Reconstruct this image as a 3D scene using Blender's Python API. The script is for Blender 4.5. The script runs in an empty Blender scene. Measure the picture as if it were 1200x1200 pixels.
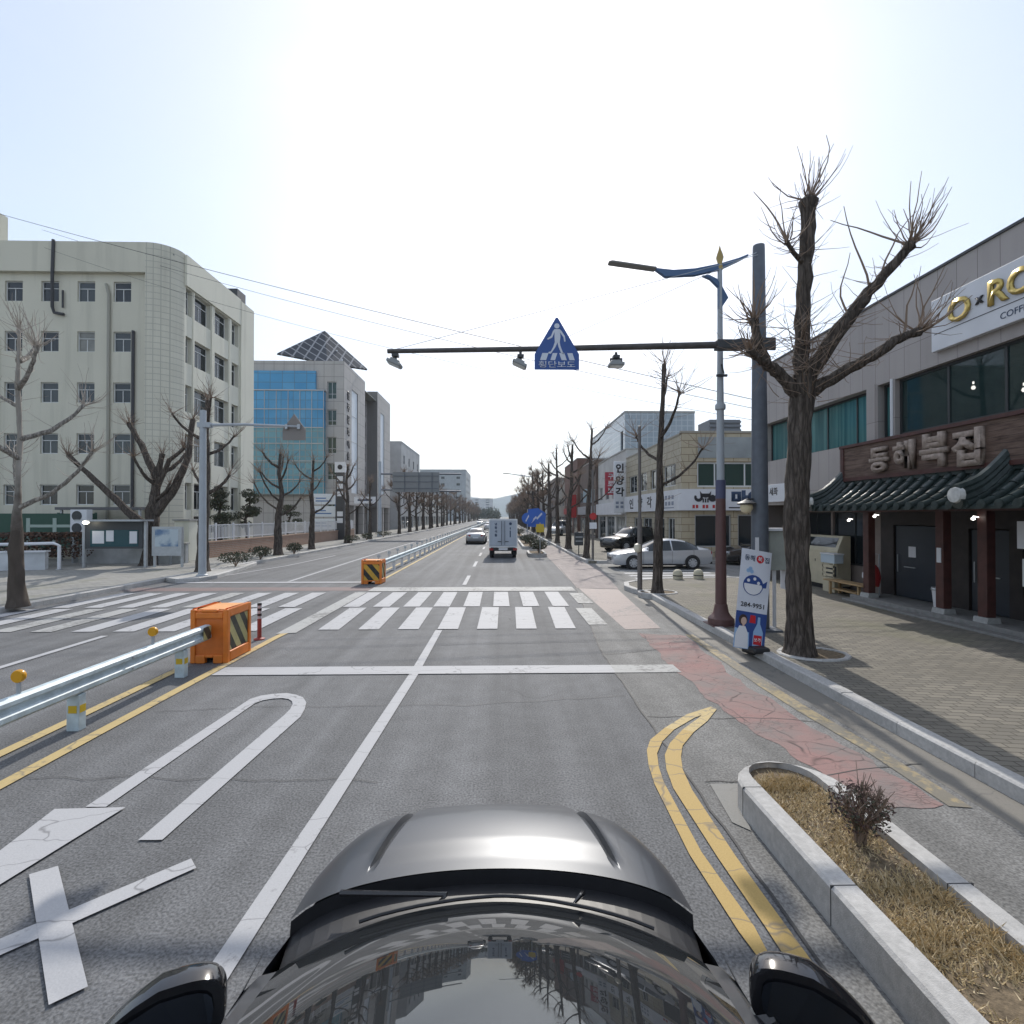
import bpy, bmesh, math, random
from mathutils import Vector, Matrix, noise as mnoise
C = bpy.context.scene.collection
sc = bpy.context.scene
R = math.radians

# ------------------------------------------------------------------ camera, sky, sun, exposure
YAW, PITCH, CAMH = R(1.2412), R(0.4775), 2.6
cam = bpy.data.objects.new("camera", bpy.data.cameras.new("camera"))
C.objects.link(cam); sc.camera = cam
cam.location = (0, 0, CAMH)
cam.rotation_euler = (R(90) + PITCH, 0, -YAW)
cam.data.lens = 18; cam.data.sensor_width = 36
cam.data.clip_start = 0.05; cam.data.clip_end = 20000

SUN_EL, SUN_AZ = R(38), R(5)      # azimuth: to the right of the road direction (+Y)
w = bpy.data.worlds.new("World"); sc.world = w; w.use_nodes = True
nt = w.node_tree; nt.nodes.clear()
sky = nt.nodes.new("ShaderNodeTexSky"); sky.sky_type = 'NISHITA'; sky.sun_disc = False
sky.sun_elevation = SUN_EL; sky.sun_rotation = SUN_AZ
sky.altitude = 0; sky.air_density = 1.0; sky.dust_density = 1.3; sky.ozone_density = 1.0
bg = nt.nodes.new("ShaderNodeBackground"); bg.inputs[1].default_value = 0.15
wo = nt.nodes.new("ShaderNodeOutputWorld")
# thin bright overcast veil over the clear sky, slightly streaky
_tc0 = nt.nodes.new("ShaderNodeTexCoord"); _mp = nt.nodes.new("ShaderNodeMapping"); _mp.inputs["Scale"].default_value = (1.2, 1.2, 3.0)
_nz = nt.nodes.new("ShaderNodeTexNoise"); _nz.inputs["Scale"].default_value = 1.6; _nz.inputs["Detail"].default_value = 6; _nz.inputs["Distortion"].default_value = .6
_mr = nt.nodes.new("ShaderNodeMapRange"); _mr.inputs[1].default_value = .3; _mr.inputs[2].default_value = .7; _mr.inputs[3].default_value = .42; _mr.inputs[4].default_value = .68
_mx = nt.nodes.new("ShaderNodeMix"); _mx.data_type = 'RGBA'; _mx.inputs[7].default_value = (3.75, 4.0, 4.4, 1)
nt.links.new(_tc0.outputs["Generated"], _mp.inputs[0]); nt.links.new(_mp.outputs[0], _nz.inputs["Vector"]); nt.links.new(_nz.outputs["Fac"], _mr.inputs[0])
nt.links.new(_mr.outputs[0], _mx.inputs[0]); nt.links.new(sky.outputs[0], _mx.inputs[6]); nt.links.new(_mx.outputs[2], bg.inputs[0]); nt.links.new(bg.outputs[0], wo.inputs[0])

sun = bpy.data.objects.new("sun", bpy.data.lights.new("sun", 'SUN')); C.objects.link(sun)
sun.data.energy = 2.5; sun.data.angle = R(0.6); sun.data.color = (1.0, 0.95, 0.87)
sd = Vector((math.sin(SUN_AZ) * math.cos(SUN_EL), math.cos(SUN_AZ) * math.cos(SUN_EL), math.sin(SUN_EL)))
sun.rotation_euler = sd.to_track_quat('Z', 'Y').to_euler(); sun.location = (20, 60, 60)

sc.view_settings.view_transform = 'Standard'; sc.view_settings.look = 'None'
sc.view_settings.gamma = 1; sc.view_settings.use_curve_mapping = False
sc.view_settings.exposure = 0.6
sc.render.engine = 'CYCLES'
sc.cycles.use_denoising = True
sc.cycles.max_bounces = 6; sc.cycles.diffuse_bounces = 3; sc.cycles.glossy_bounces = 3
sc.cycles.transmission_bounces = 2; sc.cycles.transparent_max_bounces = 4
sc.cycles.volume_bounces = 0
sc.cycles.caustics_reflective = False; sc.cycles.caustics_refractive = False

# ------------------------------------------------------------------ helpers
def G(px, py, z=0.0):
    """photo pixel -> world point on the horizontal plane z (used to survey the road markings)"""
    u, v = (px - 600) / 600, (600 - py) / 600
    f = Vector((math.sin(YAW) * math.cos(PITCH), math.cos(YAW) * math.cos(PITCH), math.sin(PITCH)))
    r = Vector((math.cos(YAW), -math.sin(YAW), 0)); up = r.cross(f)
    d = r * u + up * v + f
    t = (z - CAMH) / d.z
    return (d.x * t, d.y * t)

_mats = {}
def mat(name, color, rough=0.6, metal=0.0, spec=None, var=0.0, vscale=3.0, bump=0.0, bscale=40.0, emit=None, coat=0.0, var2=0.0, v2scale=0.4, ior=None):
    if name in _mats: return _mats[name]
    m = bpy.data.materials.new(name); _mats[name] = m; m.use_nodes = True
    n = m.node_tree.nodes; L = m.node_tree.links; b = n["Principled BSDF"]
    b.inputs["Base Color"].default_value = (*color, 1); b.inputs["Roughness"].default_value = rough
    b.inputs["Metallic"].default_value = metal
    if spec is not None: b.inputs["Specular IOR Level"].default_value = spec
    if ior: b.inputs["IOR"].default_value = ior
    if coat: b.inputs["Coat Weight"].default_value = coat; b.inputs["Coat Roughness"].default_value = 0.03
    if emit: b.inputs["Emission Color"].default_value = (*emit[0], 1); b.inputs["Emission Strength"].default_value = emit[1]
    if var or bump or var2:
        tc = n.new("ShaderNodeTexCoord")
        last = None
        for amt, s, det in ((var, vscale, 6), (var2, v2scale, 3)):
            if not amt: continue
            no = n.new("ShaderNodeTexNoise"); no.inputs["Scale"].default_value = s; no.inputs["Detail"].default_value = det
            L.new(tc.outputs["Object"], no.inputs["Vector"])
            mr = n.new("ShaderNodeMapRange"); mr.inputs[1].default_value = .3; mr.inputs[2].default_value = .7
            mr.inputs[3].default_value = 1 - amt; mr.inputs[4].default_value = 1 + amt
            L.new(no.outputs["Fac"], mr.inputs[0])
            if last is None: last = mr.outputs[0]
            else:
                mm = n.new("ShaderNodeMath"); mm.operation = 'MULTIPLY'
                L.new(last, mm.inputs[0]); L.new(mr.outputs[0], mm.inputs[1]); last = mm.outputs[0]
        if last is not None:
            mx = n.new("ShaderNodeVectorMath"); mx.operation = 'SCALE'
            mx.inputs[0].default_value = color; L.new(last, mx.inputs["Scale"])
            L.new(mx.outputs[0], b.inputs["Base Color"])
        if bump:
            no = n.new("ShaderNodeTexNoise"); no.inputs["Scale"].default_value = bscale; no.inputs["Detail"].default_value = 5
            L.new(tc.outputs["Object"], no.inputs["Vector"])
            bp = n.new("ShaderNodeBump"); bp.inputs["Strength"].default_value = bump; bp.inputs["Distance"].default_value = 0.02
            L.new(no.outputs["Fac"], bp.inputs["Height"]); L.new(bp.outputs[0], b.inputs["Normal"])
    return m

class NB:
    """tiny node-graph helper for the hand-made materials"""
    def __init__(s, name, rough=.8, spec=.5):
        s.m = bpy.data.materials.new(name); s.m.use_nodes = True; s.n = s.m.node_tree.nodes; s.L = s.m.node_tree.links
        s.b = s.n["Principled BSDF"]; s.b.inputs["Roughness"].default_value = rough; s.b.inputs["Specular IOR Level"].default_value = spec
        s.tc = s.n.new("ShaderNodeTexCoord").outputs["Object"]
    def put(s, v, sock):
        if isinstance(v, (int, float)): sock.default_value = v
        elif isinstance(v, tuple): sock.default_value = v if len(v) == len(sock.default_value) else (*v, 1)
        else: s.L.new(v, sock)
    def map(s, scale=(1, 1, 1), rot=(0, 0, 0), loc=(0, 0, 0), vec=None):
        k = s.n.new("ShaderNodeMapping"); s.L.new(vec or s.tc, k.inputs[0])
        k.inputs["Scale"].default_value = scale; k.inputs["Rotation"].default_value = rot; k.inputs["Location"].default_value = loc
        return k.outputs[0]
    def noise(s, scale, detail=4, vec=None, rough=.5, dist=0):
        k = s.n.new("ShaderNodeTexNoise"); s.L.new(vec or s.tc, k.inputs["Vector"])
        k.inputs["Scale"].default_value = scale; k.inputs["Detail"].default_value = detail; k.inputs["Roughness"].default_value = rough
        k.inputs["Distortion"].default_value = dist
        return k.outputs["Fac"]
    def noisecol(s, scale, vec=None):
        k = s.n.new("ShaderNodeTexNoise"); s.L.new(vec or s.tc, k.inputs["Vector"]); k.inputs["Scale"].default_value = scale
        return k.outputs["Color"]
    def voro(s, scale, feature='F1', vec=None, out="Distance"):
        k = s.n.new("ShaderNodeTexVoronoi"); k.feature = feature; s.L.new(vec or s.tc, k.inputs["Vector"]); k.inputs["Scale"].default_value = scale
        return k.outputs[out]
    def rng(s, v, a, b, c=0., d=1.):
        k = s.n.new("ShaderNodeMapRange"); s.put(v, k.inputs[0])
        for i, x in enumerate((a, b, c, d)): k.inputs[i + 1].default_value = x
        return k.outputs[0]
    def math(s, op, a, b=0.):
        k = s.n.new("ShaderNodeMath"); k.operation = op; s.put(a, k.inputs[0]); s.put(b, k.inputs[1]); return k.outputs[0]
    def mix(s, f, a, b, mode='MIX'):
        k = s.n.new("ShaderNodeMix"); k.data_type = 'RGBA'; k.blend_type = mode
        s.put(f, k.inputs[0]); s.put(a, k.inputs[6]); s.put(b, k.inputs[7]); return k.outputs[2]
    def vadd(s, a, b, k=.1):
        m = s.n.new("ShaderNodeVectorMath"); m.operation = 'SCALE'; s.L.new(b, m.inputs[0]); m.inputs["Scale"].default_value = k
        q = s.n.new("ShaderNodeVectorMath"); q.operation = 'ADD'; s.L.new(a, q.inputs[0]); s.L.new(m.outputs[0], q.inputs[1]); return q.outputs[0]
    def sep(s, vec=None):
        k = s.n.new("ShaderNodeSeparateXYZ"); s.L.new(vec or s.tc, k.inputs[0]); return k.outputs
    def brick(s, c1, c2, mortar, vec, scale=1., w=.2, h=.1, mort=.006, off=.5, bias=0.):
        k = s.n.new("ShaderNodeTexBrick"); s.L.new(vec, k.inputs["Vector"]); k.offset = off
        s.put(c1, k.inputs["Color1"]); s.put(c2, k.inputs["Color2"]); s.put(mortar, k.inputs["Mortar"])
        k.inputs["Scale"].default_value = scale; k.inputs["Mortar Size"].default_value = mort; k.inputs["Mortar Smooth"].default_value = .2
        k.inputs["Brick Width"].default_value = w; k.inputs["Row Height"].default_value = h; k.inputs["Bias"].default_value = bias
        return k.outputs["Color"], k.outputs["Fac"]
    def bump(s, h, strength=.3, dist=.02):
        k = s.n.new("ShaderNodeBump"); k.inputs["Strength"].default_value = strength; k.inputs["Distance"].default_value = dist
        s.put(h, k.inputs["Height"]); s.L.new(k.outputs[0], s.b.inputs["Normal"])
    def col(s, c): s.put(c, s.b.inputs["Base Color"]); return s.m

class MB:
    def __init__(s): s.v = []; s.f = []; s.sm = []; s.mi = []
    def add(s, vs, fs, smooth=False, mi=0):
        o = len(s.v); s.v += [tuple(p) for p in vs]
        for f in fs: s.f.append(tuple(i + o for i in f)); s.sm.append(smooth); s.mi.append(mi)
        return s
    def box(s, x0, x1, y0, y1, z0, z1, mi=0):
        vs = [(x, y, z) for z in (z0, z1) for y in (y0, y1) for x in (x0, x1)]
        return s.add(vs, [(0, 2, 3, 1), (4, 5, 7, 6), (0, 1, 5, 4), (2, 6, 7, 3), (0, 4, 6, 2), (1, 3, 7, 5)], mi=mi)
    def obox(s, c, size, rz=0, rx=0, ry=0, mi=0):
        M_ = Matrix.Translation(c) @ Matrix.Rotation(rz, 4, 'Z') @ Matrix.Rotation(ry, 4, 'Y') @ Matrix.Rotation(rx, 4, 'X')
        t = MB().box(-size[0]/2, size[0]/2, -size[1]/2, size[1]/2, -size[2]/2, size[2]/2)
        return s.add([M_ @ Vector(p) for p in t.v], t.f, mi=mi)
    def tube(s, pts, rad, n=8, cap=True, smooth=True, mi=0):
        pts = [Vector(p) for p in pts]
        if not isinstance(rad, (list, tuple)): rad = [rad] * len(pts)
        vs = []; up = None
        for i, p in enumerate(pts):
            t = (pts[min(i + 1, len(pts) - 1)] - pts[max(i - 1, 0)])
            t = t.normalized() if t.length > 1e-9 else Vector((0, 0, 1))
            if up is None: up = t.orthogonal().normalized()
            else:
                up = up - t * up.dot(t); up = up.normalized() if up.length > 1e-6 else t.orthogonal().normalized()
            b = t.cross(up)
            for k in range(n):
                a = 2 * math.pi * k / n
                vs.append(p + (up * math.cos(a) + b * math.sin(a)) * rad[i])
        fs = [(i*n+k, i*n+(k+1) % n, (i+1)*n+(k+1) % n, (i+1)*n+k) for i in range(len(pts)-1) for k in range(n)]
        s.add(vs, fs, smooth, mi)
        if cap:
            s.add(vs[:n], [tuple(reversed(range(n)))], False, mi); s.add(vs[-n:], [tuple(range(n))], False, mi)
        return s
    def lathe(s, prof, c=(0, 0, 0), n=16, smooth=True, axis='z', mi=0):
        vs = []
        for r, z in prof:
            for k in range(n):
                a = 2 * math.pi * k / n; x, y = r * math.cos(a), r * math.sin(a)
                p = (x, y, z) if axis == 'z' else ((z, x, y) if axis == 'x' else (y, z, x))
                vs.append((p[0] + c[0], p[1] + c[1], p[2] + c[2]))
        m = len(prof)
        fs = [(i*n+k, i*n+(k+1) % n, (i+1)*n+(k+1) % n, (i+1)*n+k) for i in range(m-1) for k in range(n)]
        s.add(vs, fs, smooth, mi)
        if prof[0][0] > 1e-4: s.add(vs[:n], [tuple(reversed(range(n)))], False, mi)
        if prof[-1][0] > 1e-4: s.add(vs[-n:], [tuple(range(n))], False, mi)
        return s
    def prism(s, poly, axis, a, b, mi=0):
        def P(p, t): return {'x': (t, p[0], p[1]), 'y': (p[0], t, p[1]), 'z': (p[0], p[1], t)}[axis]
        n = len(poly); vs = [P(p, a) for p in poly] + [P(p, b) for p in poly]
        fs = [tuple(reversed(range(n))), tuple(range(n, 2*n))] + [(i, (i+1) % n, n+(i+1) % n, n+i) for i in range(n)]
        return s.add(vs, fs, mi=mi)
    def sheet(s, poly, z, mi=0):
        if .01 < z < .02: s.k = getattr(s, 'k', 0) + 1; z += (s.k % 11)*.00035
        return s.add([(p[0], p[1], z) for p in poly], [tuple(range(len(poly)))], mi=mi)
    def ribbon(s, pts, w, z, mi=0):
        if .01 < z < .02: s.k = getattr(s, 'k', 0) + 1; z += (s.k % 11)*.00035 + .00017
        P = [Vector(p) for p in pts]; vs = []
        for i, p in enumerate(P):
            t = (P[min(i+1, len(P)-1)] - P[max(i-1, 0)]).normalized(); nn = Vector((-t.y, t.x)) * w / 2
            vs += [(p.x+nn.x, p.y+nn.y, z), (p.x-nn.x, p.y-nn.y, z)]
        return s.add(vs, [(2*i, 2*i+1, 2*i+3, 2*i+2) for i in range(len(P)-1)], mi=mi)
    def quad(s, a, b, c, d, mi=0, smooth=False): return s.add([a, b, c, d], [(0, 1, 2, 3)], smooth, mi)
    def xform(s, M_):
        s.v = [tuple(M_ @ Vector(p)) for p in s.v]; return s
    def build(s, name, m, parent=None, world=True, bev=0, fix=True, sub=0):
        off = ORG.get(parent.name, Vector()) if (parent is not None and world) else Vector()
        me = bpy.data.meshes.new(name)
        me.from_pydata([(p[0]-off.x, p[1]-off.y, p[2]-off.z) for p in s.v], [], s.f)
        me.polygons.foreach_set("use_smooth", s.sm); me.polygons.foreach_set("material_index", s.mi)
        for k in (m if isinstance(m, (list, tuple)) else [m]): me.materials.append(k)
        if fix:
            bm = bmesh.new(); bm.from_mesh(me)
            bmesh.ops.remove_doubles(bm, verts=bm.verts, dist=1e-5)
            bmesh.ops.recalc_face_normals(bm, faces=bm.faces); bm.to_mesh(me); bm.free()
        if any(s.sm): me.set_sharp_from_angle(angle=R(38))
        o = bpy.data.objects.new(name, me); C.objects.link(o)
        if parent is not None: o.parent = parent; ORG[o.name] = off.copy()
        if bev:
            md = o.modifiers.new("bevel", 'BEVEL'); md.width = bev; md.segments = 2; md.limit_method = 'ANGLE'; md.angle_limit = R(40)
        return o
ORG = {}

def thing(name, label, cat, loc=(0, 0, 0), rz=0, group=None):
    o = bpy.data.objects.new(name, None); C.objects.link(o); o.empty_display_size = .2
    o.location = loc; o.rotation_euler = (0, 0, rz); ORG[o.name] = Vector(loc)
    return tag(o, label, cat, group)
def tag(o, label, cat, group=None):
    o["label"] = label; o["category"] = cat
    if group: o["group"] = group
    return o
def struct(o): o["kind"] = "structure"; return o
def stuff(o): o["kind"] = "stuff"; return o
KIDS = {}
def dup(root, loc, rz=0, label=None, group=None, scale=None):
    def cp(o, par):
        c = o.copy(); C.objects.link(c)
        if par is not None: c.parent = par
        for ch in KIDS.setdefault(o.name, list(o.children)): cp(ch, c)
        return c
    c = cp(root, None); c.location = loc; c.rotation_euler = (0, 0, rz)
    if label: c["label"] = label
    if group: c["group"] = group
    if scale: c.scale = (scale, scale, scale)
    return c

_tc = bpy.data.curves.new("lettering", 'FONT'); _to = bpy.data.objects.new("lettering", _tc); C.objects.link(_to)
def text(body, size, loc, xd, yd, m, parent, name="lettering", ext=.004, bold=0., width=None, align='CENTER'):
    """letters as real (thin) geometry; centred on loc, xd = reading direction, yd = up"""
    _tc.body = body; _tc.size = 1; _tc.offset = bold; _tc.extrude = 0; _tc.resolution_u = 3
    me = bpy.data.meshes.new_from_object(_to)
    xs = [v.co.x for v in me.vertices]; ys = [v.co.y for v in me.vertices]
    h = max(ys) - min(ys); sx = sy = size / h
    if width: sx = width / (max(xs) - min(xs))
    cx = (max(xs) + min(xs)) / 2 if align == 'CENTER' else min(xs)
    cy = (max(ys) + min(ys)) / 2
    xd = Vector(xd).normalized(); yd = Vector(yd).normalized(); nd = xd.cross(yd)
    off = ORG.get(parent.name, Vector())
    bm = bmesh.new(); bm.from_mesh(me)
    r = bmesh.ops.extrude_face_region(bm, geom=bm.faces[:])
    for v in bm.verts: v.co.z = 0
    for e in r["geom"]:
        if isinstance(e, bmesh.types.BMVert): e.co.z = ext
    for v in bm.verts:
        p = v.co.copy()
        v.co = Vector(loc) - off + xd * ((p.x - cx) * sx) + yd * ((p.y - cy) * sy) + nd * p.z
    bmesh.ops.recalc_face_normals(bm, faces=bm.faces)
    bm.to_mesh(me); bm.free(); me.materials.clear(); me.materials.append(m); me.name = name
    o = bpy.data.objects.new(name, me); C.objects.link(o); o.parent = parent; ORG[o.name] = off.copy()
    return o

def wall(mb, p0, u, L, z0, z1, ops=(), depth=.15, mi=0):
    """flat wall from p0 along unit dir u with real openings (u0,u1,za,zb); outward normal = (u.y,-u.x)"""
    nx, ny = u[1], -u[0]
    us = sorted({0., L, *[o[0] for o in ops], *[o[1] for o in ops]}); us = [a for a in us if -1e-6 <= a <= L + 1e-6]
    zs = sorted({z0, z1, *[o[2] for o in ops], *[o[3] for o in ops]})
    def P(a, z, d=0): return (p0[0] + u[0]*a - nx*d, p0[1] + u[1]*a - ny*d, z)
    for i in range(len(us)-1):
        for j in range(len(zs)-1):
            ca, cz = (us[i]+us[i+1])/2, (zs[j]+zs[j+1])/2
            if any(o[0] < ca < o[1] and o[2] < cz < o[3] for o in ops): continue
            mb.quad(P(us[i], zs[j]), P(us[i+1], zs[j]), P(us[i+1], zs[j+1]), P(us[i], zs[j+1]), mi)
    for a, b, c, d in ops:
        mb.quad(P(a, c), P(a, d), P(a, d, depth), P(a, c, depth), mi); mb.quad(P(b, c), P(b, c, depth), P(b, d, depth), P(b, d), mi)
        mb.quad(P(a, c), P(a, c, depth), P(b, c, depth), P(b, c), mi); mb.quad(P(a, d), P(b, d), P(b, d, depth), P(a, d, depth), mi)

_win = {}
def window(parent, p0, u, op, fm, gm, depth=.12, fw=.05, mull=(), trans=(), name="window"):
    """framed window set into opening op; frame mesh and glass pane are shared between equal windows"""
    W, H = op[1]-op[0], op[3]-op[2]
    key = (round(W, 3), round(H, 3), fm.name, gm.name, fw, tuple(mull), tuple(trans))
    off = ORG.get(parent.name, Vector())
    x, y = p0[0] + u[0]*op[0] + (-u[1])*depth, p0[1] + u[1]*op[0] + u[0]*depth
    if key not in _win:
        f = MB(); d = .06
        f.box(0, fw, -d/2, d/2, 0, H); f.box(W-fw, W, -d/2, d/2, 0, H); f.box(fw, W-fw, -d/2, d/2, 0, fw); f.box(fw, W-fw, -d/2, d/2, H-fw, H)
        for t in trans: f.box(fw, W-fw, -d/2+.005, d/2-.005, t*H-fw*.4, t*H+fw*.4)
        for q in mull:
            a, lo, hi = q if isinstance(q, tuple) else (q, 0, 1)
            f.box(a*W-fw*.4, a*W+fw*.4, -d/2+.008, d/2-.008, lo*H+fw*.9, hi*H-fw*.9)
        fo = f.build(name, fm, None, fix=False)
        g = MB().quad((fw*.5, 0.004, fw*.5), (W-fw*.5, 0.004, fw*.5), (W-fw*.5, 0.004, H-fw*.5), (fw*.5, 0.004, H-fw*.5)).build("pane", gm, fo, world=False, fix=False)
        _win[key] = (fo.data, g.data); o, gl = fo, g
    else:
        o = bpy.data.objects.new(name, _win[key][0]); C.objects.link(o)
        gl = bpy.data.objects.new("pane", _win[key][1]); C.objects.link(gl); gl.parent = o
    o.parent = parent; o.location = (x - off.x, y - off.y, op[2] - off.z); o.rotation_euler = (0, 0, math.atan2(u[1], u[0]))
    return o

# ------------------------------------------------------------------ materials
def m_asphalt(name, base, speck=.5, patch=.18):
    k = NB(name, .82, .35)
    n1 = k.noise(52, 2); n2 = k.noise(.35, 4); n3 = k.noise(3.5, 5); st = k.noise(1.0, 3, k.map((2.2, .05, 1)))
    v = k.math('MULTIPLY', k.rng(n1, .32, .68, 1-speck, 1+speck), k.rng(n2, .3, .7, 1-patch, 1+patch))
    v = k.math('MULTIPLY', v, k.rng(n3, .3, .7, .9, 1.1)); v = k.math('MULTIPLY', v, k.rng(st, .3, .7, .74, 1.16))
    cr = k.voro(.22, 'DISTANCE_TO_EDGE', k.vadd(k.tc, k.noisecol(1.1), 1.1))
    fine = k.rng(cr, 0, .0035, .55, 1); cm = k.rng(k.noise(.12, 2), .5, .58, 0, 1)
    v = k.math('MULTIPLY', v, k.math('ADD', k.math('MULTIPLY', fine, cm), k.math('SUBTRACT', 1, cm)))
    mx = k.n.new("ShaderNodeVectorMath"); mx.operation = 'SCALE'; mx.inputs[0].default_value = base; k.L.new(v, mx.inputs["Scale"])
    k.bump(n1, .5, .01)
    return k.col(mx.outputs[0])
ASPH = m_asphalt("road_asphalt", (.137, .139, .143), .40, .13)
OLD = m_asphalt("old_asphalt", (.185, .182, .175), .35, .14)
def m_paint(name, color, under, wear=.35, crackw=.012, cs=1.7):
    k = NB(name, .7, .3)
    n = k.noise(9, 6, rough=.7); n2 = k.noise(.9, 3); fine = k.noise(75, 2)
    cr = k.voro(cs, 'DISTANCE_TO_EDGE', k.vadd(k.map((.35, 1.2, 1)), k.noisecol(3), .25))
    f = k.math('ADD', k.rng(n, .3, .7, -.5, .5), k.rng(n2, .3, .7, -.4, .4))
    f = k.rng(f, .75 - wear - .12, .75 - wear + .25, 0, .85)
    f = k.math('MAXIMUM', f, k.rng(cr, 0, crackw, .7, 0))
    c = k.mix(k.rng(fine, .3, .7, 0, .22), color, tuple(x*.55 for x in color))
    k.bump(fine, .3, .006)
    return k.col(k.mix(f, c, under))
WHITE = m_paint("white_road_paint", (.43, .43, .44), (.13, .13, .132), .27)
WORN = m_paint("worn_white_paint", (.38, .38, .37), (.165, .162, .158), .62)
YELL = m_paint("yellow_road_paint", (.46, .32, .115), (.14, .13, .12), .05, .02, 1.9)
YGHOST_ = m_paint("ghost_yellow_paint", (.36, .29, .17), (.175, .165, .145), .86)
YWORN = m_paint("worn_yellow_paint", (.52, .40, .19), (.16, .15, .135), .42)
def m_red():
    k = NB("red_cycle_paving", .85, .3)
    cr = k.voro(3.6, 'DISTANCE_TO_EDGE', k.vadd(k.map((.6, 1.25, 1)), k.noisecol(2.2), .35))
    cr2 = k.voro(1.1, 'DISTANCE_TO_EDGE', k.vadd(k.tc, k.noisecol(1.5), .4))
    n = k.noise(1.3, 5); f = k.noise(80, 2)
    c = k.mix(k.rng(n, .3, .7), (.33, .19, .175), (.27, .205, .19))
    c = k.mix(k.rng(f, .3, .7, 0, .35), c, (.2, .12, .11))
    c = k.mix(k.rng(k.noise(1.0, 6, None, .7), .46, .62, 0, .8), c, (.21, .19, .18))
    wv = k.rng(k.noise(1.7, 4), .35, .65, .1, 1.); wv2 = k.rng(k.noise(5.0, 3), .35, .6, .15, 1.)
    d = k.math('MAXIMUM', k.math('MULTIPLY', k.rng(cr, .0, .03, .75, 0), k.math('MULTIPLY', wv, wv2)), k.math('MULTIPLY', k.rng(cr2, 0, .014, .85, 0), wv2))
    cr3 = k.voro(11, 'DISTANCE_TO_EDGE', k.vadd(k.map((.5, 1.3, 1)), k.noisecol(4), .3)); d = k.math('MAXIMUM', d, k.math('MULTIPLY', k.rng(cr3, 0, .05, .55, 0), k.rng(k.noise(1.2, 3), .5, .62, 0, 1)))
    k.bump(k.math('SUBTRACT', 1, d), .5, .01)
    return k.col(k.mix(d, c, (.045, .04, .04)))
RED = m_red()
def m_pink():
    k = NB("faded_pink_surface", .85, .3)
    n = k.noise(2.2, 6, k.map((1, .35, 1)), .7); f = k.noise(70, 2)
    c = k.mix(k.rng(n, .35, .65), (.37, .315, .295), (.25, .22, .21))
    return k.col(k.mix(k.rng(f, .3, .7, 0, .3), c, (.16, .14, .13)))
PINK = m_pink()
def m_pavers(name, c1, c2, mort, w_, h_, off=.5, rot=0., dirt=.35, ms=.007):
    k = NB(name, .85, .3)
    vec = k.map((1, 1, 1), (0, 0, rot))
    vec = k.vadd(vec, k.noisecol(1.1), .05)
    c, f = k.brick(c1, c2, mort, vec, 1, w_, h_, ms, off)
    n = k.noise(.7, 5); n2 = k.noise(55, 2)
    c = k.mix(k.rng(n, .35, .7, 0, dirt), c, tuple(x*.5 for x in c1)); c = k.mix(k.rng(n2, .3, .7, 0, .3), c, tuple(x*.6 for x in c1))
    g = k.rng(k.noise(.4, 3), .56, .7, 0, .4)
    c = k.mix(g, c, (.15, .15, .085))
    k.bump(k.math('ADD', f, k.math('MULTIPLY', n2, -.3)), .5, -.012)
    return k.col(c)
PAVE = m_pavers("grey_block_paving", (.285, .26, .215), (.175, .163, .14), (.07, .065, .055), .22, .11, .5, R(8), .55, .009)
PAVEL = m_pavers("pale_block_paving", (.36, .35, .325), (.27, .265, .25), (.13, .13, .12), .3, .15)
STONE = mat("granite_kerb", (.43, .42, .405), .75, var=.14, vscale=25, bump=.25, bscale=120, var2=.16, v2scale=1.2)
CONC = mat("concrete", (.36, .35, .33), .85, var=.12, vscale=9, bump=.2, bscale=60, var2=.12, v2scale=.7)
SOIL = mat("dry_soil", (.16, .12, .075), .95, var=.4, vscale=20, bump=.8, bscale=30)
LAND = mat("far_ground", (.17, .165, .14), .95, var=.2, vscale=.05)
def m_bark(name, c1, c2, sc_=1.):
    k = NB(name, .92, .25)
    v = k.map((14*sc_, 14*sc_, 2.2*sc_)); n = k.noise(1, 6, v, .65, .6); b = k.voro(.8, 'DISTANCE_TO_EDGE', k.vadd(v, k.noisecol(1.4, v), 1.2))
    c = k.mix(k.rng(n, .35, .68), c1, c2); c = k.mix(k.rng(b, 0, .16, .6, 0), c, tuple(x*.35 for x in c1))
    k.bump(k.math('ADD', k.rng(b, 0, .3), n), .9, .03)
    return k.col(c)
BARK = m_bark("dark_bark", (.062, .050, .041), (.165, .138, .118))
BARKG = m_bark("grey_bark", (.085, .07, .058), (.19, .165, .14))
BARKW = m_bark("pale_bark", (.20, .18, .155), (.42, .39, .35))
TWIG = mat("twig_bark", (.24, .175, .13), .85)
TWIGW = mat("pale_twig_bark", (.38, .33, .28), .85)
STEEL = mat("weathered_steel", (.115, .13, .155), .5, .25, var=.12, vscale=6, bump=.05)
DSTEEL = mat("dark_steel", (.055, .058, .062), .5, .3, var=.2, vscale=8)
CHW = mat("bright_alloy", (.58, .59, .61), .35, .35)
YGHOST = None
GALV = mat("galvanised_steel", (.40, .42, .44), .42, .55, var=.08, vscale=8)
BLUEP = mat("blue_lamp_paint", (.055, .115, .23), .4)
MAROON = mat("red_brown_pole_paint", (.105, .052, .048), .5, var=.12, vscale=5)
POLEG = mat("light_grey_pole_paint", (.36, .39, .42), .45, var=.06)
SIGNB = mat("sign_blue", (.028, .085, .30), .42)
SIGNW = mat("sign_white", (.62, .66, .74), .42)
BLACK = mat("black_plastic", (.018, .018, .02), .45, var=.15, vscale=12)
RUBBER = mat("tyre_rubber", (.02, .02, .021), .85)
WHT = mat("white_board", (.66, .67, .70), .45, var=.05, vscale=1.5)
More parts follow.
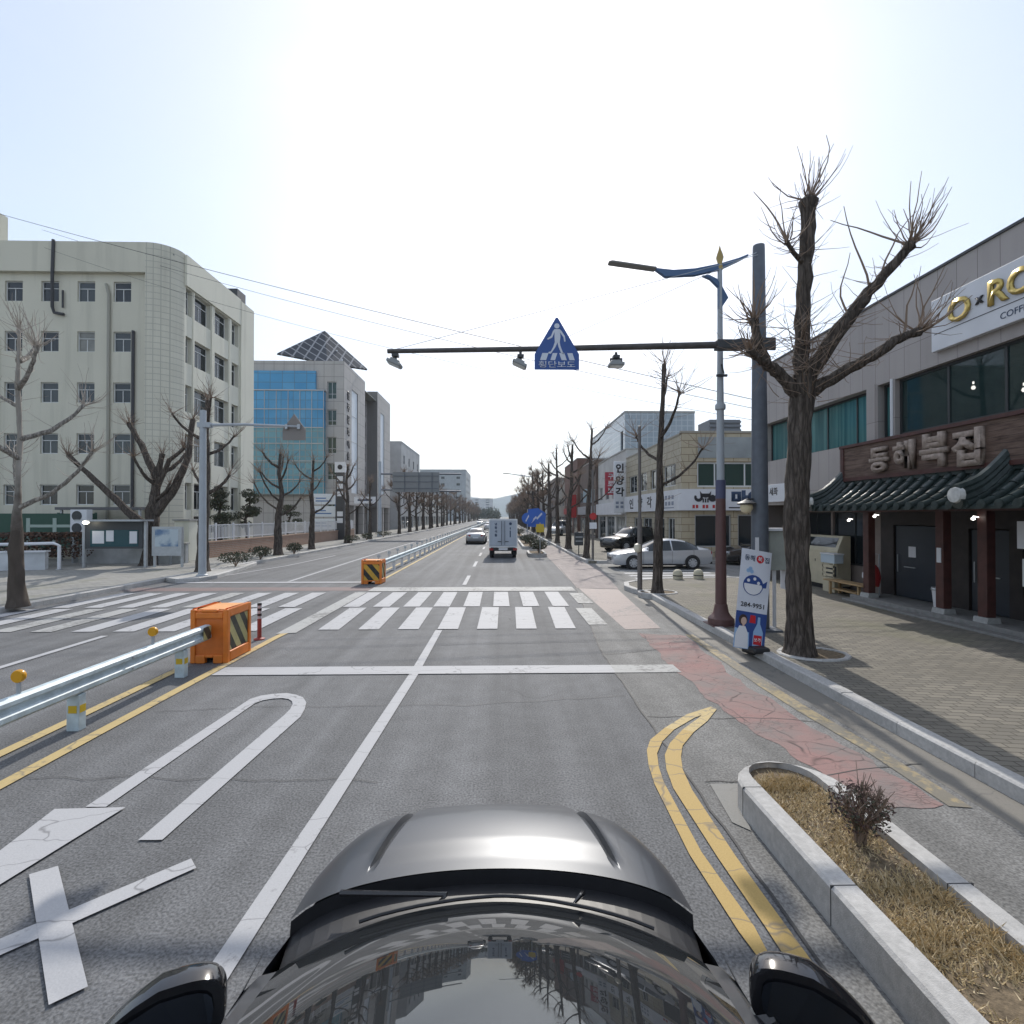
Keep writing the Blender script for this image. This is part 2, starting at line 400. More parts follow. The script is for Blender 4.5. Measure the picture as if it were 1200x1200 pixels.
DARKG = mat("dark_window_glass", (.018, .024, .028), .04, spec=.55); DARKG2 = mat("dusty_window_glass", (.05, .06, .065), .12, spec=.5); BLINDG = mat("blind_behind_glass", (.20, .20, .18), .15, spec=.5, var=.2, vscale=2)
GLS = random.Random(14)
def anyglass(): return GLS.choice([DARKG, DARKG, DARKG, DARKG2, DARKG2, BLINDG])
ORANGE = mat("orange_plastic", (.72, .20, .025), .42, var=.1, vscale=5, bump=.05, bscale=14, var2=.08, v2scale=1.5)
AMBER = mat("amber_reflector", (.62, .30, .012), .25)
def m_stripes(name, a, b, freq, ang, axis):
    k = NB(name, .5, .4); s_ = k.sep()
    p = k.math('ADD', k.math('MULTIPLY', s_[axis], math.cos(ang)), k.math('MULTIPLY', s_[2], math.sin(ang)))
    f = k.math('GREATER_THAN', k.math('FRACT', k.math('MULTIPLY', p, freq)), .5)
    return k.col(k.mix(k.rng(k.noise(8, 4), .4, .75, 0, .35), k.mix(f, a, b), (.16, .14, .1)))
HATCH_X = m_stripes("black_yellow_hatch", (.02, .02, .02), (.62, .36, .04), 3.0, R(40), 0)
HATCH_Y = m_stripes("faded_yellow_hatch", (.05, .05, .035), (.50, .45, .20), 3.6, R(35), 1)
def dim(c, k): return tuple(x*k for x in c)

# ------------------------------------------------------------------ the setting: ground, roads, markings, pavements
KX, LX = 4.7, -13.3          # right and left kerb lines
m = MB(); m.sheet([(-3600, -400), (3600, -400), (3600, 5600), (-3600, 5600)], -0.03); struct(m.build("ground", LAND))
m = MB(); m.sheet([(LX-.1, -40), (KX+.1, -40), (KX+.1, 21), (90, 21), (90, 29.6), (KX+.1, 29.6), (KX+.1, 900), (LX-.1, 900)], 0.0)
struct(m.build("road", ASPH))
m = MB(); m.sheet([(1.86, -40), (KX, -40), (KX, 17), (5.2, 19.6), (90, 20.4), (90, 30.0), (5.3, 28.5), (KX, 27), (3.0, 27), (2.75, 19), (2.5, 16), (1.93, 10), (1.86, 6)], .004)
struct(m.build("old_road_surface", OLD))
m = MB(); m.sheet([(2.9, 27.02), (KX, 27.02), (KX, 400), (2.9, 400)], .004); struct(m.build("cycle_path", OLD))
m = MB()
pr = [G(*p) for p in ((748, 742), (804, 746), (870, 800), (960, 858), (1040, 906), (1106, 944), (1042, 947), (972, 913), (917, 879), (868, 846), (825, 815), (785, 780))]
rgj = random.Random(4)
def ragged(poly, amp, step=.12):
    """worn, uneven outline of an old surfacing"""
    out = []
    for a, b in zip(poly, poly[1:] + poly[:1]):
        a, b = Vector(a), Vector(b); n = max(1, int((b-a).length/step)); t = (b-a).normalized(); nn = Vector((-t.y, t.x))
        for i in range(n): p = a.lerp(b, i/n) + nn*amp*(mnoise.noise(Vector((a.x+i*.31, a.y+i*.17, 1.3)))*1.6 + rgj.uniform(-.3, .3)); out.append((p.x, p.y))
    return out
m.sheet(ragged(pr, .055), .008); struct(m.build("red_cycle_path", RED))
m = MB(); m.sheet([(2.75, 18.5), (4.2, 18.2), (4.75, 24), (4.6, 30), (4.5, 45), (3.0, 45), (2.95, 30)], .009); struct(m.build("pink_cycle_path", PINK))
m = MB(); m.sheet([(2.85, 11.7), (3.7, 11.8), (4.15, 18.1), (2.8, 18.4)], .009)
struct(m.build("pink_junction_surface", m_paint("worn_pink_surface", (.33, .27, .25), (.19, .18, .175), .5)))
m = MB(); m.sheet([(-13.2, 18.0), (-4.6, 18.0), (-4.6, 18.9), (-13.2, 18.9)], .005)
struct(m.build("red_road_band", m_paint("worn_red_paint", (.21, .155, .148), (.14, .14, .142), .6)))
# gutters beside the kerb
m = MB(); m.sheet([(KX-.42, -30), (KX+.02, -30), (KX+.02, 16.5), (KX-.42, 16.5)], .006); struct(m.build("gutter", m_paint("gutter_concrete", (.22, .205, .18), (.14, .135, .125), .42, .006, .8)))

wm = MB(); wn = MB(); ym = MB(); yw = MB()
PZ = .012
def rect(mb, x0, x1, y0, y1, z=PZ): mb.sheet([(x0, y0), (x1, y0), (x1, y1), (x0, y1)], z)
# lane line to the stop line and crossing, then dashes
rp = [(-1.63, 1.5), (-1.60, 3.0), (-1.52, 5.5), (-1.43, 8.43), (-1.41, 11.7)]
wm.ribbon(rp, .15, PZ)
y = 19.4
while y < 330:
    rect(wm, -1.46, -1.31, y, y+3.0); y += 7.0
rect(wm, -4.72, 1.9, 8.46, 8.9); rect(wn, 1.9, 3.0, 8.46, 8.9)                    # stop line
rng = random.Random(3)
for i in range(7):                                                               # near crossing row
    x = -4.17 + .905*i; wm.sheet([(x, 11.8), (x+.47, 11.8), (x+.47-.1+.03*i, 14.6), (x-.1+.03*i, 14.6)], PZ)
for i in range(8):
    x = -4.52 + .86*i; wm.sheet([(x, 14.75), (x+.47, 14.75), (x+.46, 17.55), (x-.01, 17.55)], PZ)
for i in range(9):                                                               # far carriageway
    x = -6.0 - .905*i; mb = wm if rng.random() < .8 else wn
    mb.sheet([(x, 11.7), (x+.47, 11.7), (x+.42, 14.55), (x-.05, 14.55)], PZ)
    mb = wm if rng.random() < .75 else wn
    if i < 8: mb.sheet([(x-.35, 14.75), (x+.12, 14.75), (x+.08, 17.5), (x-.39, 17.5)], PZ)
wn.sheet([(-4.95, 11.4), (-4.55, 11.5), (-4.55, 17.6), (-4.95, 17.6)], PZ)
rect(wn, 2.1, 2.55, 12.2, 14.4); rect(wn, 2.3, 2.75, 15.2, 17.2)
rect(wn, -4.6, 2.6, 17.75, 18.75)                                                 # broad worn line beyond
rect(wm, -12.6, -5.0, 20.1, 20.45)                                                # opposite stop line
rect(wm, -8.65, -8.5, -20, 11.3); wm.ribbon([(-8.4, 20.5), (-8.7, 40), (-8.7, 60)], .15, PZ)
y = 64
while y < 300: rect(wm, -8.75, -8.6, y, y+3); y += 7
wm.ribbon([(-12.0, 22.5), (-11.2, 27), (-10.9, 34)], .14, PZ); rect(wn, -12.72, -12.6, -20, 11)
# side-street crossing, seen edge-on in front of the silver car
for i in range(6):
    y0 = 21.0 + i*.95; wm.sheet([(5.6, y0), (9.6, y0+.12), (9.6, y0+.57), (5.6, y0+.45)], PZ) if i not in (3,) else wn.sheet([(5.6, y0), (9.6, y0+.12), (9.6, y0+.57), (5.6, y0+.45)], PZ)
# U-turn arrow and the crossed arrow in the left lane
U = [(100, 947), (293, 820), (306, 816), (320, 814), (336, 813), (347, 815), (355, 818), (359, 824), (357, 832), (352, 841), (190, 986)]
I = [(124, 947), (298, 825.5), (308, 821.5), (320, 819.5), (331, 819), (338, 820), (342, 822.5), (343, 826), (340, 832), (333, 839), (162, 986)]
U = [G(*p) for p in U]; I = [G(*p) for p in I]
for i in range(len(U)-1): wm.add([(*U[i], PZ), (*U[i+1], PZ), (*I[i+1], PZ), (*I[i], PZ)], [(0, 1, 2, 3)])
wm.sheet([G(64, 950), G(147, 948), G(-66, 1080), G(-60, 1045)], PZ+.001)
for q in (((224, 1008), (230, 1019), (-40, 1140), (-60, 1128)), ((34, 1027), (68, 1017), (103, 1159), (57, 1181))): wm.sheet([G(*p) for p in q], PZ+.002 + .001*(q[0][0] < 100))
struct(wm.build("white_road_markings", WHITE)); struct(wn.build("worn_road_markings", WORN))
# yellow: median edges and the double line swinging out round the planter
yw.ribbon([(-4.82, -20), (-4.82, 4), (-4.81, 11), (-4.7, 13.2)], .15, PZ); yw.ribbon([(-5.46, -20), (-5.46, 9.0)], .15, PZ)
rect(yw, -4.9, -4.76, 20.5, 140); rect(yw, -5.6, -5.46, 20.5, 140)
for pl, pr_ in ((((833, 829), (805, 838), (779, 854), (762, 868), (758, 880), (760, 898), (767, 920), (808, 1003), (866, 1094), (893, 1130)), ((840, 832), (814, 842), (790, 856), (776, 870), (770, 884), (772, 900), (778, 918), (822, 1000), (884, 1088), (903, 1124))),
               (((833, 829), (818, 843), (800, 856), (785, 872), (779, 886), (781, 903), (789, 925), (842, 1008), (896, 1087), (934, 1146)), ((840, 832), (829, 846), (813, 859), (800, 875), (798, 888), (800, 903), (811, 927), (862, 1005), (916, 1080), (968, 1152)))):
    A = [G(*p) for p in pl]; B = [G(*p) for p in pr_]
    A.append((A[-1][0] + .02, -20)); B.append((B[-1][0] + .02, -20))
    zz = PZ + (.0012 if pl[1][0] > 810 else 0)
    for i in range(len(A)-1): (yw if i < 2 else ym).add([(*A[i], zz), (*B[i], zz), (*B[i+1], zz), (*A[i+1], zz)], [(0, 1, 2, 3)])
yg = MB(); yg.sheet([G(*p) for p in ((803, 744), (812, 744), (904, 803), (950, 832), (1020, 872), (1140, 948), (1112, 946), (1010, 878), (935, 834), (890, 805))], PZ-.0015); struct(yg.build('ghost_yellow_line', YGHOST_))
struct(ym.build("yellow_road_markings", YELL)); struct(yw.build("worn_yellow_markings", YWORN))
# manhole-ish repair slab by the planter
m = MB(); m.sheet([G(*p) for p in ((832, 920), (866, 920), (880, 975), (858, 965))], .011); struct(m.build("road_repair_slab", m_paint("repair_slab_concrete", (.24, .235, .22), (.18, .178, .17), .3)))

# pavements
SZ = .15
corner = [(4.72, 16.4), (4.45, 17.2), (4.35, 18.0), (4.55, 18.9), (5.3, 19.7), (6.4, 20.15), (8.0, 20.4), (40, 20.9)]
m = MB(); P = [(KX+.18, -40)] + [(x+.17, y) for x, y in corner[:3]] + [(4.72, 18.85), (5.38, 19.53)] + [(x, y-.17) for x, y in corner[5:]] + [(40, -40)]
m.prism(P, 'z', -.02, SZ); struct(m.build("pavement", PAVE))
m = MB(); m.prism([(KX+.18, 28.2), (5.6, 28.05), (60, 29.0), (60, 900), (KX+.18, 900)], 'z', -.02, SZ); struct(m.build("pavement", PAVE))
m = MB(); m.prism([(LX-.18, -40), (LX-.18, 18.0), (LX-.18, 900), (-70, 900), (-70, -40)], 'z', -.02, SZ); struct(m.build("pavement", PAVEL))
def kerb(line, inner, name, w_=.18, z=.165, block=1.0, mt=STONE):
    """kerb stones about a metre long laid end to end; inner = side the stone lies on (+1 left)"""
    mb = MB(); pts = [Vector(p) for p in line]; rg = random.Random(5)
    for a, b in zip(pts, pts[1:]):
        L = (b-a).length; n = max(1, round(L/block)); t = (b-a)/L; nn = Vector((-t.y, t.x))*inner*w_
        for i in range(n):
            p, q = a + t*(L*i/n + .004), a + t*(L*(i+1)/n - .004); dz = rg.uniform(-.004, .004); j = t.normalized()*0
            e = Vector((-t.y, t.x))*inner*.018
            base = [p, q, q+nn, p+nn]; top = [p+e, q+e, q+nn, p+nn]
            vs = [(*v, -.02) for v in base] + [(*v, z-.02+dz) for v in base[:2]] + [(*v, z+dz) for v in top]
            mb.add(vs, [(0, 1, 5, 4), (4, 5, 7, 6), (6, 7, 8, 9), (3, 9, 8, 2), (0, 4, 6, 9, 3), (1, 2, 8, 7, 5)])
    return struct(mb.build(name, mt, fix=False))
kerb([(KX, -20), (KX, 5), (KX, 15), (4.72, 16.4)], -1, "kerb")
kerb(corner, -1, "kerb", block=.7)
kerb([(60, 28.85), (8, 28.1), (5.4, 28.0), (4.75, 28.6), (4.62, 31), (4.6, 60), (4.55, 200), (4.55, 500)][::-1], 1, "kerb", block=1.6)
kerb([(LX, -20), (LX, 60), (LX+.1, 200), (LX+.1, 500)], 1, "kerb", block=1.6)
# kerbed tip of land at the left crossing
tip = [(-12.95, 27.5), (-12.2, 24), (-11.8, 21.6), (-11.95, 20.6), (-12.6, 20.2), (-13.25, 20.6)]
m = MB(); m.prism([(x-.1, y+.05) for x, y in tip], 'z', -.01, .16); struct(m.build("pavement_island", CONC))
kerb(tip[::-1], 1, "kerb", block=.8)
# tar seam where the old surface meets the newer lane, and stray transverse cracks
m = MB(); sl = [(1.86, -6), (1.85, 3), (1.86, 6), (1.93, 10), (2.5, 16), (2.75, 19), (3.0, 27)]
pts = []
for a, b in zip(sl, sl[1:]):
    n = max(2, int(math.hypot(b[0]-a[0], b[1]-a[1])/.25))
    for i in range(n): t = i/n; pts.append((a[0]+(b[0]-a[0])*t + rgj.uniform(-.012, .012), a[1]+(b[1]-a[1])*t))
m.ribbon(pts, .022, .0095)
for (xa, xb, y0, dy) in ((-4.6, 1.8, 6.9, .3), (1.9, 4.2, 6.6, -.25), (-4.7, -1.2, 5.2, -.2), (1.9, 3.0, 9.6, .3), (-1.2, 1.8, 10.3, .2), (1.9, 4.5, 13.0, .4), (2.0, 4.4, 4.95, .12)):
    pts = []; y_ = y0; n = int((xb-xa)/.12)
    for i in range(n+1): y_ += rgj.uniform(-.035, .035) + dy/n; pts.append((xa+(xb-xa)*i/n, y_))
    if xa > 1: m.ribbon(pts, .014, .0097)
    else: m.ribbon(pts, .008, .0097)
struct(m.build("tar_seams", mat("tar_seam", (.035, .035, .036), .7)))
# tree pits: ring kerb and soil
def pit(x, y, r, r2=None):
    m = MB(); n = 14; r2 = r2 or r*.8
    ring = [(x + r*math.cos(2*math.pi*i/n), y + r2*math.sin(2*math.pi*i/n)) for i in range(n+1)]
    m.sheet(ring[:-1], SZ+.006); struct(m.build("tree_pit_soil", SOIL))
    k = kerb(ring, 1, "tree_pit_kerb", .09, .175, .45)
pit(5.55, 9.0, .62); pit(5.05, 16.4, .65)

# mountains: one terrain mesh far down the road
def hills():
    m = MB(); nx, ny = 90, 10; vs = []
    for j in range(ny):
        for i in range(nx):
            x = -3200 + 6400*i/(nx-1); y = 3000 + 260*j
            t = math.sin(math.pi*min(1, (j+.02)/(ny-1)))
            h = 100 + 78*math.exp(-((x-230)/330)**2) + 60*math.exp(-((x+900)/500)**2) + 46*math.exp(-((x+330)/170)**2) + 70*math.exp(-((x-1200)/600)**2)
            h += 60*mnoise.fractal(Vector((x*.0016, y*.002, 3)), 1, 2, 5)
            vs.append((x, y, h*t*1.0 - 2))
    m.add(vs, [(j*nx+i, j*nx+i+1, (j+1)*nx+i+1, (j+1)*nx+i) for j in range(ny-1) for i in range(nx-1)], True)
    return struct(m.build("hills", mat("forest_hillside", (.05, .065, .045), .95, var=.4, vscale=.01)))
hills()
# the air itself: even pale haze round the whole scene
m = MB(); m.box(-3700, 3700, -450, 5700, -1.1, 262)
hz = bpy.data.materials.new("haze_air"); hz.use_nodes = True; _n = hz.node_tree.nodes; _n.clear()
_v = _n.new("ShaderNodeVolumePrincipled"); _v.inputs["Color"].default_value = (.72, .85, 1.0, 1); _v.inputs["Density"].default_value = .0002; _v.inputs["Anisotropy"].default_value = .2
_o = _n.new("ShaderNodeOutputMaterial"); hz.node_tree.links.new(_v.outputs[0], _o.inputs["Volume"])
stuff(m.build("haze", hz))

# ------------------------------------------------------------------ buildings
def comb(k, order, scale=(1, 1)):
    s_ = k.sep(); c = k.n.new("ShaderNodeCombineXYZ")
    k.L.new(s_[order[0]], c.inputs[0]); k.L.new(s_[order[1]], c.inputs[1]); return c.outputs[0]
def m_tiles(name, c1, c2, mort, order, w_, h_, off=0., ms=.008, dirt=.25, rough=.6, streak=.25):
    k = NB(name, rough, .4); v = comb(k, order)
    c, f = k.brick(c1, c2, mort, v, 1, w_, h_, ms, off)
    c = k.mix(k.rng(k.noise(.5, 5), .4, .75, 0, dirt), c, dim(c1, .55))
    st = k.noise(1, 4, k.map((2.5, 2.5, .16)))
    c = k.mix(k.rng(st, .5, .75, 0, streak), c, dim(c1, .5))
    k.bump(f, .35, -.008)
    return k.col(c)
PANEL = m_tiles("grey_stone_panels", (.405, .37, .352), (.365, .333, .318), (.13, .115, .11), (1, 2), .5, 1.72, 0, .006)
def m_stucco(name, c):
    k = NB(name, .85, .3); st = k.noise(1, 5, k.map((1.6, 1.6, .10)), .6); n = k.noise(.35, 4); f = k.noise(30, 3)
    q = k.mix(k.rng(st, .52, .75, 0, .42), c, (c[0]*.55, c[1]*.56, c[2]*.55)); q = k.mix(k.rng(n, .4, .7, 0, .22), q, dim(c, .7))
    k.bump(f, .15, .01); return k.col(q)
CREAM = m_stucco("cream_stucco", (.62, .595, .495)); CREAM2 = m_stucco("pale_cream_stucco", (.70, .68, .58))
CTILE = m_tiles("cream_corner_tiles", (.62, .595, .495), (.585, .56, .465), (.43, .415, .35), (0, 2), .35, .36, 0, .022, .15)
TEAL = NB("teal_curtained_glass", .06, .6)
TEAL = TEAL.col(TEAL.mix(TEAL.rng(TEAL.noise(1, 3, TEAL.map((7, 7, .25))), .35, .7), (.03, .11, .115), (.10, .24, .235)))
SEEG = mat("shopfront_glass", (.018, .045, .045), .03, spec=.65)
SEEG.node_tree.nodes["Principled BSDF"].inputs["Alpha"].default_value = .72
FRW = mat("white_window_frame", (.62, .63, .62), .5); FRD = mat("dark_window_frame", (.03, .033, .035), .45); FRA = mat("aluminium_frame", (.42, .43, .44), .45, .3)
ROOFG = mat("flat_roof_membrane", (.30, .31, .28), .9, var=.15)
WOODS = NB("weathered_sign_boards", .7, .35)
_v = WOODS.map((1, 1.2, 9)); _n = WOODS.noise(1.6, 6, _v, .65, .4)
_c = WOODS.mix(WOODS.rng(_n, .3, .7), (.055, .032, .024), (.20, .135, .105))
_z = WOODS.math('FRACT', WOODS.math('MULTIPLY', WOODS.sep()[2], 7.4))
WOODS = WOODS.col(WOODS.mix(WOODS.rng(_z, .0, .1, .85, 0), _c, (.015, .01, .009)))
WOODP = mat("dark_red_post_paint", (.075, .027, .022), .5, var=.25, vscale=6)
WOODB = mat("bench_wood", (.36, .24, .12), .6, var=.25, vscale=7)
GIWA = mat("black_green_roof_tile", (.032, .045, .043), .32, var=.35, vscale=7, bump=.15, bscale=30)
GIWAW = mat("white_lime_plaster", (.55, .55, .53), .8, var=.2, vscale=12)
LETTER = mat("carved_letter_wood", (.30, .235, .195), .65, var=.3, vscale=12)
GOLD = mat("brass_letters", (.55, .41, .13), .28, .75)
INK = mat("black_sign_lettering", (.02, .02, .024), .5); NAVY = mat("navy_sign_lettering", (.02, .045, .10), .5)
REDL = mat("red_sign_lettering", (.42, .03, .03), .5)
LAMP = mat("lit_bulb", (1, 1, 1), .4, emit=((1, .96, .88), 2.5))

# ---- right: two-storey stone-clad building with the tiled restaurant front
FX, FY = 10.2, 19.7
rb = thing("restaurant_building", "two storey grey stone-clad building with a tiled restaurant porch, white cafe sign and teal windows", "building", (FX, FY, 0))
u = (0, -1); LN = 34.0
ops2 = [(.12, 5.65, 4.68, 6.14), (6.07, 6.62, 4.68, 6.14), (6.68, 33.5, 4.68, 6.14)]
m = MB(); wall(m, (FX, FY), u, LN, 3.02, 8.36, ops2, .35)
m.quad((FX, FY, 3.02), (FX, FY-LN, 3.02), (11.6, FY-LN, 3.02), (11.6, FY, 3.02))
wall(m, (24, FY), (-1, 0), 24-FX, 0, 8.36); m.quad((FX, FY-LN, 0), (24, FY-LN, 0), (24, FY-LN, 8.36), (FX, FY-LN, 8.36)); m.quad((24, FY, 0), (24, FY-LN, 0), (24, FY-LN, 8.36), (24, FY, 8.36))
m.build("wall", PANEL, rb, fix=False)
m = MB(); m.box(FX+.005, 23.9, FY-LN+.1, FY-.1, 8.2, 8.3); m.build("roof", ROOFG, rb)
m = MB(); m.box(FX-.035, FX+.15, FY-LN, FY+.03, 8.362, 8.42); m.build("roof_coping", DSTEEL, rb)
m = MB(); m.box(FX-.02, FX+.3, 13.68, 14.0, 4.6, 6.2); m.build("pilaster", PANEL, rb)
window(rb, (FX, FY), u, ops2[0], FRD, TEAL, .3, .06, [.28, .615, .86])
window(rb, (FX, FY), u, ops2[1], FRD, TEAL, .22, .07)
window(rb, (FX, FY), u, ops2[2], FRD, SEEG, .16, .07, [.0535, .104, .154, .21, .27, .33, .39, .45, .52, .6, .7, .8, .9])
m = MB(); m.tube([(FX-.02, 13.1, 4.55), (FX-.02, 13.1, 6.18)], .035, 8); m.build("drainpipe", WHT, rb)
# room behind the cafe glass with its pendant lamps
m = MB(); m.quad((14.5, 13.0, 4.5), (14.5, -14, 4.5), (14.5, -14, 6.6), (14.5, 13.0, 6.6)); m.quad((FX+.4, 13.0, 4.62), (FX+.4, -14, 4.62), (14.5, -14, 4.62), (14.5, 13, 4.62)); m.quad((FX+.4, 13, 6.5), (14.5, 13, 6.5), (14.5, -14, 6.5), (FX+.4, -14, 6.5)); m.quad((FX+.4, 13.02, 4.62), (14.5, 13.02, 4.62), (14.5, 13.02, 6.5), (FX+.4, 13.02, 6.5))
m.build("cafe_interior", mat("cafe_walls", (.16, .15, .135), .8, var=.3, vscale=2), rb, fix=False)
for (x, y_, z) in ((11.6, 12.3, 5.75), (12.4, 11.0, 5.95), (11.2, 10.7, 5.3), (13.2, 12.0, 5.6)):
    m = MB(); m.lathe([(0.001, .06), (.03, .05), (.045, 0), (.03, -.03), (.001, -.04)], (x, y_, z), 10); m.tube([(x, y_, z+.1), (x, y_, z+.16)], .02, 5); m.build("pendant_lamp", LAMP, rb)
# white cafe sign
cs = MB(); cs.box(FX-.14, FX-.01, 4.6, 11.72, 6.42, 7.62); csb = cs.build("cafe_signboard", WHT, rb, bev=.01)
m = MB(); m.box(FX-.146, FX-.139, 4.7, 11.64, 6.80, 6.815); m.build("sign_rule", INK, csb)
text("O", .52, (FX-.143, 10.97, 7.14), (0, -1, 0), (0, 0, 1), GOLD, csb, ext=.05, bold=.02)
text("x", .15, (FX-.143, 10.5, 7.14), (0, -1, 0), (0, 0, 1), INK, csb, ext=.03, bold=.03)
text("RO", .52, (FX-.143, 9.82, 7.16), (0, -1, 0), (0, 0, 1), GOLD, csb, ext=.05, bold=.025)
text("COFFEE", .13, (FX-.143, 9.75, 6.62), (0, -1, 0), (0, 0, 1), NAVY, csb)
# wooden restaurant sign
m = MB(); m.box(FX-.22, FX-.005, 3.2, 14.75, 3.66, 4.56); sb = m.build("wooden_signboard", WOODS, rb)
m = MB(); m.box(FX-.27, FX-.002, 3.2, 14.82, 4.562, 4.64); m.box(FX-.25, FX-.221, 14.66, 14.80, 3.62, 4.56); m.box(FX-.25, FX-.221, 3.2, 14.655, 3.60, 3.70); m.build("sign_frame", WOODP, sb)
for ch, yy, s_, zz in (("동", 13.2, .66, 4.08), ("해", 12.37, .72, 4.1), ("복", 11.5, .78, 4.12), ("집", 10.66, .8, 4.06)):
    text(ch, s_, (FX-.225, yy, zz), (0, -1, -.0), (0, 0, 1), LETTER, sb, ext=.11, bold=.042)
# small white sign at the corner
m = MB(); m.box(FX-.1, FX-.005, 17.3, 19.55, 3.13, 3.78); s2 = m.build("shop_sign", WHT, rb, bev=.01)
text("세화", .3, (FX-.102, 18.75, 3.52), (0, -1, 0), (0, 0, 1), INK, s2, bold=.02)
# ground floor: recessed shop front
GX = 11.5
ops0 = [(.3, 2.1, 1.0, 2.75), (2.2, 4.2, 1.0, 2.75)]
m = MB(); wall(m, (GX, FY), u, 4.45, 0, 3.02, ops0, .15); m.build("shop_wall", mat("shop_wall_render", (.24, .20, .18), .8, var=.15), rb, fix=False)
for o in ops0: window(rb, (GX, FY), u, o, FRD, DARKG, .1, .05, [.5])
m = MB(); m.box(GX-.35, GX-.01, 15.3, 19.6, 2.78, 2.98); m.build("shop_fascia", mat("faded_red_fascia", (.24, .09, .075), .6, var=.2), rb)
m = MB(); m.box(10.32, 11.6, -6, 14.95, .1, .3); m.box(10.05, 10.32, -6, 14.9, .1, .2); m.build("porch_step", mat("porch_stone", (.23, .225, .215), .8, var=.15, vscale=8), rb, bev=.012)
opsr = [(.5, 2.1, .3, 2.35), (2.9, 3.9, .3, 2.3), (4.2, 7.5, .8, 2.3), (8.2, 12, .8, 2.3)]
m = MB(); wall(m, (11.45, 15.2), u, 21, .3, 3.02, opsr, .12); m.build("restaurant_wall", mat("dark_timber_wall", (.03, .023, .021), .6, var=.3, vscale=4), rb, fix=False)
def door(op, name, lab=None):
    s0, s1 = op[0], op[1]; y1, y0 = 15.2-s0, 15.2-s1
    m = MB(); m.box(11.50, 11.55, y0+.03, y1-.03, op[2]+.01, op[3]-.03); d = m.build("door", mat("blue_grey_steel_door", (.032, .04, .052), .4, var=.08), rb)
    m = MB(); m.box(11.47, 11.499, y1-.75, y1-.35, 1.15, 1.18); m.tube([(11.46, y1-.14, 1.0), (11.46, y1-.14, 1.5)], .015, 6); m.build("handle", GALV, d)
    m = MB(); m.box(11.49, 11.499, (y0+y1)/2+.05, (y0+y1)/2+.3, 1.45, 1.75); m.build("paper_notice", WHT, d)
    return d
door(opsr[0], "door"); door(opsr[1], "door")
for o in opsr[2:]: window(rb, (11.45, 15.2), u, o, WOODP, DARKG, .08, .07, [.33, .66])
for yy in (14.42, 11.96, 10.88, 8.4, 5.8):
    m = MB(); m.box(10.42, 10.62, yy-.11, yy+.11, .42, 2.95); p_ = m.build("post", WOODP, rb, bev=.01)
    m = MB(); m.prism([(10.34, .2), (10.70, .2), (10.65, .419), (10.39, .419)], 'y', yy-.17, yy+.17); m.build("post_base", mat("post_stone", (.36, .36, .35), .8, var=.15, vscale=15), p_)
m = MB(); m.box(10.40, 10.64, 4.5, 14.95, 2.72, 2.95); m.box(9.35, 10.4, 4.5, 14.95, 2.82, 2.86); m.build("porch_beam", WOODP, rb)
for yy, zz in ((13.9, 2.6), (10.95, 2.55), (14.95, 2.48)):
    m = MB(); m.lathe([(.001, .035), (.035, .02), (.04, -.02), (.001, -.04)], (10.30, yy, zz), 10); m.tube([(10.42, yy, zz+.03), (10.30, yy, zz+.05)], .012, 5); m.build("porch_lamp", LAMP, rb)
m = MB(); m.box(10.405, 10.418, 11.90, 12.02, 1.5, 1.85); m.box(10.40, 10.418, 9.2, 10.1, 1.95, 2.5); m.box(10.40, 10.418, 9.2, 10.0, 1.2, 1.75); m.build("paper_notice", WHT, rb)
# giwa tile canopy
E0, E1, ER = (9.12, 2.80), (10.12, 3.58), None
def slope(t, lift=0.): # t 0 eave .. 1 top, slightly concave
    return (E0[0] + (E1[0]-E0[0])*t, E0[1] + (E1[1]-E0[1])*t - .09*math.sin(math.pi*t) + lift)
m = MB(); ya, yb = 4.5, 14.85
for i in range(6):
    a, b = slope(i/6), slope((i+1)/6)
    m.add([(a[0], ya, a[1]), (a[0], yb, a[1]), (b[0], yb, b[1]), (b[0], ya, b[1]), (a[0], ya, a[1]-.06), (a[0], yb, a[1]-.06), (b[0], yb, b[1]-.06), (b[0], ya, b[1]-.06)], [(0, 1, 2, 3), (4, 7, 6, 5), (0, 4, 5, 1), (0, 3, 7, 4), (1, 5, 6, 2)])
rows = []
yy = ya + .15; rgt = random.Random(8)
while yy < yb - .05:
    for i in range(5):                                                          # overlapping cover tiles
        pa, pb = slope(i/5 - .01, .045), slope((i+1)/5 + .03, .025); r0 = .078 + rgt.uniform(-.004, .004); jy = rgt.uniform(-.008, .008)
        m.tube([(pa[0], yy+jy, pa[1]), (pb[0], yy+jy, pb[1])], [r0, r0*.9], 10)
    m.lathe([(.001, -.035), (.088, -.03), (.088, .01), (.001, .012)], (E0[0]-.03, yy, E0[1]+.035), 12, axis='x')
    yy += .345
cn = m.build("tiled_canopy", GIWA, rb, fix=False)
def hip(y, name="hip_ridge"):
    m = MB()
    for k, (r_, z_) in enumerate(((.15, .06), (.12, .2), (.10, .31))):
        pts = [(slope(t)[0] - .05, y, slope(t)[1] + z_ + .16*max(0, .35-t)) for t in (1.0, .8, .6, .4, .2, .0, -.08)]
        m.tube(pts, r_, 8)
    h = m.build(name, GIWA, cn, fix=False)
    m = MB(); m.lathe([(.001, -.1), (.15, -.08), (.17, .02), (.08, .06), (.001, .07)], (E0[0]-.10, y, E0[1]+.22), 12, axis='x'); m.build("ridge_end", GIWAW, h)
hip(14.78); hip(9.92)
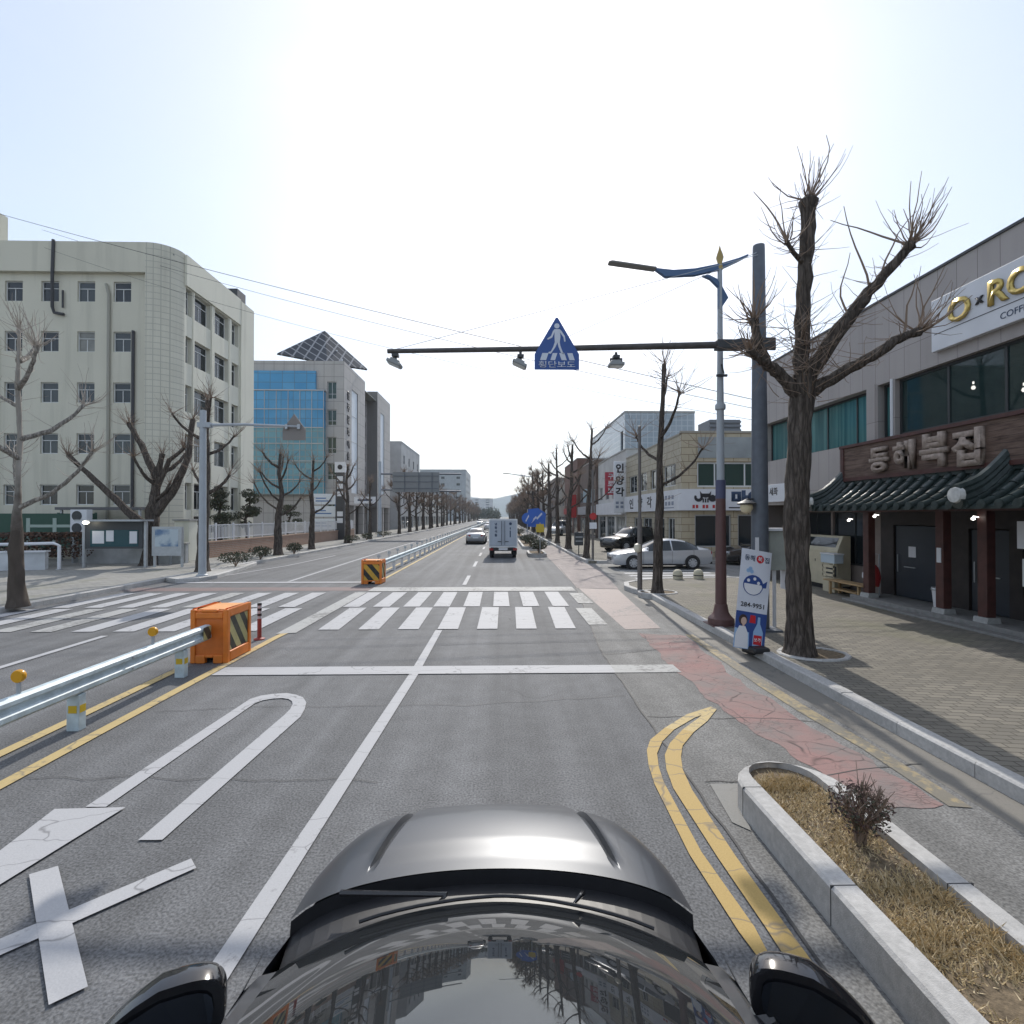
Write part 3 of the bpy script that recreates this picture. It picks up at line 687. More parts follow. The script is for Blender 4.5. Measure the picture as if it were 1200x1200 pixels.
m = MB(); m.box(10.0, 10.199, ya, yb+.05, 3.52, 3.66); m.tube([(10.06, ya, 3.68), (10.06, yb+.1, 3.68)], .08, 8); m.build("top_ridge", GIWA, cn, fix=False)

# ---- right: beige corner restaurant across the side street
BX, BY = 10.8, 30.4
BEIGE = m_tiles("beige_stone_front", (.47, .40, .28), (.42, .36, .26), (.2, .15, .09), (0, 2), .9, .42, .5, .02)
BEIGES = m_tiles("beige_stone_side", (.46, .41, .31), (.42, .37, .28), (.2, .16, .1), (1, 2), .9, .42, .5, .02)
GREYB = mat("grey_panel_strip", (.28, .30, .30), .7, var=.15, vscale=1)
bb = thing("corner_restaurant", "beige stone two storey corner building with a white wrap-round sign, behind the silver sedan", "building", (BX, BY, 0))
of = [(.95, 5.0, 4.35, 5.85), (.8, 3.0, .75, 2.7), (3.4, 6.2, .75, 2.7), (6.8, 9, .75, 2.7), (5.6, 9.5, 4.35, 5.85)]
m = MB(); wall(m, (BX, BY), (1, 0), 12, 0, 7.6, of, .2); m.quad((BX+12, BY, 0), (BX+12, 44, 0), (BX+12, 44, 7.6), (BX+12, BY, 7.6)); m.build("wall", BEIGE, bb, fix=False)
oside = [(1.0, 3.4, 4.5, 5.9), (4.4, 6.3, 4.5, 5.9), (7.2, 9.2, 4.5, 5.9), (10, 12.5, 4.5, 5.9), (1.2, 2.6, .15, 2.5), (3.2, 5, .4, 2.5), (6, 8.4, .4, 2.5), (9, 11, .15, 2.5)]
m = MB(); wall(m, (BX, BY+13.4), (0, -1), 13.4, 0, 7.5, [(13.4-b, 13.4-a, c, d) for a, b, c, d in oside], .2); m.build("side_wall", BEIGES, bb, fix=False)
m = MB(); m.box(BX+.05, BX+12, BY+.05, BY+13.4, 7.35, 7.45); m.build("roof", ROOFG, bb)
m = MB(); m.box(BX-.04, BX+12, BY-.04, BY+.22, 7.602, 7.72); m.box(BX-.04, BX+.22, BY+.221, BY+13.4, 7.502, 7.62); m.build("roof_coping", mat("concrete_coping", (.33, .30, .25), .8), bb)
m = MB(); m.box(BX+1.0, BX+9, BY-.03, BY-.002, 6.1, 7.35); m.build("facade_panel", GREYB, bb)
GREENG = mat("dark_green_glass", (.02, .05, .042), .06, spec=.5)
window(bb, (BX, BY), (1, 0), of[0], FRW, GREENG, .12, .1, [.27, .32, .72]); window(bb, (BX, BY), (1, 0), of[4], FRW, GREENG, .12, .1, [.4])
for o in of[1:4]: window(bb, (BX, BY), (1, 0), o, FRA, DARKG, .12, .08)
for a, b, c, d in oside: window(bb, (BX, BY+13.4), (0, -1), (13.4-b, 13.4-a, c, d), FRW, DARKG, .12, .07, [.5])
m = MB(); m.prism([(BX-.25, BY+13.2), (BX-.25, BY-.25), (BX+11, BY-.25), (BX+11, BY-.003), (BX-.003, BY-.003), (BX-.003, BY+13.2)], 'z', 2.95, 4.22); sg = m.build("wrap_round_sign", WHT, bb)
fy = BY - .253
hm = MB(); bx = BX + 1.35                                                          # bull-horn emblem
arc = lambda cx, cz, r, a0, a1, n=9: [(cx + r*math.cos(R(a0 + (a1-a0)*i/n)), cz + r*math.sin(R(a0 + (a1-a0)*i/n))) for i in range(n+1)]
hm.prism(arc(bx-.42, 3.72, .26, 150, 380) + arc(bx-.42, 3.76, .12, 370, 160), 'y', fy-.02, fy); hm.prism(arc(bx+.42, 3.72, .26, 390, 160)[::-1] + arc(bx+.42, 3.76, .12, 20, 170)[::-1], 'y', fy-.02, fy)
hm.prism([(bx-.34, 4.1), (bx-.22, 3.95), (bx+.22, 3.95), (bx+.34, 4.1), (bx+.3, 3.78), (bx, 3.70), (bx-.3, 3.78)], 'y', fy-.02, fy)
for k in (-.14, 0, .14): hm.box(bx+k-.04, bx+k+.04, fy-.02, fy, 3.42, 3.66)
hm.build("bull_horn_emblem", INK, sg)
m = MB(); [m.box(bx-.78+.2*i, bx-.78+.2*i+.14, fy-.008, fy, 3.08, 3.28) for i in range(8) if i not in (2, 5)]; m.build("sign_small_print", REDL, sg)
text("마이", .85, (BX+3.85, fy, 3.72), (1, 0, 0), (0, 0, 1), NAVY, sg, width=1.9, bold=.07)
m = MB(); m.box(BX+2.75, BX+3.85, fy-.01, fy, 3.08, 3.15); m.build("sign_rule", INK, sg)
sx = BX - .252
for ch, yy, s_ in (("인", 41.2, .8), ("양", 38.6, .85), ("각", 36.2, .8), ("식", 34.0, .6), ("당", 33.2, .0)):
    if s_: text(ch, s_, (sx, yy, 3.6), (0, -1, 0), (0, 0, 1), INK, sg, width=s_*1.5, bold=.03)
m = MB()
for k in range(4):
    for j in range(2): m.box(sx-.006, sx, 32.9-k*.62, 33.3-k*.62, 3.78-.38*j-.12, 3.78-.38*j+.12)
m.box(sx-.006, sx, 31.0, 33.3, 3.1, 3.16); m.build("sign_small_print", mat("grey_blue_print", (.22, .25, .32), .5), sg)
m = MB(); m.box(13.6, 15.6, 33, 35, 7.45, 8.9)
for i in range(5): m.box(13.5, 15.62, 32.9, 32.99, 7.6+.27*i, 7.72+.27*i)
m.build("roof_cooling_unit", mat("cooling_unit_grey", (.16, .17, .19), .6), bb)
# projecting vertical sign
vs_ = thing("projecting_sign", "tall white projecting sign with three black Korean letters beside the beige corner building", "sign", (10.25, 44.0, 2.9))
m = MB(); m.box(9.75, 10.75, 43.9, 44.15, 2.9, 7.35); b_ = m.build("sign_box", WHT, vs_, bev=.02)
for ch, zz in (("인", 6.75), ("양", 5.7), ("각", 4.7)): text(ch, .8, (10.25, 43.9, zz), (1, 0, 0), (0, 0, 1), INK, b_, bold=.04)
m = MB(); [m.box(9.9+.4*i, 10.15+.4*i, 43.893, 43.9, 3.3+.35*j, 3.52+.35*j) for i in range(2) for j in range(2)]; m.build("sign_small_print", mat("grey_blue_print", (.2, .2, .2)), b_)
m = MB(); m.tube([(10.7, 44.02, 6.9), (10.95, 44.02, 6.9)], .04, 6); m.tube([(10.7, 44.02, 3.4), (10.95, 44.02, 3.4)], .04, 6); m.build("bracket", DSTEEL, vs_)

# ---- generic street-front blocks
def block(name, label, x0, x1, y0, y1, h, wm_, wins, side, front=True, cat="building", fm=FRA, gm=DARKG, base=None, rows=None, roofm=ROOFG, wx=1.6, wz=1.4, floor=3.2, gap=2.6, shop=True):
    """plain block: openings on the street face (side=+1 faces +X, -1 faces -X) and on the face towards us"""
    b = thing(name, label, cat, (x0, y0, 0)); L = y1-y0; nf = rows if rows is not None else int((h-1)/floor)
    ops = []
    for f in range(nf):
        z = 1.1 + floor*f
        if f == 0 and shop:
            n = max(1, int(L/4)); ops += [(L*i/n+.4, L*(i+1)/n-.4, .2, 2.6) for i in range(n)]
        else:
            n = max(1, int(L/gap)); ops += [(L*(i+.5)/n-wx/2, L*(i+.5)/n+wx/2, z, z+wz) for i in range(n)]
    sxx = x1 if side > 0 else x0; p0 = (sxx, y0) if side > 0 else (sxx, y1); u_ = (0, 1) if side > 0 else (0, -1)
    m = MB(); wall(m, p0, u_, L, 0, h, ops, .15)
    W = x1-x0; opf = []
    if front:
        for f in range(nf):
            z = 1.1 + floor*f; n = max(1, int(W/(gap*1.2))); opf += [(W*(i+.5)/n-wx/2, W*(i+.5)/n+wx/2, z, z+wz) for i in range(n)]
    wall(m, (x0, y0), (1, 0), W, 0, h, opf, .15); wall(m, (x1, y1), (-1, 0), W, 0, h)
    o_ = x0 if side > 0 else x1; m.quad((o_, y0, 0), (o_, y1, 0), (o_, y1, h), (o_, y0, h))
    m.build("wall", wm_, b, fix=False)
    for o in ops: window(b, p0, u_, o, fm, gm if gm is not DARKG else anyglass(), .1, .06, [.5])
    for o in opf: window(b, (x0, y0), (1, 0), o, fm, gm, .1, .06, [.5])
    m = MB(); m.box(x0+.05, x1-.05, y0+.05, y1-.05, h-.35, h-.25); m.build("roof", roofm, b)
    m = MB(); t = .2
    m.box(x0-.05, x1+.05, y0-.05, y0+t, h+.002, h+.12); m.box(x0-.05, x1+.05, y1-t, y1+.05, h+.002, h+.12); m.box(x0-.05, x0+t, y0+t, y1-t, h+.002, h+.12); m.box(x1-t, x1+.05, y0+t, y1-t, h+.002, h+.12)
    m.build("roof_coping", CONC, b)
    return b
def plain(n, c, v=.1): return mat(n, c, .8, var=v, vscale=.8, var2=v, v2scale=.15)
b2 = block("shop_building", "white two storey shop building left of the tall three-letter sign", 10.9, 22, 44.3, 57, 8.4, plain("white_shop_render", (.50, .49, .47)), 0, -1)
m = MB(); m.box(10.55, 10.89, 44.6, 56.6, 2.75, 3.9); q = m.build("shop_fascia", WHT, b2)
rs = thing("projecting_sign", "red projecting sign with white lettering behind the tall white three-letter sign", "sign", (10.2, 47.5, 4.6))
m = MB(); m.box(9.7, 10.75, 47.4, 47.62, 4.6, 6.7); r_ = m.build("sign_box", mat("crimson_sign", (.36, .03, .055), .5), rs); m = MB(); m.tube([(10.7, 47.5, 6.3), (10.95, 47.5, 6.3)], .04, 6); m.build("bracket", DSTEEL, rs)
for ch, zz in (("구", 6.3), ("로", 5.65), ("보", 5.0)): text(ch, .5, (10.22, 47.4, zz), (1, 0, 0), (0, 0, 1), WHT, r_, bold=.03)
b3 = block("shop_building", "brown-roofed low shop building with a pale blue square sign, right side", 10.7, 20, 57.5, 69, 9.0, plain("brown_shop_render", (.16, .12, .10)), 0, -1)
m = MB(); m.box(9.7, 10.69, 60, 60.2, 4.2, 5.8); m.build("projecting_sign_panel", mat("pale_blue_sign", (.45, .55, .6), .5), b3); m = MB(); m.box(10.3, 10.69, 58, 68.5, 2.8, 3.8); m.build("shop_fascia", mat("grey_fascia", (.4, .4, .42)), b3)
b4 = block("shop_building", "red brick three storey shop building with a red ground floor sign, right side", 10.5, 22, 70, 84, 10.5, plain("red_brick_render", (.20, .115, .09)), 0, -1)
m = MB(); m.box(9.6, 10.49, 71, 71.2, 2.4, 5.6); m.box(10.2, 10.49, 71.5, 83, 2.9, 3.8); m.build("red_sign_panel", mat("bright_red_sign", (.45, .04, .04), .5), b4)
cols = [((.34, .31, .27), 8.5), ((.22, .19, .17), 10), ((.42, .41, .39), 7.5), ((.28, .16, .12), 9.5), ((.36, .36, .37), 11), ((.30, .27, .22), 8), ((.44, .42, .38), 10)]
yy = 85
labs = ["sand coloured shop block just past the red brick building", "dark grey brown shop block fourth past the beige corner", "low white shop block between a grey and a brick block far along the right side", "brick coloured shop block far along the right side", "grey office block far along the right side of the road", "low tan shop block near the far end of the right side", "pale office block farthest along the right side of the road"]
for (c, h), lb in zip(cols, labs):
    L = 26 if yy > 110 else 14
    block("shop_building", lb, 10.6, 24, yy, yy+L-1, h, plain("far_front_%d" % yy, c), 0, -1, gap=4, wx=2.4); yy += L
GB = m_tiles("blue_grey_glass_block", (.33, .37, .41), (.29, .34, .38), (.42, .46, .50), (0, 2), .62, .62, 0, .05, .2, .25, .1)
GBS = m_tiles("blue_grey_glass_block_side", (.36, .41, .45), (.32, .37, .41), (.46, .5, .54), (1, 2), .62, .62, 0, .05, .2, .25, .1)
gt = thing("glass_block_building", "tall blue grey building clad in square glass tiles rising behind the beige corner building", "building", (13.4, 55, 0))
m = MB(); wall(m, (13.4, 55), (1, 0), 7.6, 0, 13.8); wall(m, (21, 75), (-1, 0), 7.6, 0, 13.8); m.build("wall", GB, gt, fix=False)
m = MB(); wall(m, (13.4, 75), (0, -1), 20, 0, 13.8, [(18, 19.2, 8, 12)], .2); m.quad((21, 55, 0), (21, 75, 0), (21, 75, 13.8), (21, 55, 13.8)); m.build("side_wall", GBS, gt, fix=False)
m = MB(); m.box(13.35, 21.05, 54.95, 75, 13.802, 14.0); m.build("roof", CONC, gt)

# ---- left: cream five storey block
CX0, CY0 = -46.0, 30.0
cb = thing("cream_office_building", "cream five storey block with rounded tiled corner and small square windows, left", "building", (-20.35, CY0, 0))
xs = [-34.2 + 2.05*i for i in range(7)]; zs = [3.85, 6.8, 9.75, 12.7, 15.6]
opw = [(x - CX0 - .5 - .0, x - CX0 + .5, z-.6, z+.57) for z in zs for x in xs] + [(x - CX0 - .5, x - CX0 + .5, .35, 1.5) for x in xs]
m = MB(); wall(m, (CX0, CY0), (1, 0), -20.42-CX0, 0, 16.62, opw, .16)
m.quad((CX0, CY0, 0), (CX0, 39.3, 0), (CX0, 39.3, 18.35), (CX0, CY0, 18.35)); m.quad((CX0, 39.3, 0), (-19.2, 39.3, 0), (-19.2, 39.3, 18.35), (CX0, 39.3, 18.35))
m.build("wall", CREAM, cb, fix=False)
m = MB(); m.box(CX0, -29.4, CY0-.3, CY0, 0, 16.6); 
m = MB(); m.box(CX0, -20.42, CY0-.28, CY0+.3, 16.62, 18.35); m.build("parapet", CREAM, cb)
m = MB(); n = 12; vs = []
for i in range(n+1):
    a = math.pi/2*i/n; vs.append((-20.42 + 1.45*math.sin(a), CY0-.28 + 1.3*(1-math.cos(a))))
for i in range(n): m.add([(*vs[i], 0), (*vs[i+1], 0), (*vs[i+1], 18.35), (*vs[i], 18.35)], [(0, 1, 2, 3)], True)
m.quad((-20.42, CY0-.28, 0), (-20.42, CY0, 0), (-20.42, CY0, 16.62), (-20.42, CY0-.28, 16.62))
m.add([(*p, 18.35) for p in vs] + [(-20.42, CY0+1.02, 18.35)], [tuple(range(n+2))]); m.build("rounded_corner", CTILE, cb, fix=False)
SX, SY = -18.97, CY0 + 1.02
ostr = [(a, b, z-.85, z+.78) for z in zs for a, b in ((.12, .75), (.95, 2.75), (3.25, 4.95), (5.4, 6.3))]
ostr += [(a, b, .3, 2.6) for a, b in ((.95, 2.75), (3.25, 4.95))]
m = MB(); wall(m, (SX, SY), (0, 1), 6.4, 0, 18.35, ostr, .35); m.build("street_wall", CREAM2, cb, fix=False)
m = MB(); m.box(SX-.3, SX+.16, SY+6.4, SY+8.3, 0, 18.2); m.build("end_pier", CREAM2, cb)
for a in (.8, 2.82, 5.0): m = MB(); m.box(SX-.3, SX+.05, SY+a, SY+a+.14, 0, 16.4); m.build("fin", CREAM2, cb)
m = MB(); m.box(SX-.2, SX+.14, SY, SY+6.39, 16.45, 18.3); m.build("street_parapet", CREAM2, cb)
m = MB(); m.box(CX0+.1, SX-.2, CY0+.3, 39.2, 17.9, 18.0); m.build("roof", ROOFG, cb)
m = MB(); m.box(-38, -32.2, 33, 34, 17.9, 22.1); m.build("stair_tower", CREAM, cb); m = MB(); m.box(-19.9, -19.2, 37.6, 38.8, 18.36, 19.2); m.build("roof_tank", DSTEEL, cb)
for o in opw: window(cb, (CX0, CY0), (1, 0), o, FRW, anyglass(), .13, .05, [(.5, 0, .66)], [.66])
for o in ostr: window(cb, (SX, SY), (0, 1), o, FRW, anyglass(), .3, .06, [(.5, 0, .7)] if o[1]-o[0] > 1 else (), [.7])
PIPE = mat("dark_drainpipe", (.05, .05, .055), .6); PIPEC = mat("cream_drainpipe", (.33, .32, .27), .6)
m = MB(); m.tube([(-25.55, CY0-.33, 18.4), (-25.6, CY0-.33, 16.5), (-25.7, CY0-.2, 14.6), (-25.65, CY0-.14, 14.3), (-25.1, CY0-.14, 14.2)], .085, 6); m.tube([(-25.2, CY0-.1, 15.6), (-25.2, CY0-.1, 14.6)], .05, 6); m.build("drainpipe", PIPE, cb)
m = MB(); m.tube([(-22.75, CY0-.1, 16.0), (-22.6, CY0-.1, 15.4), (-22.6, CY0-.1, 0)], .08, 6); m.build("drainpipe", PIPEC, cb)
m = MB(); m.tube([(-21.2, CY0-.1, 13.3), (-21.2, CY0-.1, 0)], .085, 6); m.build("drainpipe", PIPE, cb)
m = MB(); m.tube([(-28.9, CY0-.1, 12.9), (-28.9, CY0-.1, 0)], .06, 6); m.build("drainpipe", PIPEC, cb)

# ---- left: glass fronted office with the slanting solar canopy
GY = 62.3; LIM = m_tiles("grey_limestone", (.44, .415, .395), (.41, .39, .375), (.2, .19, .18), (1, 2), 1.2, 1.5, 0, .03)
LIMF = m_tiles("grey_limestone_front", (.44, .42, .40), (.41, .395, .38), (.2, .19, .18), (0, 2), 1.2, 1.5, 0, .03)
gb = thing("glass_office_building", "blue glass fronted grey office building with a slanting solar canopy on its roof", "building", (-19, GY, 0))
ofr = [(-21.0+45, -19.9+45, z0, z1) for z0, z1 in ((16.8, 18.9), (13.6, 15.5), (10.2, 12.2), (7.0, 9.0), (3.6, 5.4))]
m = MB(); wall(m, (-45, GY), (1, 0), 26, 0, 21.4, ofr, .25); m.build("front_wall", LIMF, gb, fix=False)
m = MB(); wall(m, (-19, GY), (0, 1), 9.6, 4.0, 21.4, [(3.2, 6.0, 5.5, 18.8)], .3); m.quad((-19, GY+9.6, 0), (-20.6, GY+9.6, 0), (-20.6, GY+9.6, 21.4), (-19, GY+9.6, 21.4))
wall(m, (-20.6, GY+9.6), (0, 1), 7.2, 0, 20.6, [(.6, 6.5, 4+i*3.4, 6.7+i*3.4) for i in range(5)], .3)
m.quad((-20.6, GY+16.8, 0), (-19, GY+16.8, 0), (-19, GY+16.8, 21.8), (-20.6, GY+16.8, 21.8)); wall(m, (-19, GY+16.8), (0, 1), 9, 4, 21.8, [(2.0, 4.6, 6, 19)], .25)
m.quad((-19, GY+25.8, 0), (-45, GY+25.8, 0), (-45, GY+25.8, 21), (-19, GY+25.8, 21)); m.quad((-45, GY, 0), (-45, GY+25.8, 0), (-45, GY+25.8, 21), (-45, GY, 21)); m.quad((-19, GY, 4), (-19, GY+25.8, 4), (-21, GY+25.8, 4), (-21, GY, 4)); m.quad((-21, GY+.1, 0), (-21, GY+25.8, 0), (-21, GY+25.8, 4), (-21, GY+.1, 4))
m.build("street_wall", LIM, gb, fix=False)
for yy in (.05, 4.5, 8.9, 16.9, 20.8, 25): m = MB(); m.box(-19.7, -19.05, GY+yy, GY+yy+.7, 0, 4); m.build("column", LIM, gb)
m = MB(); m.box(-44.9, -19.2, GY+.2, GY+25.6, 20.3, 20.4); m.build("roof", ROOFG, gb)
BLUEG = m_tiles("blue_curtain_glass", (.06, .27, .50), (.10, .33, .55), (.10, .16, .2), (0, 2), 1.45, 1.1, 0, .03, .3, .08, .0)
PALEG = m_tiles("green_curtain_glass", (.17, .36, .42), (.11, .29, .38), (.24, .30, .30), (0, 2), 1.45, .75, 0, .06, .3, .1, .0)
m = MB(); m.box(-31, -21.2, GY-.7, GY-.01, 13.2, 17.6); cg = m.build("curtain_wall", BLUEG, gb); m = MB(); m.box(-31, -21.2, GY-.7, GY-.01, 5.2, 13.19); m.build("curtain_wall", PALEG, gb)
m = MB(); m.box(-31, -22.3, GY-.35, GY-.01, 17.75, 20.1); m.build("curtain_wall", BLUEG, gb)
m = MB(); m.box(-31.1, -21.1, GY-.8, GY-.01, 17.61, 17.74)
for i in range(8): m.box(-31+1.4*i-.03, -31+1.4*i+.03, GY-.76, GY-.701, 5.2, 17.6)
for z in (7, 9.2, 11.3, 13.2, 15.4): m.box(-31, -21.2, GY-.78, GY-.761, z-.05, z+.05)
m.build("curtain_wall_mullions", FRA, gb)
for o in ofr: window(gb, (-45, GY), (1, 0), o, FRA, GREENG, .2, .08, [.5], [.3])
BANW = mat("white_banner_cloth", (.70, .74, .78), .7, var=.05, vscale=1)
window(gb, (-19, GY), (0, 1), (3.2, 6.0, 5.5, 18.8), FRA, BANW, .1, .1, [], [.25, .5, .75]); window(gb, (-19, GY+16.8), (0, 1), (2.0, 4.6, 6, 19), FRA, BANW, .1, .1)
for i in range(5): window(gb, (-20.6, GY+9.6), (0, 1), (.6, 6.5, 4+i*3.4, 6.7+i*3.4), FRD, DARKG, .2, .1, [.33, .66])
for k, ch in enumerate("울주문화예술원"): text(ch, 1.05, (-18.99, GY+1.7, 17.6-1.5*k), (0, 1, 0), (0, 0, 1), INK, gb, bold=.03, ext=.06, width=1.0)
k = NB("solar_panel_grid", .7, .2); v_ = k.map((1, 1, 0)); cc_, ff_ = k.brick((.07, .075, .085), (.055, .06, .07), (.30, .30, .31), v_, 1, 1.1, 1.1, .09, 0); SOLAR = k.col(cc_)
A_, B_, C_ = Vector((-27.2, 62.6, 22.2)), Vector((-24.4, 71, 28.0)), Vector((-18.4, 70.5, 22.6)); D_ = (A_ + C_)/2 + Vector((.6, -.9, -.45))
nn_ = (B_-A_).cross(C_-A_).normalized()*.25
m = MB(); m.add([A_, B_, C_, D_, A_-nn_, B_-nn_, C_-nn_, D_-nn_], [(0, 1, 2, 3), (7, 6, 5, 4), (0, 4, 5, 1), (1, 5, 6, 2), (2, 6, 7, 3), (3, 7, 4, 0)]); sp = m.build("solar_canopy", SOLAR, gb)
for (x, y_, z) in ((-25, 66.5, 24.0), (-23.5, 68, 25.0), (-22, 69, 24.9), (-21, 68, 23.4), (-24.2, 69.5, 26.4), (-20.5, 69.5, 23.3)): m = MB(); m.tube([(x, y_, 20.4), (x, y_, z)], .09, 6); m.build("canopy_post", WHT, sp)

block("grey_office_building", "plain grey block with four small dark top windows beyond the glass office", -33, -19, 98, 120, 16.8, plain("pale_grey_render", (.36, .37, .38)), 0, 1, rows=4, wx=1.4, gap=5, floor=3.9, wz=1.7)
block("low_hall_building", "low pale glass hall behind the far left trees", -40, -20, 128, 190, 9, plain("pale_hall_render", (.40, .40, .38)), 0, 1, gm=GREENG, gap=4, wx=3, rows=2, floor=4)
block("grey_apartment_building", "wide grey multi storey block far down the left side of the road", -45, -19.5, 285, 330, 28.5, plain("grey_far_render", (.36, .38, .39)), 0, 1, rows=7, gap=6, wx=2, floor=3.7, shop=False)
block("white_apartment_building", "pale apartment slab far down the road below the mountains", -52, -14, 900, 925, 34, plain("far_pale_render", (.5, .5, .5)), 0, 1, rows=8, gap=14, wx=6, floor=4.2, shop=False)
block("far_office_building", "small grey block far down the right side of the road near its end", 12, 40, 330, 360, 15, plain("far_grey2", (.3, .3, .31)), 0, -1, rows=4, gap=6, wx=2)

# ------------------------------------------------------------------ the vehicle below the camera (dark SUV)
def m_paintcar(name, c, metal=.0, rough=.28, coat=1.0): return mat(name, c, rough, metal, coat=coat)
OWNP = m_paintcar("dark_grey_car_paint", (.068, .073, .082), .35, .37, .18); OWNP.node_tree.nodes["Principled BSDF"].inputs["Specular IOR Level"].default_value = .3
WSG = mat("windscreen_glass", (.020, .022, .024), .015, spec=.8, ior=1.55)
GBLK = mat("gloss_black", (.012, .012, .014), .12, coat=.6); MIRR = mat("mirror_glass", (.10, .115, .14), .04, .9)
CH = mat("chrome", (.62, .63, .65), .15, 1.0); HEADL = mat("headlamp_glass", (.42, .44, .46), .1, coat=1.0); TAILR = mat("tail_lamp_red", (.30, .012, .012), .2, coat=.6)
ow = thing("own_vehicle", "dark grey glossy vehicle seen from above its bonnet at the bottom of the view", "car", (-.03, 0, 0))
ox = -.03
def smooth(a, b, x):
    t = min(1, max(0, (x-a)/(b-a))); return t*t*(3-2*t)
def hood_pt(s, t):
    """s 0 nose .. 1 rear edge, t -1..1 across"""
    a = abs(t); hw = .83 - .07*(1-s)**2.2
    x = t*hw
    yf = 3.20 - .07*a**2 - .30*a**7; yb_ = 2.29 - .17*a**2.2
    y = yf + (yb_-yf)*s
    z = .74 + .24*(1-(1-min(1, s*1.15))**3.6) + .055*s
    z -= .022*a**2 + .06*a**9
    gc = .415 + .15*s; gw = .042*(1-s) + .012; d = abs(abs(x)-gc)/gw
    k_ = (1-smooth(.74, .92, s))*smooth(.03, .12, s)
    z += .014*(1-smooth(gc-.01, gc+.05, abs(x)))*k_ - .034*(1-smooth(.55, 1., d))*k_
    return (x+ox, y, z)
def hood_cols(s):                                                                 # columns that run along the two creases
    hw = .83 - .07*(1-s)**2.2; gc = .415 + .15*s; gw = .042*(1-s) + .012; a, b = gc-gw*1.25, gc+gw*1.6; c = []
    for x0_, x1_, n_ in ((0, a, 14), (a, b, 14), (b, hw, 16)): c += [x0_ + (x1_-x0_)*k/n_ for k in range(n_)]
    c.append(hw); return [-x/hw for x in c[:0:-1]] + [x/hw for x in c]
m = MB(); NS = 70; NT = len(hood_cols(0))-1
vs = [hood_pt(i/NS, t) for i in range(NS+1) for t in hood_cols(i/NS)]
m.add(vs, [(i*(NT+1)+j, i*(NT+1)+j+1, (i+1)*(NT+1)+j+1, (i+1)*(NT+1)+j) for i in range(NS) for j in range(NT)], True)
m.build("bonnet", OWNP, ow, fix=False)
# lower body: rings from sill to shoulder, nose to tail
m = MB(); ring = []
sts = [(3.10, .60, .30, .62), (3.04, .70, .28, .66), (2.86, .80, .24, .72), (2.6, .855, .22, .80), (2.3, .88, .2, .86), (1.9, .895, .2, .95), (1.0, .905, .2, 1.02), (-.6, .905, .2, 1.03), (-1.6, .90, .22, 1.04), (-1.95, .86, .3, 1.02), (-2.08, .74, .4, .98)]
for y, wd, z0, z1 in sts:
    h = z1-z0
    ring += [(s_*wd*k+ox, y, z0+h*q) for s_ in (-1, 1) for k, q in ((.93, 0), (.985, .25), (1, .55), (.985, .85), (.925, 1.0))]
n = 10
for i in range(len(sts)-1):
    a, b = i*n, (i+1)*n
    for s_ in (0, 5):
        for j in range(4): m.f.append((a+s_+j, b+s_+j, b+s_+j+1, a+s_+j+1)); m.sm.append(True); m.mi.append(0)
    m.f.append((a, b, b+5, a+5)); m.sm.append(False); m.mi.append(0)
m.v = ring
m.f.append((0, 1, 2, 3, 4, 9, 8, 7, 6, 5)); m.sm.append(False); m.mi.append(0); e = (len(sts)-1)*n
m.f.append((e, e+5, e+6, e+7, e+8, e+9, e+4, e+3, e+2, e+1)); m.sm.append(False); m.mi.append(0)
m.f.append((e+4, e+9, e-n+9, e-n+4)); m.sm.append(False); m.mi.append(0)
m.build("body", OWNP, ow)
m = MB(); m.box(ox-.55, ox+.55, 3.06, 3.125, .40, .60); m.build("grille", BLACK, ow, bev=.02)
for s_ in (-1, 1):
    m = MB(); m.lathe([(.001, -.04), (.1, -.03), (.12, .0), (.08, .035), (.001, .05)], (ox+s_*.62, 3.04, .56), 14, axis='y'); m.build("headlight", HEADL, ow)
# windscreen: profile integrated from its slope
WZ = [0.]
for _i in range(200): _q = (_i+.5)/200; WZ.append(WZ[-1] + 1.18/200*math.tan(R(24 - 11.5*_q)))
def ws(s, t, off=0.):
    a = abs(t); y0, y1 = 2.10 - .23*a**2, .92 - .08*a**2
    hw = .775 + (.655-.775)*s
    y = y0 + (y1-y0)*s
    z = 1.03 + WZ[int(round(s*200))] - .035*a**2 - .03*a**6 + off
    return (t*hw+ox, y, z)
m = MB(); NS, NT = 20, 32
m.add([ws(i/NS, -1+2*j/NT) for i in range(NS+1) for j in range(NT+1)], [(i*(NT+1)+j, i*(NT+1)+j+1, (i+1)*(NT+1)+j+1, (i+1)*(NT+1)+j) for i in range(NS) for j in range(NT)], True)
m.build("windscreen", WSG, ow, fix=False)
m = MB(); NT = 32                                                                # cowl trough between bonnet and glass
ra = [hood_pt(1, -1+2*j/NT) for j in range(NT+1)]; rb_ = [ws(0, -1+2*j/NT) for j in range(NT+1)]
row = lambda f, dz: [(x*.995, y + f, z+dz) for x, y, z in ra]
A = row(0, -.005); B = row(-.012, -.06); D = [(x, y-.06, z-.03) for x, y, z in rb_]; Bm = [((b[0]+d[0])/2, (b[1]+d[1])/2, (b[2]+d[2])/2-.01) for b, d in zip(B, D)]
for P_, Q_ in ((A, B), (B, Bm), (Bm, D)): m.add(P_ + Q_, [(j, j+1, NT+2+j, NT+1+j) for j in range(NT)], False)
m.build("cowl", BLACK, ow, fix=False)
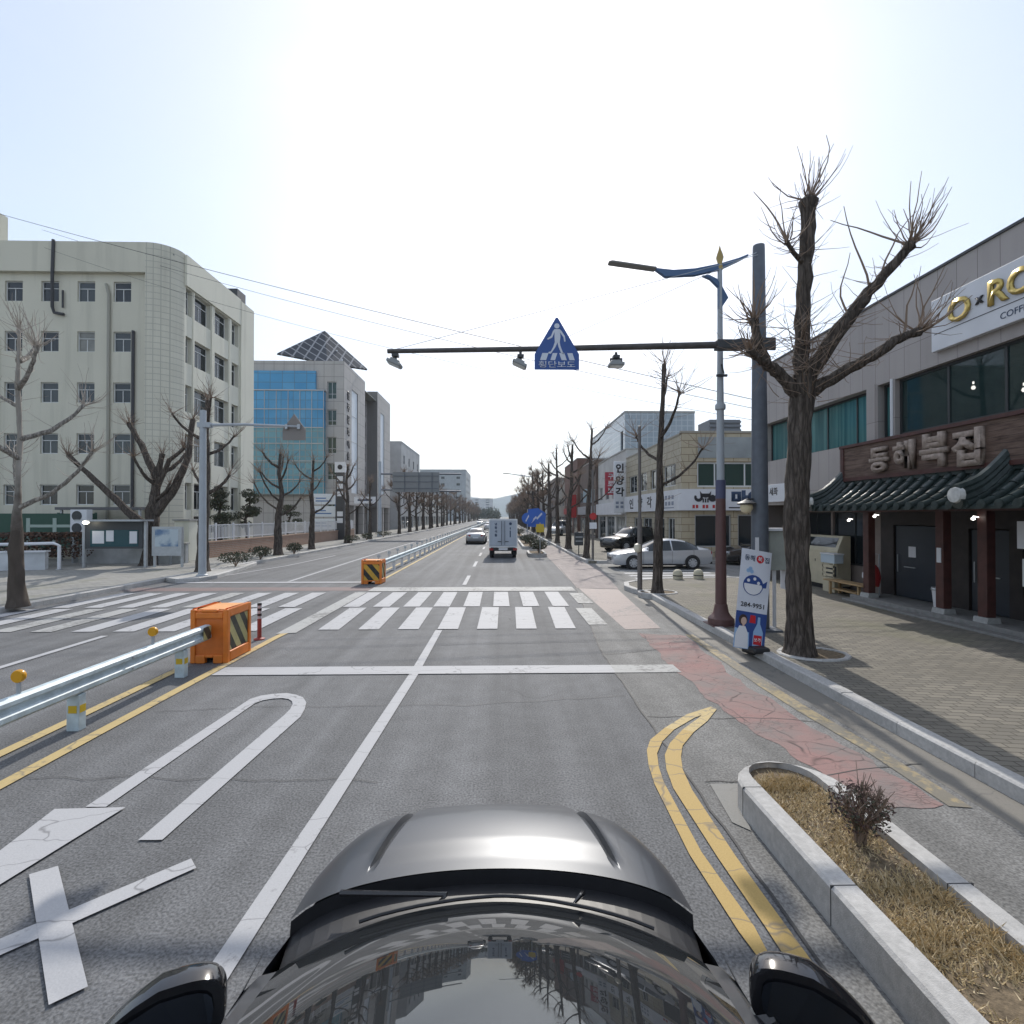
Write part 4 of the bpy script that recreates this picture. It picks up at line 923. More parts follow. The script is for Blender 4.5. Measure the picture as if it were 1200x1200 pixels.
for s_, xa, xb in ((0, -.52, .08), (1, .02, .62)):                               # two wipers lying in the trough
    wp = MB(); pts = []
    for i in range(9):
        t = xa + (xb-xa)*i/8; q = ws(.035 + .02*math.sin(math.pi*i/8), t/.78); pts.append((q[0], q[1]+.03, q[2]+.015))
    wp.tube(pts, [.007]*9, 6); wo_ = wp.build("wiper", BLACK, ow)
    wp = MB(); mid = pts[4]; wp.tube([(pts[0][0] - .12 if s_ == 0 else pts[0][0]+.35, mid[1]+.10, mid[2]-.03), (mid[0]+.03, mid[1]+.03, mid[2]+.008), mid], [.012, .009, .006], 6); wp.build("wiper_arm", GBLK, wo_)
for s_ in (-1, 1):                                                                # A pillars, roof, sides, rear glass
    m = MB()
    L_ = [ws(i/10, s_) for i in range(11)]; O_ = [(x+s_*(.035+.055*(1-i/10)), y-.05, z-.02-.02*i/10) for i, (x, y, z) in enumerate(L_)]
    U_ = [((a[0]*.5+b[0]*.5)+s_*.004, (a[1]+b[1])/2, (a[2]+b[2])/2+.018) for a, b in zip(L_, O_)]
    P_ = [v for t in zip(L_, U_, O_) for v in t]
    m.add(P_, [(i*3+k, i*3+k+1, i*3+k+4, i*3+k+3) for i in range(10) for k in (0, 1)], True)
    # fill between pillar and shoulder
    m.add([(*o,) for o in O_] + [(ox+s_*.84, 1.95-.095*i, 1.0) for i in range(11)], [(i, i+1, 12+i, 11+i) for i in range(11-1)], True)
    m.build("windscreen_pillar", OWNP, ow, fix=False)
m = MB(); NT = 16; sy = [.92, .78, .3, -.5, -1.3, -1.8]; sz = [1.03+WZ[200], 1.05+WZ[200], 1.08+WZ[200], 1.09+WZ[200], 1.07+WZ[200], 1.02+WZ[200]]
P_ = [(ox + (-1+2*j/NT)*(.655 if i == 0 else .64), sy[i]-(.08*abs(-1+2*j/NT)**2 if i == 0 else 0), sz[i] - .05*abs(-1+2*j/NT)**2.5) for i in range(6) for j in range(NT+1)]
m.add(P_, [(i*(NT+1)+j, i*(NT+1)+j+1, (i+1)*(NT+1)+j+1, (i+1)*(NT+1)+j) for i in range(5) for j in range(NT)], True); m.build("roof", GBLK, ow, fix=False)
m = MB()
for s_ in (-1, 1):
    m.add([(ox+s_*.64, y, z) for y, z in ((.78, 1.44), (.3, 1.49), (-.5, 1.505), (-1.3, 1.485), (-1.8, 1.435))] + [(ox+s_*.845, y, 1.02) for y in (1.0, .3, -.5, -1.3, -1.95)], [(i, i+1, 6+i, 5+i) for i in range(4)])
m.add([(ox-.63, -1.8, 1.435), (ox+.63, -1.8, 1.435), (ox+.8, -2.0, 1.02), (ox-.8, -2.0, 1.02)], [(0, 1, 2, 3)]); m.build("window", DARKG, ow, fix=False)
for y in (2.45, -1.25):
    for s_ in (-1, 1):
        m = MB(); m.lathe([(.21, -.11), (.33, -.11), (.355, -.08), (.355, .08), (.33, .11), (.21, .11)], (ox+s_*.80, y, .355), 28, axis='x'); wh = m.build("wheel", RUBBER, ow)
        m = MB(); m.lathe([(.001, s_*.118), (.06, s_*.12), (.20, s_*.114), (.22, s_*.08)], (ox+s_*.80, y, .355), 24, axis='x'); m.build("rim", GALV, wh)
def mirror(s_):
    m = MB(); n1, n2 = 20, 24; vs = []; MR = Matrix.Rotation(-s_*R(24), 3, 'Z')
    c = Vector((ox+s_*.945, 1.50, 1.165))
    for i in range(n1+1):
        th = math.pi*i/n1
        for j in range(n2):
            ph = 2*math.pi*j/n2
            ex = lambda v, p: math.copysign(abs(v)**p, v)
            x = .168*ex(math.cos(th), .62); rr = math.sin(th)**.62
            y = .085*rr*ex(math.cos(ph), .7); z = .10*rr*ex(math.sin(ph), .75)
            if y < -.03: y = -.03
            k = 1 - .22*(x*s_/.165 > 0)*(x*s_/.165)**2
            o_ = max(0, x*s_/.168); tz = 1 - .42*o_**1.3
            vs.append(c + MR @ Vector((x, y*k*(1-.3*o_), z*k*tz - .035*o_)))
    m.add(vs, [(i*n2+j, i*n2+(j+1) % n2, (i+1)*n2+(j+1) % n2, (i+1)*n2+j) for i in range(n1) for j in range(n2)], True)
    m.tube([(ox+s_*.78, 1.55, 1.03), (ox+s_*.86, 1.53, 1.10)], [.05, .04], 8)
    mo = m.build("side_mirror", GBLK, ow)
    m = MB(); pts = []
    for k in range(20):
        a = 2*math.pi*k/20; ex = lambda v: math.copysign(abs(v)**.6, v)
        px_ = .135*ex(math.cos(a)); o_ = max(0, px_*s_/.168); pts.append(c + MR @ Vector((px_, -.036, .068*ex(math.sin(a))*(1-.42*o_**1.3) - .035*o_)))
    m.add(pts, [tuple(range(20))]); m.build("mirror_glass", MIRR, mo)
mirror(-1); mirror(1)

# ------------------------------------------------------------------ other vehicles
ALW = mat("light_alloy", (.52, .53, .55), .4, .1)
def car(name, label, loc, rz, paint, L=4.8, W=1.82, H=1.46, suv=False, group=None, cat="car", lights=True, simple=False):
    t = thing(name, label, cat, (0, 0, 0)); h = L/2; bs = .92 if not suv else 1.05
    k = H/1.46
    if not suv:
        S = [(1.0, .34, .50, .54, .66, .42), (.985, .24, .62, .66, .86, .6), (.93, .2, .70, .75, .95, .66), (.80, .19, .80, .86, .99, .70), (.52, .19, .87, .94, 1, .72), (.42, .19, .88, .98, 1, .73),
             (.30, .19, .89, 1.13*k, 1, .70), (.18, .19, .90, 1.28*k, 1, .67), (.06, .19, .905, 1.40*k, 1, .64), (-.06, .19, .91, 1.445*k, 1, .63), (-.16, .19, .915, H, 1, .63), (-.185, .19, .915, H, 1, .63), (-.34, .19, .925, 1.435*k, 1, .63),
             (-.48, .19, .935, 1.36*k, 1, .64), (-.60, .19, .945, 1.25*k, 1, .66), (-.70, .2, .95, 1.13*k, .99, .68), (-.78, .2, .95, 1.05*k, .98, .69), (-.92, .24, .93, 1.01*k, .95, .68), (-.985, .3, .86, .92, .88, .62), (-1.0, .40, .72, .76, .80, .55)]
        gs = (.36, -.70); wsr = (.45, .04); rwr = (-.46, -.76); pil = (-.15, -.20)
    else:
        S = [(1.0, .36, .66, .72, .72, .5), (.985, .28, .80, .86, .88, .6), (.93, .24, .90, .97, .96, .68), (.75, .23, .97, 1.04, 1, .72), (.50, .23, 1.0, 1.10, 1, .74), (.40, .23, 1.02, 1.22, 1, .73), (.28, .23, 1.03, 1.42*H/1.7, 1, .70), (.16, .23, 1.04, 1.60*H/1.7, 1, .67), (.05, .23, 1.05, 1.67*H/1.7, 1, .66),
             (-.15, .23, 1.05, H, 1, .66), (-.175, .23, 1.05, H, 1, .66), (-.5, .23, 1.06, H, 1, .66), (-.56, .23, 1.06, H, 1, .66), (-.80, .24, 1.07, H*.965, .99, .65), (-.90, .26, 1.06, 1.45*H/1.7, .97, .66), (-.97, .3, 1.02, 1.15, .94, .7), (-1.0, .38, .8, .9, .88, .7)]
        gs = (.34, -.86); wsr = (.45, .10); rwr = (-.78, -.955); pil = (-.14, -.18)
    w2 = W/2; n = 13; mb = MB(); gl = MB(); rings = []
    for y, z0, zb, zt, kw, kr in S:
        half = [(.80*kw, z0), (.93*kw, z0+.03), (.985*kw, z0+(zb-z0)*.35), (kw, z0+(zb-z0)*.62), (.975*kw, zb), (kr*.99, zb+(zt-zb)*.86), (kr*.80, zb+(zt-zb)*.985)]
        r_ = [(x*w2, y*h, z) for x, z in half] + [(0, y*h, zt+.012)]
        rings.append(r_ + [(-x, yy_, z) for x, yy_, z in reversed(r_[:-1])])
    nn = len(rings[0])
    vs = [p for r_ in rings for p in r_]
    for i in range(len(S)-1):
        ya, yb2 = S[i][0], S[i+1][0]; ym_ = (ya+yb2)/2
        for j in range(nn-1):
            f = (i*nn+j, i*nn+j+1, (i+1)*nn+j+1, (i+1)*nn+j)
            side = j in (4, nn-6); top = j in (5, 6, nn-7, nn-8)
            g_ = (side and gs[1] < ym_ < gs[0] and not (pil[1] < ym_ < pil[0]) and not (suv and -.56 < ym_ < -.5)) or (top and (wsr[1] < ym_ < wsr[0] or rwr[1] < ym_ < rwr[0]))
            d = gl if g_ else mb; d.f.append(f); d.sm.append(True); d.mi.append(0)
        mb.f.append((i*nn, (i+1)*nn, (i+1)*nn+nn-1, i*nn+nn-1)); mb.sm.append(False); mb.mi.append(0)
    mb.v = vs; gl.v = vs
    mb.f.append(tuple(range(nn))); mb.sm.append(False); mb.mi.append(0)
    mb.f.append(tuple(reversed(range((len(S)-1)*nn, len(S)*nn)))); mb.sm.append(False); mb.mi.append(0)
    mb.build("body", paint, t, world=False)
    def clean(o):
        bm = bmesh.new(); bm.from_mesh(o.data); bmesh.ops.delete(bm, geom=[v for v in bm.verts if not v.link_faces], context='VERTS'); bm.to_mesh(o.data); bm.free(); return o
    clean(gl.build("window", DARKG, t, world=False, fix=False))
    wr = .325 if not suv else .37
    for yy_ in (.60*h, -.57*h):
        for s_ in (-1, 1):
            m = MB(); m.lathe([(.001, s_*.0), (wr+.05, s_*.0), (wr+.052, s_*.012), (.001, s_*.012)], (s_*(w2-.005), yy_, wr+.01), 22, axis='x')
            m.build("wheel_arch", BLACK, t, world=False)
            m = MB(); m.lathe([(wr*.62, s_*.05), (wr-.03, s_*.055), (wr, s_*.03), (wr, -s_*.16), (wr*.6, -s_*.17)], (s_*(w2-.02), yy_, wr), 24, axis='x'); wh = m.build("wheel", RUBBER, t, world=False)
            m = MB(); m.lathe([(.001, s_*.066), (.05, s_*.064), (.06, s_*.04)], (s_*(w2-.02), yy_, wr), 14, axis='x')
            for q in range(8 if not simple else 5):
                a = 2*math.pi*q/(8 if not simple else 5); c_, s2 = math.cos(a), math.sin(a); r1, r2 = .04, wr*.63; tt = .03
                m.add([(s_*(w2+.038), yy_+c_*r1-s2*tt, wr+s2*r1+c_*tt), (s_*(w2+.038), yy_+c_*r1+s2*tt, wr+s2*r1-c_*tt), (s_*(w2+.036), yy_+c_*r2+s2*tt*1.3, wr+s2*r2-c_*tt*1.3), (s_*(w2+.036), yy_+c_*r2-s2*tt*1.3, wr+s2*r2+c_*tt*1.3)], [(0, 1, 2, 3)])
            m.lathe([(wr*.60, s_*.05), (wr*.66, s_*.056), (wr*.66, s_*.03)], (s_*(w2-.02), yy_, wr), 22, axis='x'); m.build("rim", ALW if not simple else GALV, wh, world=False)
    for s_ in (-1, 1):
        zl = .66 if not suv else .86
        m = MB(); m.obox((s_*w2*.70, h*.955, zl), (.36, .16, .13), rz=-s_*.35); m.build("headlight", HEADL, t, world=False, bev=.03)
        m = MB(); m.obox((s_*w2*.70, -h*.975, zl+.14), (.38, .10, .16), rz=s_*.28); m.build("tail_light", TAILR, t, world=False, bev=.02)
        m = MB(); m.obox((s_*(w2+.09), h*.33, bs+.10), (.2, .10, .13), rz=s_*.15); m.build("side_mirror", paint, t, world=False, bev=.03)
        if not simple:
            for ys_ in ((.40, -.17, -.60) if not suv else (.36, -.15, -.55)):
                i_ = min(range(len(S)), key=lambda q: abs(S[q][0]-ys_)); z0_, zb_ = S[i_][1], S[i_][2]; m = MB(); pr_ = []
                for kx, zz in ((.962, z0_+.10), (.986, z0_+(zb_-z0_)*.35), (1.001, z0_+(zb_-z0_)*.62), (.977, zb_-.01)):
                    pr_ += [(s_*(w2*kx+.003), ys_*h-.006, zz), (s_*(w2*kx+.003), ys_*h+.006, zz)]
                m.add(pr_, [(0, 1, 3, 2), (2, 3, 5, 4), (4, 5, 7, 6)]); m.build("door_seam", BLACK, t, world=False, fix=False)
            m = MB(); m.box(*sorted((s_*w2*.90, s_*w2*.975)), -h*.42, h*.44, S[8][1]+.0, S[8][1]+.075); m.build("sill_trim", BLACK, t, world=False)
        if not simple:
            m = MB(); [m.box(*( (s_*w2*.992, s_*w2*1.006) if s_ > 0 else (s_*w2*1.006, s_*w2*.992)), y_, y_+.18, bs-.13, bs-.10) for y_ in (-.12*h, -.52*h)]; m.build("door_handle", paint, t, world=False)
    m = MB(); m.box(-.45, .45, h*.985, h+.012, .42, .56); m.build("grille", BLACK, t, world=False)
    m = MB(); m.box(-.26, .26, -h-.012, -h*.97, .55, .66); m.build("number_plate", WHT, t, world=False)
    m = MB(); m.box(-w2*.86, w2*.86, -h*.985, -h*.9, .25, .36); m.build("rear_bumper_trim", BLACK, t, world=False)
    t.location = loc; t.rotation_euler = (0, 0, rz)
    if group: t["group"] = group
    return t
SILV = m_paintcar("silver_car_paint", (.52, .54, .57), .35, .3); BLKC = m_paintcar("black_car_paint", (.012, .013, .015), .2, .22); DKC = m_paintcar("charcoal_car_paint", (.035, .033, .034), .3, .25)
WHTC = m_paintcar("white_car_paint", (.70, .71, .72), 0, .3); GRYC = m_paintcar("grey_car_paint", (.30, .31, .33), .5, .3)
car("parked_car", "silver sedan waiting in the side street behind the slim roadside tree", (7.95, 25.75, 0.006), R(90), SILV, 4.95, 1.84, 1.47)
car("parked_car", "black high-roofed suv parked on the pavement before the beige corner building", (9.3, 36.2, .152), R(118), BLKC, 4.5, 1.85, 1.72, suv=True)
car("parked_car", "dark charcoal sedan half hidden behind the tall steel mast in the side street", (14.4, 27.7, .008), R(90), DKC, 4.9, 1.84, 1.45)
car("driving_car", "silver grey sedan driving away in the left lane beside the box truck", (-2.35, 50, .0), 0, GRYC, 4.8, 1.83, 1.47)
car("driving_car", "white car ahead of the silver grey sedan in the left lane", (-2.25, 98, .0), 0, WHTC, 4.7, 1.8, 1.5, simple=True)
car("driving_car", "pale suv with red tail lamps farther up the left lane than the white car", (-2.2, 140, .0), 0, SILV, 4.6, 1.85, 1.7, suv=True, simple=True)
car("driving_car", "white oncoming car far up the opposite carriageway", (-7.0, 170, .0), R(180), WHTC, 4.6, 1.8, 1.5, simple=True)
car("driving_car", "dark car just ahead of the box truck in the right lane", (.4, 75, .0), 0, DKC, 4.6, 1.8, 1.5, simple=True)
car("parked_van", "white van parked by the shops beyond the right row of trees", (7.6, 66, .152), R(150), WHTC, 4.7, 1.8, 1.95, suv=True, cat="van", simple=True)

# box truck
tk = thing("box_truck", "light grey box truck with double rear doors driving away in the right lane", "truck", (0, 0, 0))
BOXP = mat("truck_box_panel", (.40, .44, .50), .45, var=.05, vscale=1.5); BOXE = mat("truck_box_edge", (.62, .64, .66), .4); CHAS = mat("truck_chassis", (.03, .03, .032), .7)
tw, tl, z0, z1 = .88, 3.1, .72, 2.42
m = MB(); m.box(-tw+.05, tw-.05, .03, tl-.03, z0, z1-.03); bo = m.build("cargo_box", BOXP, tk)
m = MB()
for s_ in (-1, 1):
    for y in (0.0, tl-.06): m.box(*sorted((s_*tw, s_*(tw-.07))), y, y+.06, z0-.02, z1)
    m.box(*sorted((s_*tw, s_*(tw-.07))), .061, tl-.061, z1-.07, z1); m.box(*sorted((s_*tw, s_*(tw-.07))), .061, tl-.061, z0-.02, z0+.06)
m.box(-tw+.071, tw-.071, 0, .06, z1-.08, z1+.015); m.box(-tw+.071, tw-.071, 0, .06, z0-.04, z0+.05); m.build("box_frame", BOXE, bo)
for s_ in (-1, 1):
    m = MB(); m.box(*sorted((s_*.015, s_*(tw-.09))), -.01, .029, z0+.07, z1-.1); d = m.build("rear_door", BOXP, tk, bev=.006)
    m = MB(); m.tube([(s_*.10, -.03, z0+.1), (s_*.10, -.03, z1-.12)], .014, 6); m.box(*sorted((s_*.12, s_*.34)), -.035, -.012, z0+.30, z0+.34); m.build("lock_bar", DSTEEL, d)
    m = MB()
    if s_ < 0:
        for kk in range(4): text("냉동식품"[kk], .17, (-.45, -.012, 2.12-.23*kk), (1, 0, 0), (0, 0, 1), NAVY, d, bold=.03)
    else:
        m.lathe([(.05, 0), (.09, 0), (.09, -.012), (.05, -.012)], (.45, -.01, 2.14), 14, axis='y'); m.box(.41, .47, -.016, -.01, 1.78, 1.92); m.box(.40, .47, -.016, -.01, 1.3, 1.72); m.build("door_marking", NAVY, d)
    m = MB(); m.box(*sorted((s_*.62, s_*.86)), -.02, .04, .50, .63); m.build("tail_light", TAILR, tk)
m = MB(); m.box(-.8, .8, .0, .1, .46, .66); m.box(-.5, -.35, .1, 4.6, .48, .68); m.box(.35, .5, .1, 4.6, .48, .68); m.build("chassis", CHAS, tk)
m = MB(); m.box(-.27, .27, -.025, -.003, .52, .64); m.build("number_plate", WHT, tk)
m = MB(); m.prism([(3.2, .5), (4.85, .5), (4.9, 1.05), (4.55, 1.9), (4.3, 1.98), (3.2, 1.98)], 'x', -.82, .82); cbb = m.build("cab", BOXE, tk, bev=.05)
m = MB(); m.prism([(3.5, 1.25), (4.74, 1.25), (4.53, 1.8), (3.5, 1.8)], 'x', -.824, -.75); m.prism([(3.5, 1.25), (4.74, 1.25), (4.53, 1.8), (3.5, 1.8)], 'x', .75, .824); m.build("window", DARKG, cbb)
for y in (.75, 3.9):
    for s_ in (-1, 1): m = MB(); m.lathe([(.15, -.12), (.29, -.12), (.31, -.09), (.31, .09), (.29, .12), (.15, .12)], (s_*.70, y, .31), 20, axis='x'); m.lathe([(.001, s_*.06), (.15, s_*.08)], (s_*.70, y, .31), 16, axis='x', mi=1); m.build("wheel", [RUBBER, GALV], tk)
for s_ in (-1, 1): m = MB(); m.box(*sorted((s_*.55, s_*.85)), .36, .40, .2, .5); m.build("mud_flap", RUBBER, tk)
tk.location = (.14, 31.6, 0)

# ------------------------------------------------------------------ median guard rail, end barrels, posts
RAILP = mat("pale_blue_rail_paint", (.50, .585, .62), .5, .0, var=.16, vscale=9, var2=.12, v2scale=1.1)
prof = [(-.055, .685), (-.02, .70), (.045, .70), (.085, .672), (.085, .632), (.05, .60), (.05, .555), (.088, .525), (.088, .475), (.05, .44), (-.02, .44), (-.055, .455)]
MX = -5.17
def rail(name, label, y0, y1, posts, reflectors, n_tag):
    t = thing(name, label, "guard rail", (MX, y0, 0))
    m = MB(); nseg = max(1, round((y1-y0)/4))
    m.prism([(MX+x, z) for x, z in prof], 'y', y0, y1); b = m.build("rail_beam", RAILP, t, fix=True)
    m = MB()
    yy_ = y0 + 1.2
    while yy_ < y1:
        for z in (.50, .652): m.lathe([(.016, 0), (.016, .012), (.001, .016)], (MX+.086, yy_, z), 8, axis='x')
        yy_ += 2.0
    m.build("bolt", GALV, b)
    return t
nr = rail("guard_rail", "pale blue steel guard rail in the near median running into the orange barrel", -10, 9.12, 0, 0, 0)
ORF = mat("yellow_reflector_sheet", (.62, .42, .02), .4)
for y in [6.37-2.05*k for k in range(-1, 8)]:
    m = MB(); m.box(MX-.075, MX+.075, y-.055, y+.055, 0, .438); p_ = m.build("rail_post", RAILP, nr, bev=.008)
    m = MB(); m.box(MX-.05, MX+.05, y-.059, y-.056, .22, .31); m.box(MX+.076, MX+.079, y-.045, y+.045, .22, .31); m.build("reflector_patch", ORF, p_)
for y in (7.74, 5.62, 3.5, 1.4, -.7, -2.8):
    m = MB(); m.box(MX-.02, MX+.02, y-.008, y+.008, .70, .83); r_ = m.build("delineator", GALV, nr)
    m = MB(); m.lathe([(.001, -.03), (.062, -.028), (.07, -.015), (.07, .015), (.062, .028), (.001, .03)], (MX, y, .885), 18, axis='y'); m.build("amber_disc", AMBER, r_)
m = MB(); m.box(MX+.089, MX+.094, 8.88, 9.1, .47, .69); m.build("hatched_end_plate", HATCH_Y, nr)
fr = rail("guard_rail", "long white guard rail down the far median beyond the second barrel", 20.6, 190, 0, 0, 0)
sy = 20.9; firstp = None; k = 0
PM = MB(); PM.box(MX-.06, MX+.06, -.06, .06, 0, .438); RM = MB(); RM.tube([(MX-.02, 0, .7), (MX-.02, 0, .92)], .022, 5); RM.box(MX-.085, MX+.05, -.02, .02, .86, .99)
while sy < 188:
    if firstp is None:
        firstp = PM.build("rail_post", WHT, None); firstp.parent = fr; firstd = RM.build("delineator", GALV, None); firstd.parent = fr
        a, b = firstp, firstd
    else:
        a, b = firstp.copy(), firstd.copy(); C.objects.link(a); C.objects.link(b); a.parent = fr; b.parent = fr
    a.location = (-MX, sy - 20.6, 0); b.location = (-MX, sy + 1.0 - 20.6, 0)
    sy += 2.0 if sy < 140 else 3.0

def barrel(label, cx, y0, w_, d, h, hatch_front):
    t = thing("traffic_barrel", label, "traffic barrier", (cx, y0, 0)); x0, x1 = cx-w_/2, cx+w_/2
    m = MB(); f = .07; f2 = .09
    # shell: solid core plus raised ribs so panels read as recessed
    m.box(x0+.03, x1-.03, y0+.03, y0+d-.03, .10, h-.02)
    core = m.build("barrel_core", mat("orange_plastic_panel", (.62, .16, .022), .45, var=.12, vscale=5) if not hatch_front else HATCH_X, t)
    m = MB()
    for (xa, xb, ya, yb2) in ((x0, x1, y0, y0+d),):
        for px_, py_ in ((xa, ya), (xb-f2, ya), (xa, yb2-f2), (xb-f2, yb2-f2)): m.box(px_, px_+f2, py_, py_+f2, .0, h-.0)
        m.box(xa+f2, xb-f2, ya, ya+f2, h-.16, h-.05); m.box(xa+f2, xb-f2, yb2-f2, yb2, h-.16, h-.05); m.box(xa, xa+f2, ya+f2, yb2-f2, h-.14, h); m.box(xb-f2, xb, ya+f2, yb2-f2, h-.14, h)
        for q in (xa+f2+.001, xb-f2-.17): m.box(q, q+.169, ya, ya+f2, 0, .15); m.box(q, q+.169, yb2-f2, yb2, 0, .15)
        m.box(xa+f2+.171, xb-f2-.171, ya, ya+f2, .10, .15)
        m.box(xa, xa+f2, ya+f2, yb2-f2, .02, .20); m.box(xb-f2, xb, ya+f2, yb2-f2, .02, .20)
        m.box(xa+f2+.1, xb-f2-.1, ya, ya+f2, h-.05, h)
    m.build("barrel_frame", ORANGE, t, bev=.018)
    m = MB(); m.box(x0+f2, x1-f2, y0+f2, y0+d-f2, h-.03, h-.004); m.build("barrel_lid", mat("faded_orange_plastic", (.72, .33, .12), .6, var=.12, vscale=7), t)
    for xa, xb in ((x1-.03, x1-.024), (x0+.024, x0+.03)): m = MB(); m.box(xa, xb, y0+f2+.01, y0+d-f2-.01, .21, h-.15); m.build("hatched_panel", HATCH_Y, t)
    return t
barrel("orange barrel with faded yellow hatching at the end of the near guard rail", -5.15, 9.16, .66, .86, .95, False)
barrel("orange barrel with black and yellow striped front, starting the far guard rail", -4.95, 19.7, .78, .7, .92, True)
dp = thing("delineator_post", "short red flexible post with reflective bands behind the near orange barrel", "bollard", (-5.1, 10.95, 0))
m = MB(); m.lathe([(.11, 0), (.11, .02), (.05, .04), (.042, .06), (.042, .74), (.035, .76), (.001, .765)], (-5.1, 10.95, 0), 14); m.build("post", mat("red_brown_plastic", (.26, .035, .025), .45), dp)
for z in (.44, .55, .66): m = MB(); m.lathe([(.0435, 0), (.0435, .055)], (-5.1, 10.95, z), 14); m.build("reflective_band", mat("reflective_band", (.55, .55, .58), .3, .3), dp, fix=False)
for z in (.50, .61, .72): m = MB(); m.lathe([(.0435, 0), (.0435, .045)], (-5.1, 10.95, z), 14); m.build("dark_band", BLACK, dp, fix=False)

# ------------------------------------------------------------------ planters
def capsule(cx, y0, y1, hw, n=10, r=None):
    P = []; r = r or hw
    for a in range(n+1): t = math.pi*a/n; P.append((cx + hw*math.cos(t), y1 - r + r*math.sin(t)))
    for a in range(n+1): t = math.pi + math.pi*a/n; P.append((cx + hw*math.cos(t), y0 + r + r*math.sin(t)))
    return P
def planter(name, label, cx, y0, y1, hw, h, tw, group=None, seams=True):
    t = thing(name, label, "planter", (cx, y0, 0), group=group)
    O, I = capsule(cx, y0, y1, hw), capsule(cx, y0, y1, hw-tw); n = len(O)
    m = MB(); e = .02
    O2 = capsule(cx, y0+e, y1-e, hw-e)
    vs = [(*p, -.01) for p in O] + [(*p, h-e) for p in O] + [(*p, h) for p in O2] + [(*p, h) for p in I] + [(*p, h-.10) for p in I]
    m.add(vs, [(a*n+i, a*n+(i+1) % n, (a+1)*n+(i+1) % n, (a+1)*n+i) for a in range(4) for i in range(n)])
    k = m.build("kerb_ring", STONE, t)
    if seams:
        y = y1-hw
        while y > y0 + hw:
            for s_ in (-1, 1):
                m = MB(); xa, xb = sorted((cx+s_*(hw+.0015), cx+s_*(hw-tw-.0))); m.box(xa, xb, y-.004, y+.004, .0, h+.0015); m.build("stone_joint", DSTEEL, k)
            y -= 1.18
    m = MB(); S_ = capsule(cx, y0, y1, hw-tw-.001); m.sheet(S_, h-.06)
    m.build("planter_soil", SOIL, t)
    return t
planter("planter_island", "kerbed planting island of pale granite with dry straw grass in the right foreground", 2.55, -7, 4.86, .46, .26, .165)
gr = random.Random(11); g = MB()
for i in range(30000):                                                             # dead grass, leaf-sized blades
    y = gr.uniform(-1.2, 4.64); x = 2.55 + gr.uniform(-.285, .285)
    if y > 4.4 and (x-2.55)**2 + (y-4.4)**2 > .28**2: continue
    dens = mnoise.noise(Vector((x*3, y*3, 0)))
    if gr.random() < .35 - dens*1.1: continue
    if (x-2.6)**2 + (y-3.55)**2 < .02 and gr.random() < .7: continue
    a = gr.uniform(0, 6.28); l = gr.uniform(.02, .075)*(1.5 if dens > .25 else 1); tilt = gr.uniform(.35, 1.5)
    dx, dy, dz = math.cos(a)*math.sin(tilt)*l, math.sin(a)*math.sin(tilt)*l, math.cos(tilt)*l
    wx, wy = -math.sin(a)*.0042, math.cos(a)*.0042; z = .20
    g.add([(x-wx, y-wy, z), (x+wx, y+wy, z), (x+dx*.6, y+dy*.6, z+dz*.75), (x+dx, y+dy, z+dz)], [(0, 1, 2), (1, 3, 2)], mi=0 if gr.random() < .55 else (1 if gr.random() < .7 else 2))
stuff(tag(g.build("dry_grass", [mat("straw_grass", (.50, .38, .205), .85), mat("pale_straw_grass", (.64, .52, .33), .85), mat("olive_dry_grass", (.27, .22, .12), .85)], fix=False), "dead straw coloured grass filling the near granite planting island", "grass"))

def leaf_clump(mb, rg, c, rx, rz, n, size, shell=.45, mi=0, nmi=1):
    for _ in range(n):
        while True:
            v = Vector((rg.uniform(-1, 1), rg.uniform(-1, 1), rg.uniform(-1, 1)))
            if shell < v.length <= 1: break
        k = 1 + .22*mnoise.noise(Vector(c)*3 + v*2.2)
        p = Vector(c) + Vector((v.x*rx*k, v.y*rx*k, v.z*rz*k)); s = size*rg.uniform(.6, 1.3)
        a = Vector((rg.gauss(0, 1), rg.gauss(0, 1), rg.gauss(0, 1))).normalized(); b = a.orthogonal().normalized(); 
        mb.add([p - a*s, p + b*s*.45, p + a*s, p - b*s*.45], [(0, 1, 2, 3)], mi=mi + rg.randrange(nmi))
LEAFD = [mat("dark_evergreen_leaf", (.030, .042, .020), .6), mat("brown_green_leaf", (.055, .048, .025), .65), mat("olive_leaf", (.065, .075, .035), .6)]
LEAFW = [mat("winter_leaf_purple", (.065, .032, .027), .65), mat("winter_leaf_brown", (.11, .06, .042), .65), mat("winter_leaf_olive", (.05, .05, .025), .65)]
def shrub(name, label, loc, r, h, n, size, leaves, group=None, seed=1, stems=14):
    rg = random.Random(seed); t = thing(name, label, "shrub", loc, group=group); x, y, z = loc
    m = MB()
    for i in range(stems):
        a = rg.uniform(0, 6.28); rr = r*rg.uniform(.35, .95)
        e = Vector((x+math.cos(a)*rr, y+math.sin(a)*rr, z+h*rg.uniform(.6, 1))); mid = Vector((x+math.cos(a)*rr*.35, y+math.sin(a)*rr*.35, z+h*.4))
        m.tube([(x+rg.uniform(-.03, .03), y+rg.uniform(-.03, .03), z), mid, e], [.011*h/.45, .007*h/.45, .003], 4, cap=False)
        for q in range(3):
            b = mid.lerp(e, rg.uniform(.2, .8)); m.tube([b, b+Vector((rg.uniform(-.5, .5)*r, rg.uniform(-.5, .5)*r, rg.uniform(.1, .4)*h))], [.004, .002], 3, cap=False)
    m.build("stem", TWIG, t)
    m = MB(); leaf_clump(m, rg, (x, y, z+h*.62), r, h*.40, n, size, .3, nmi=len(leaves))
    m.build("foliage", leaves, t, fix=False)
    return t
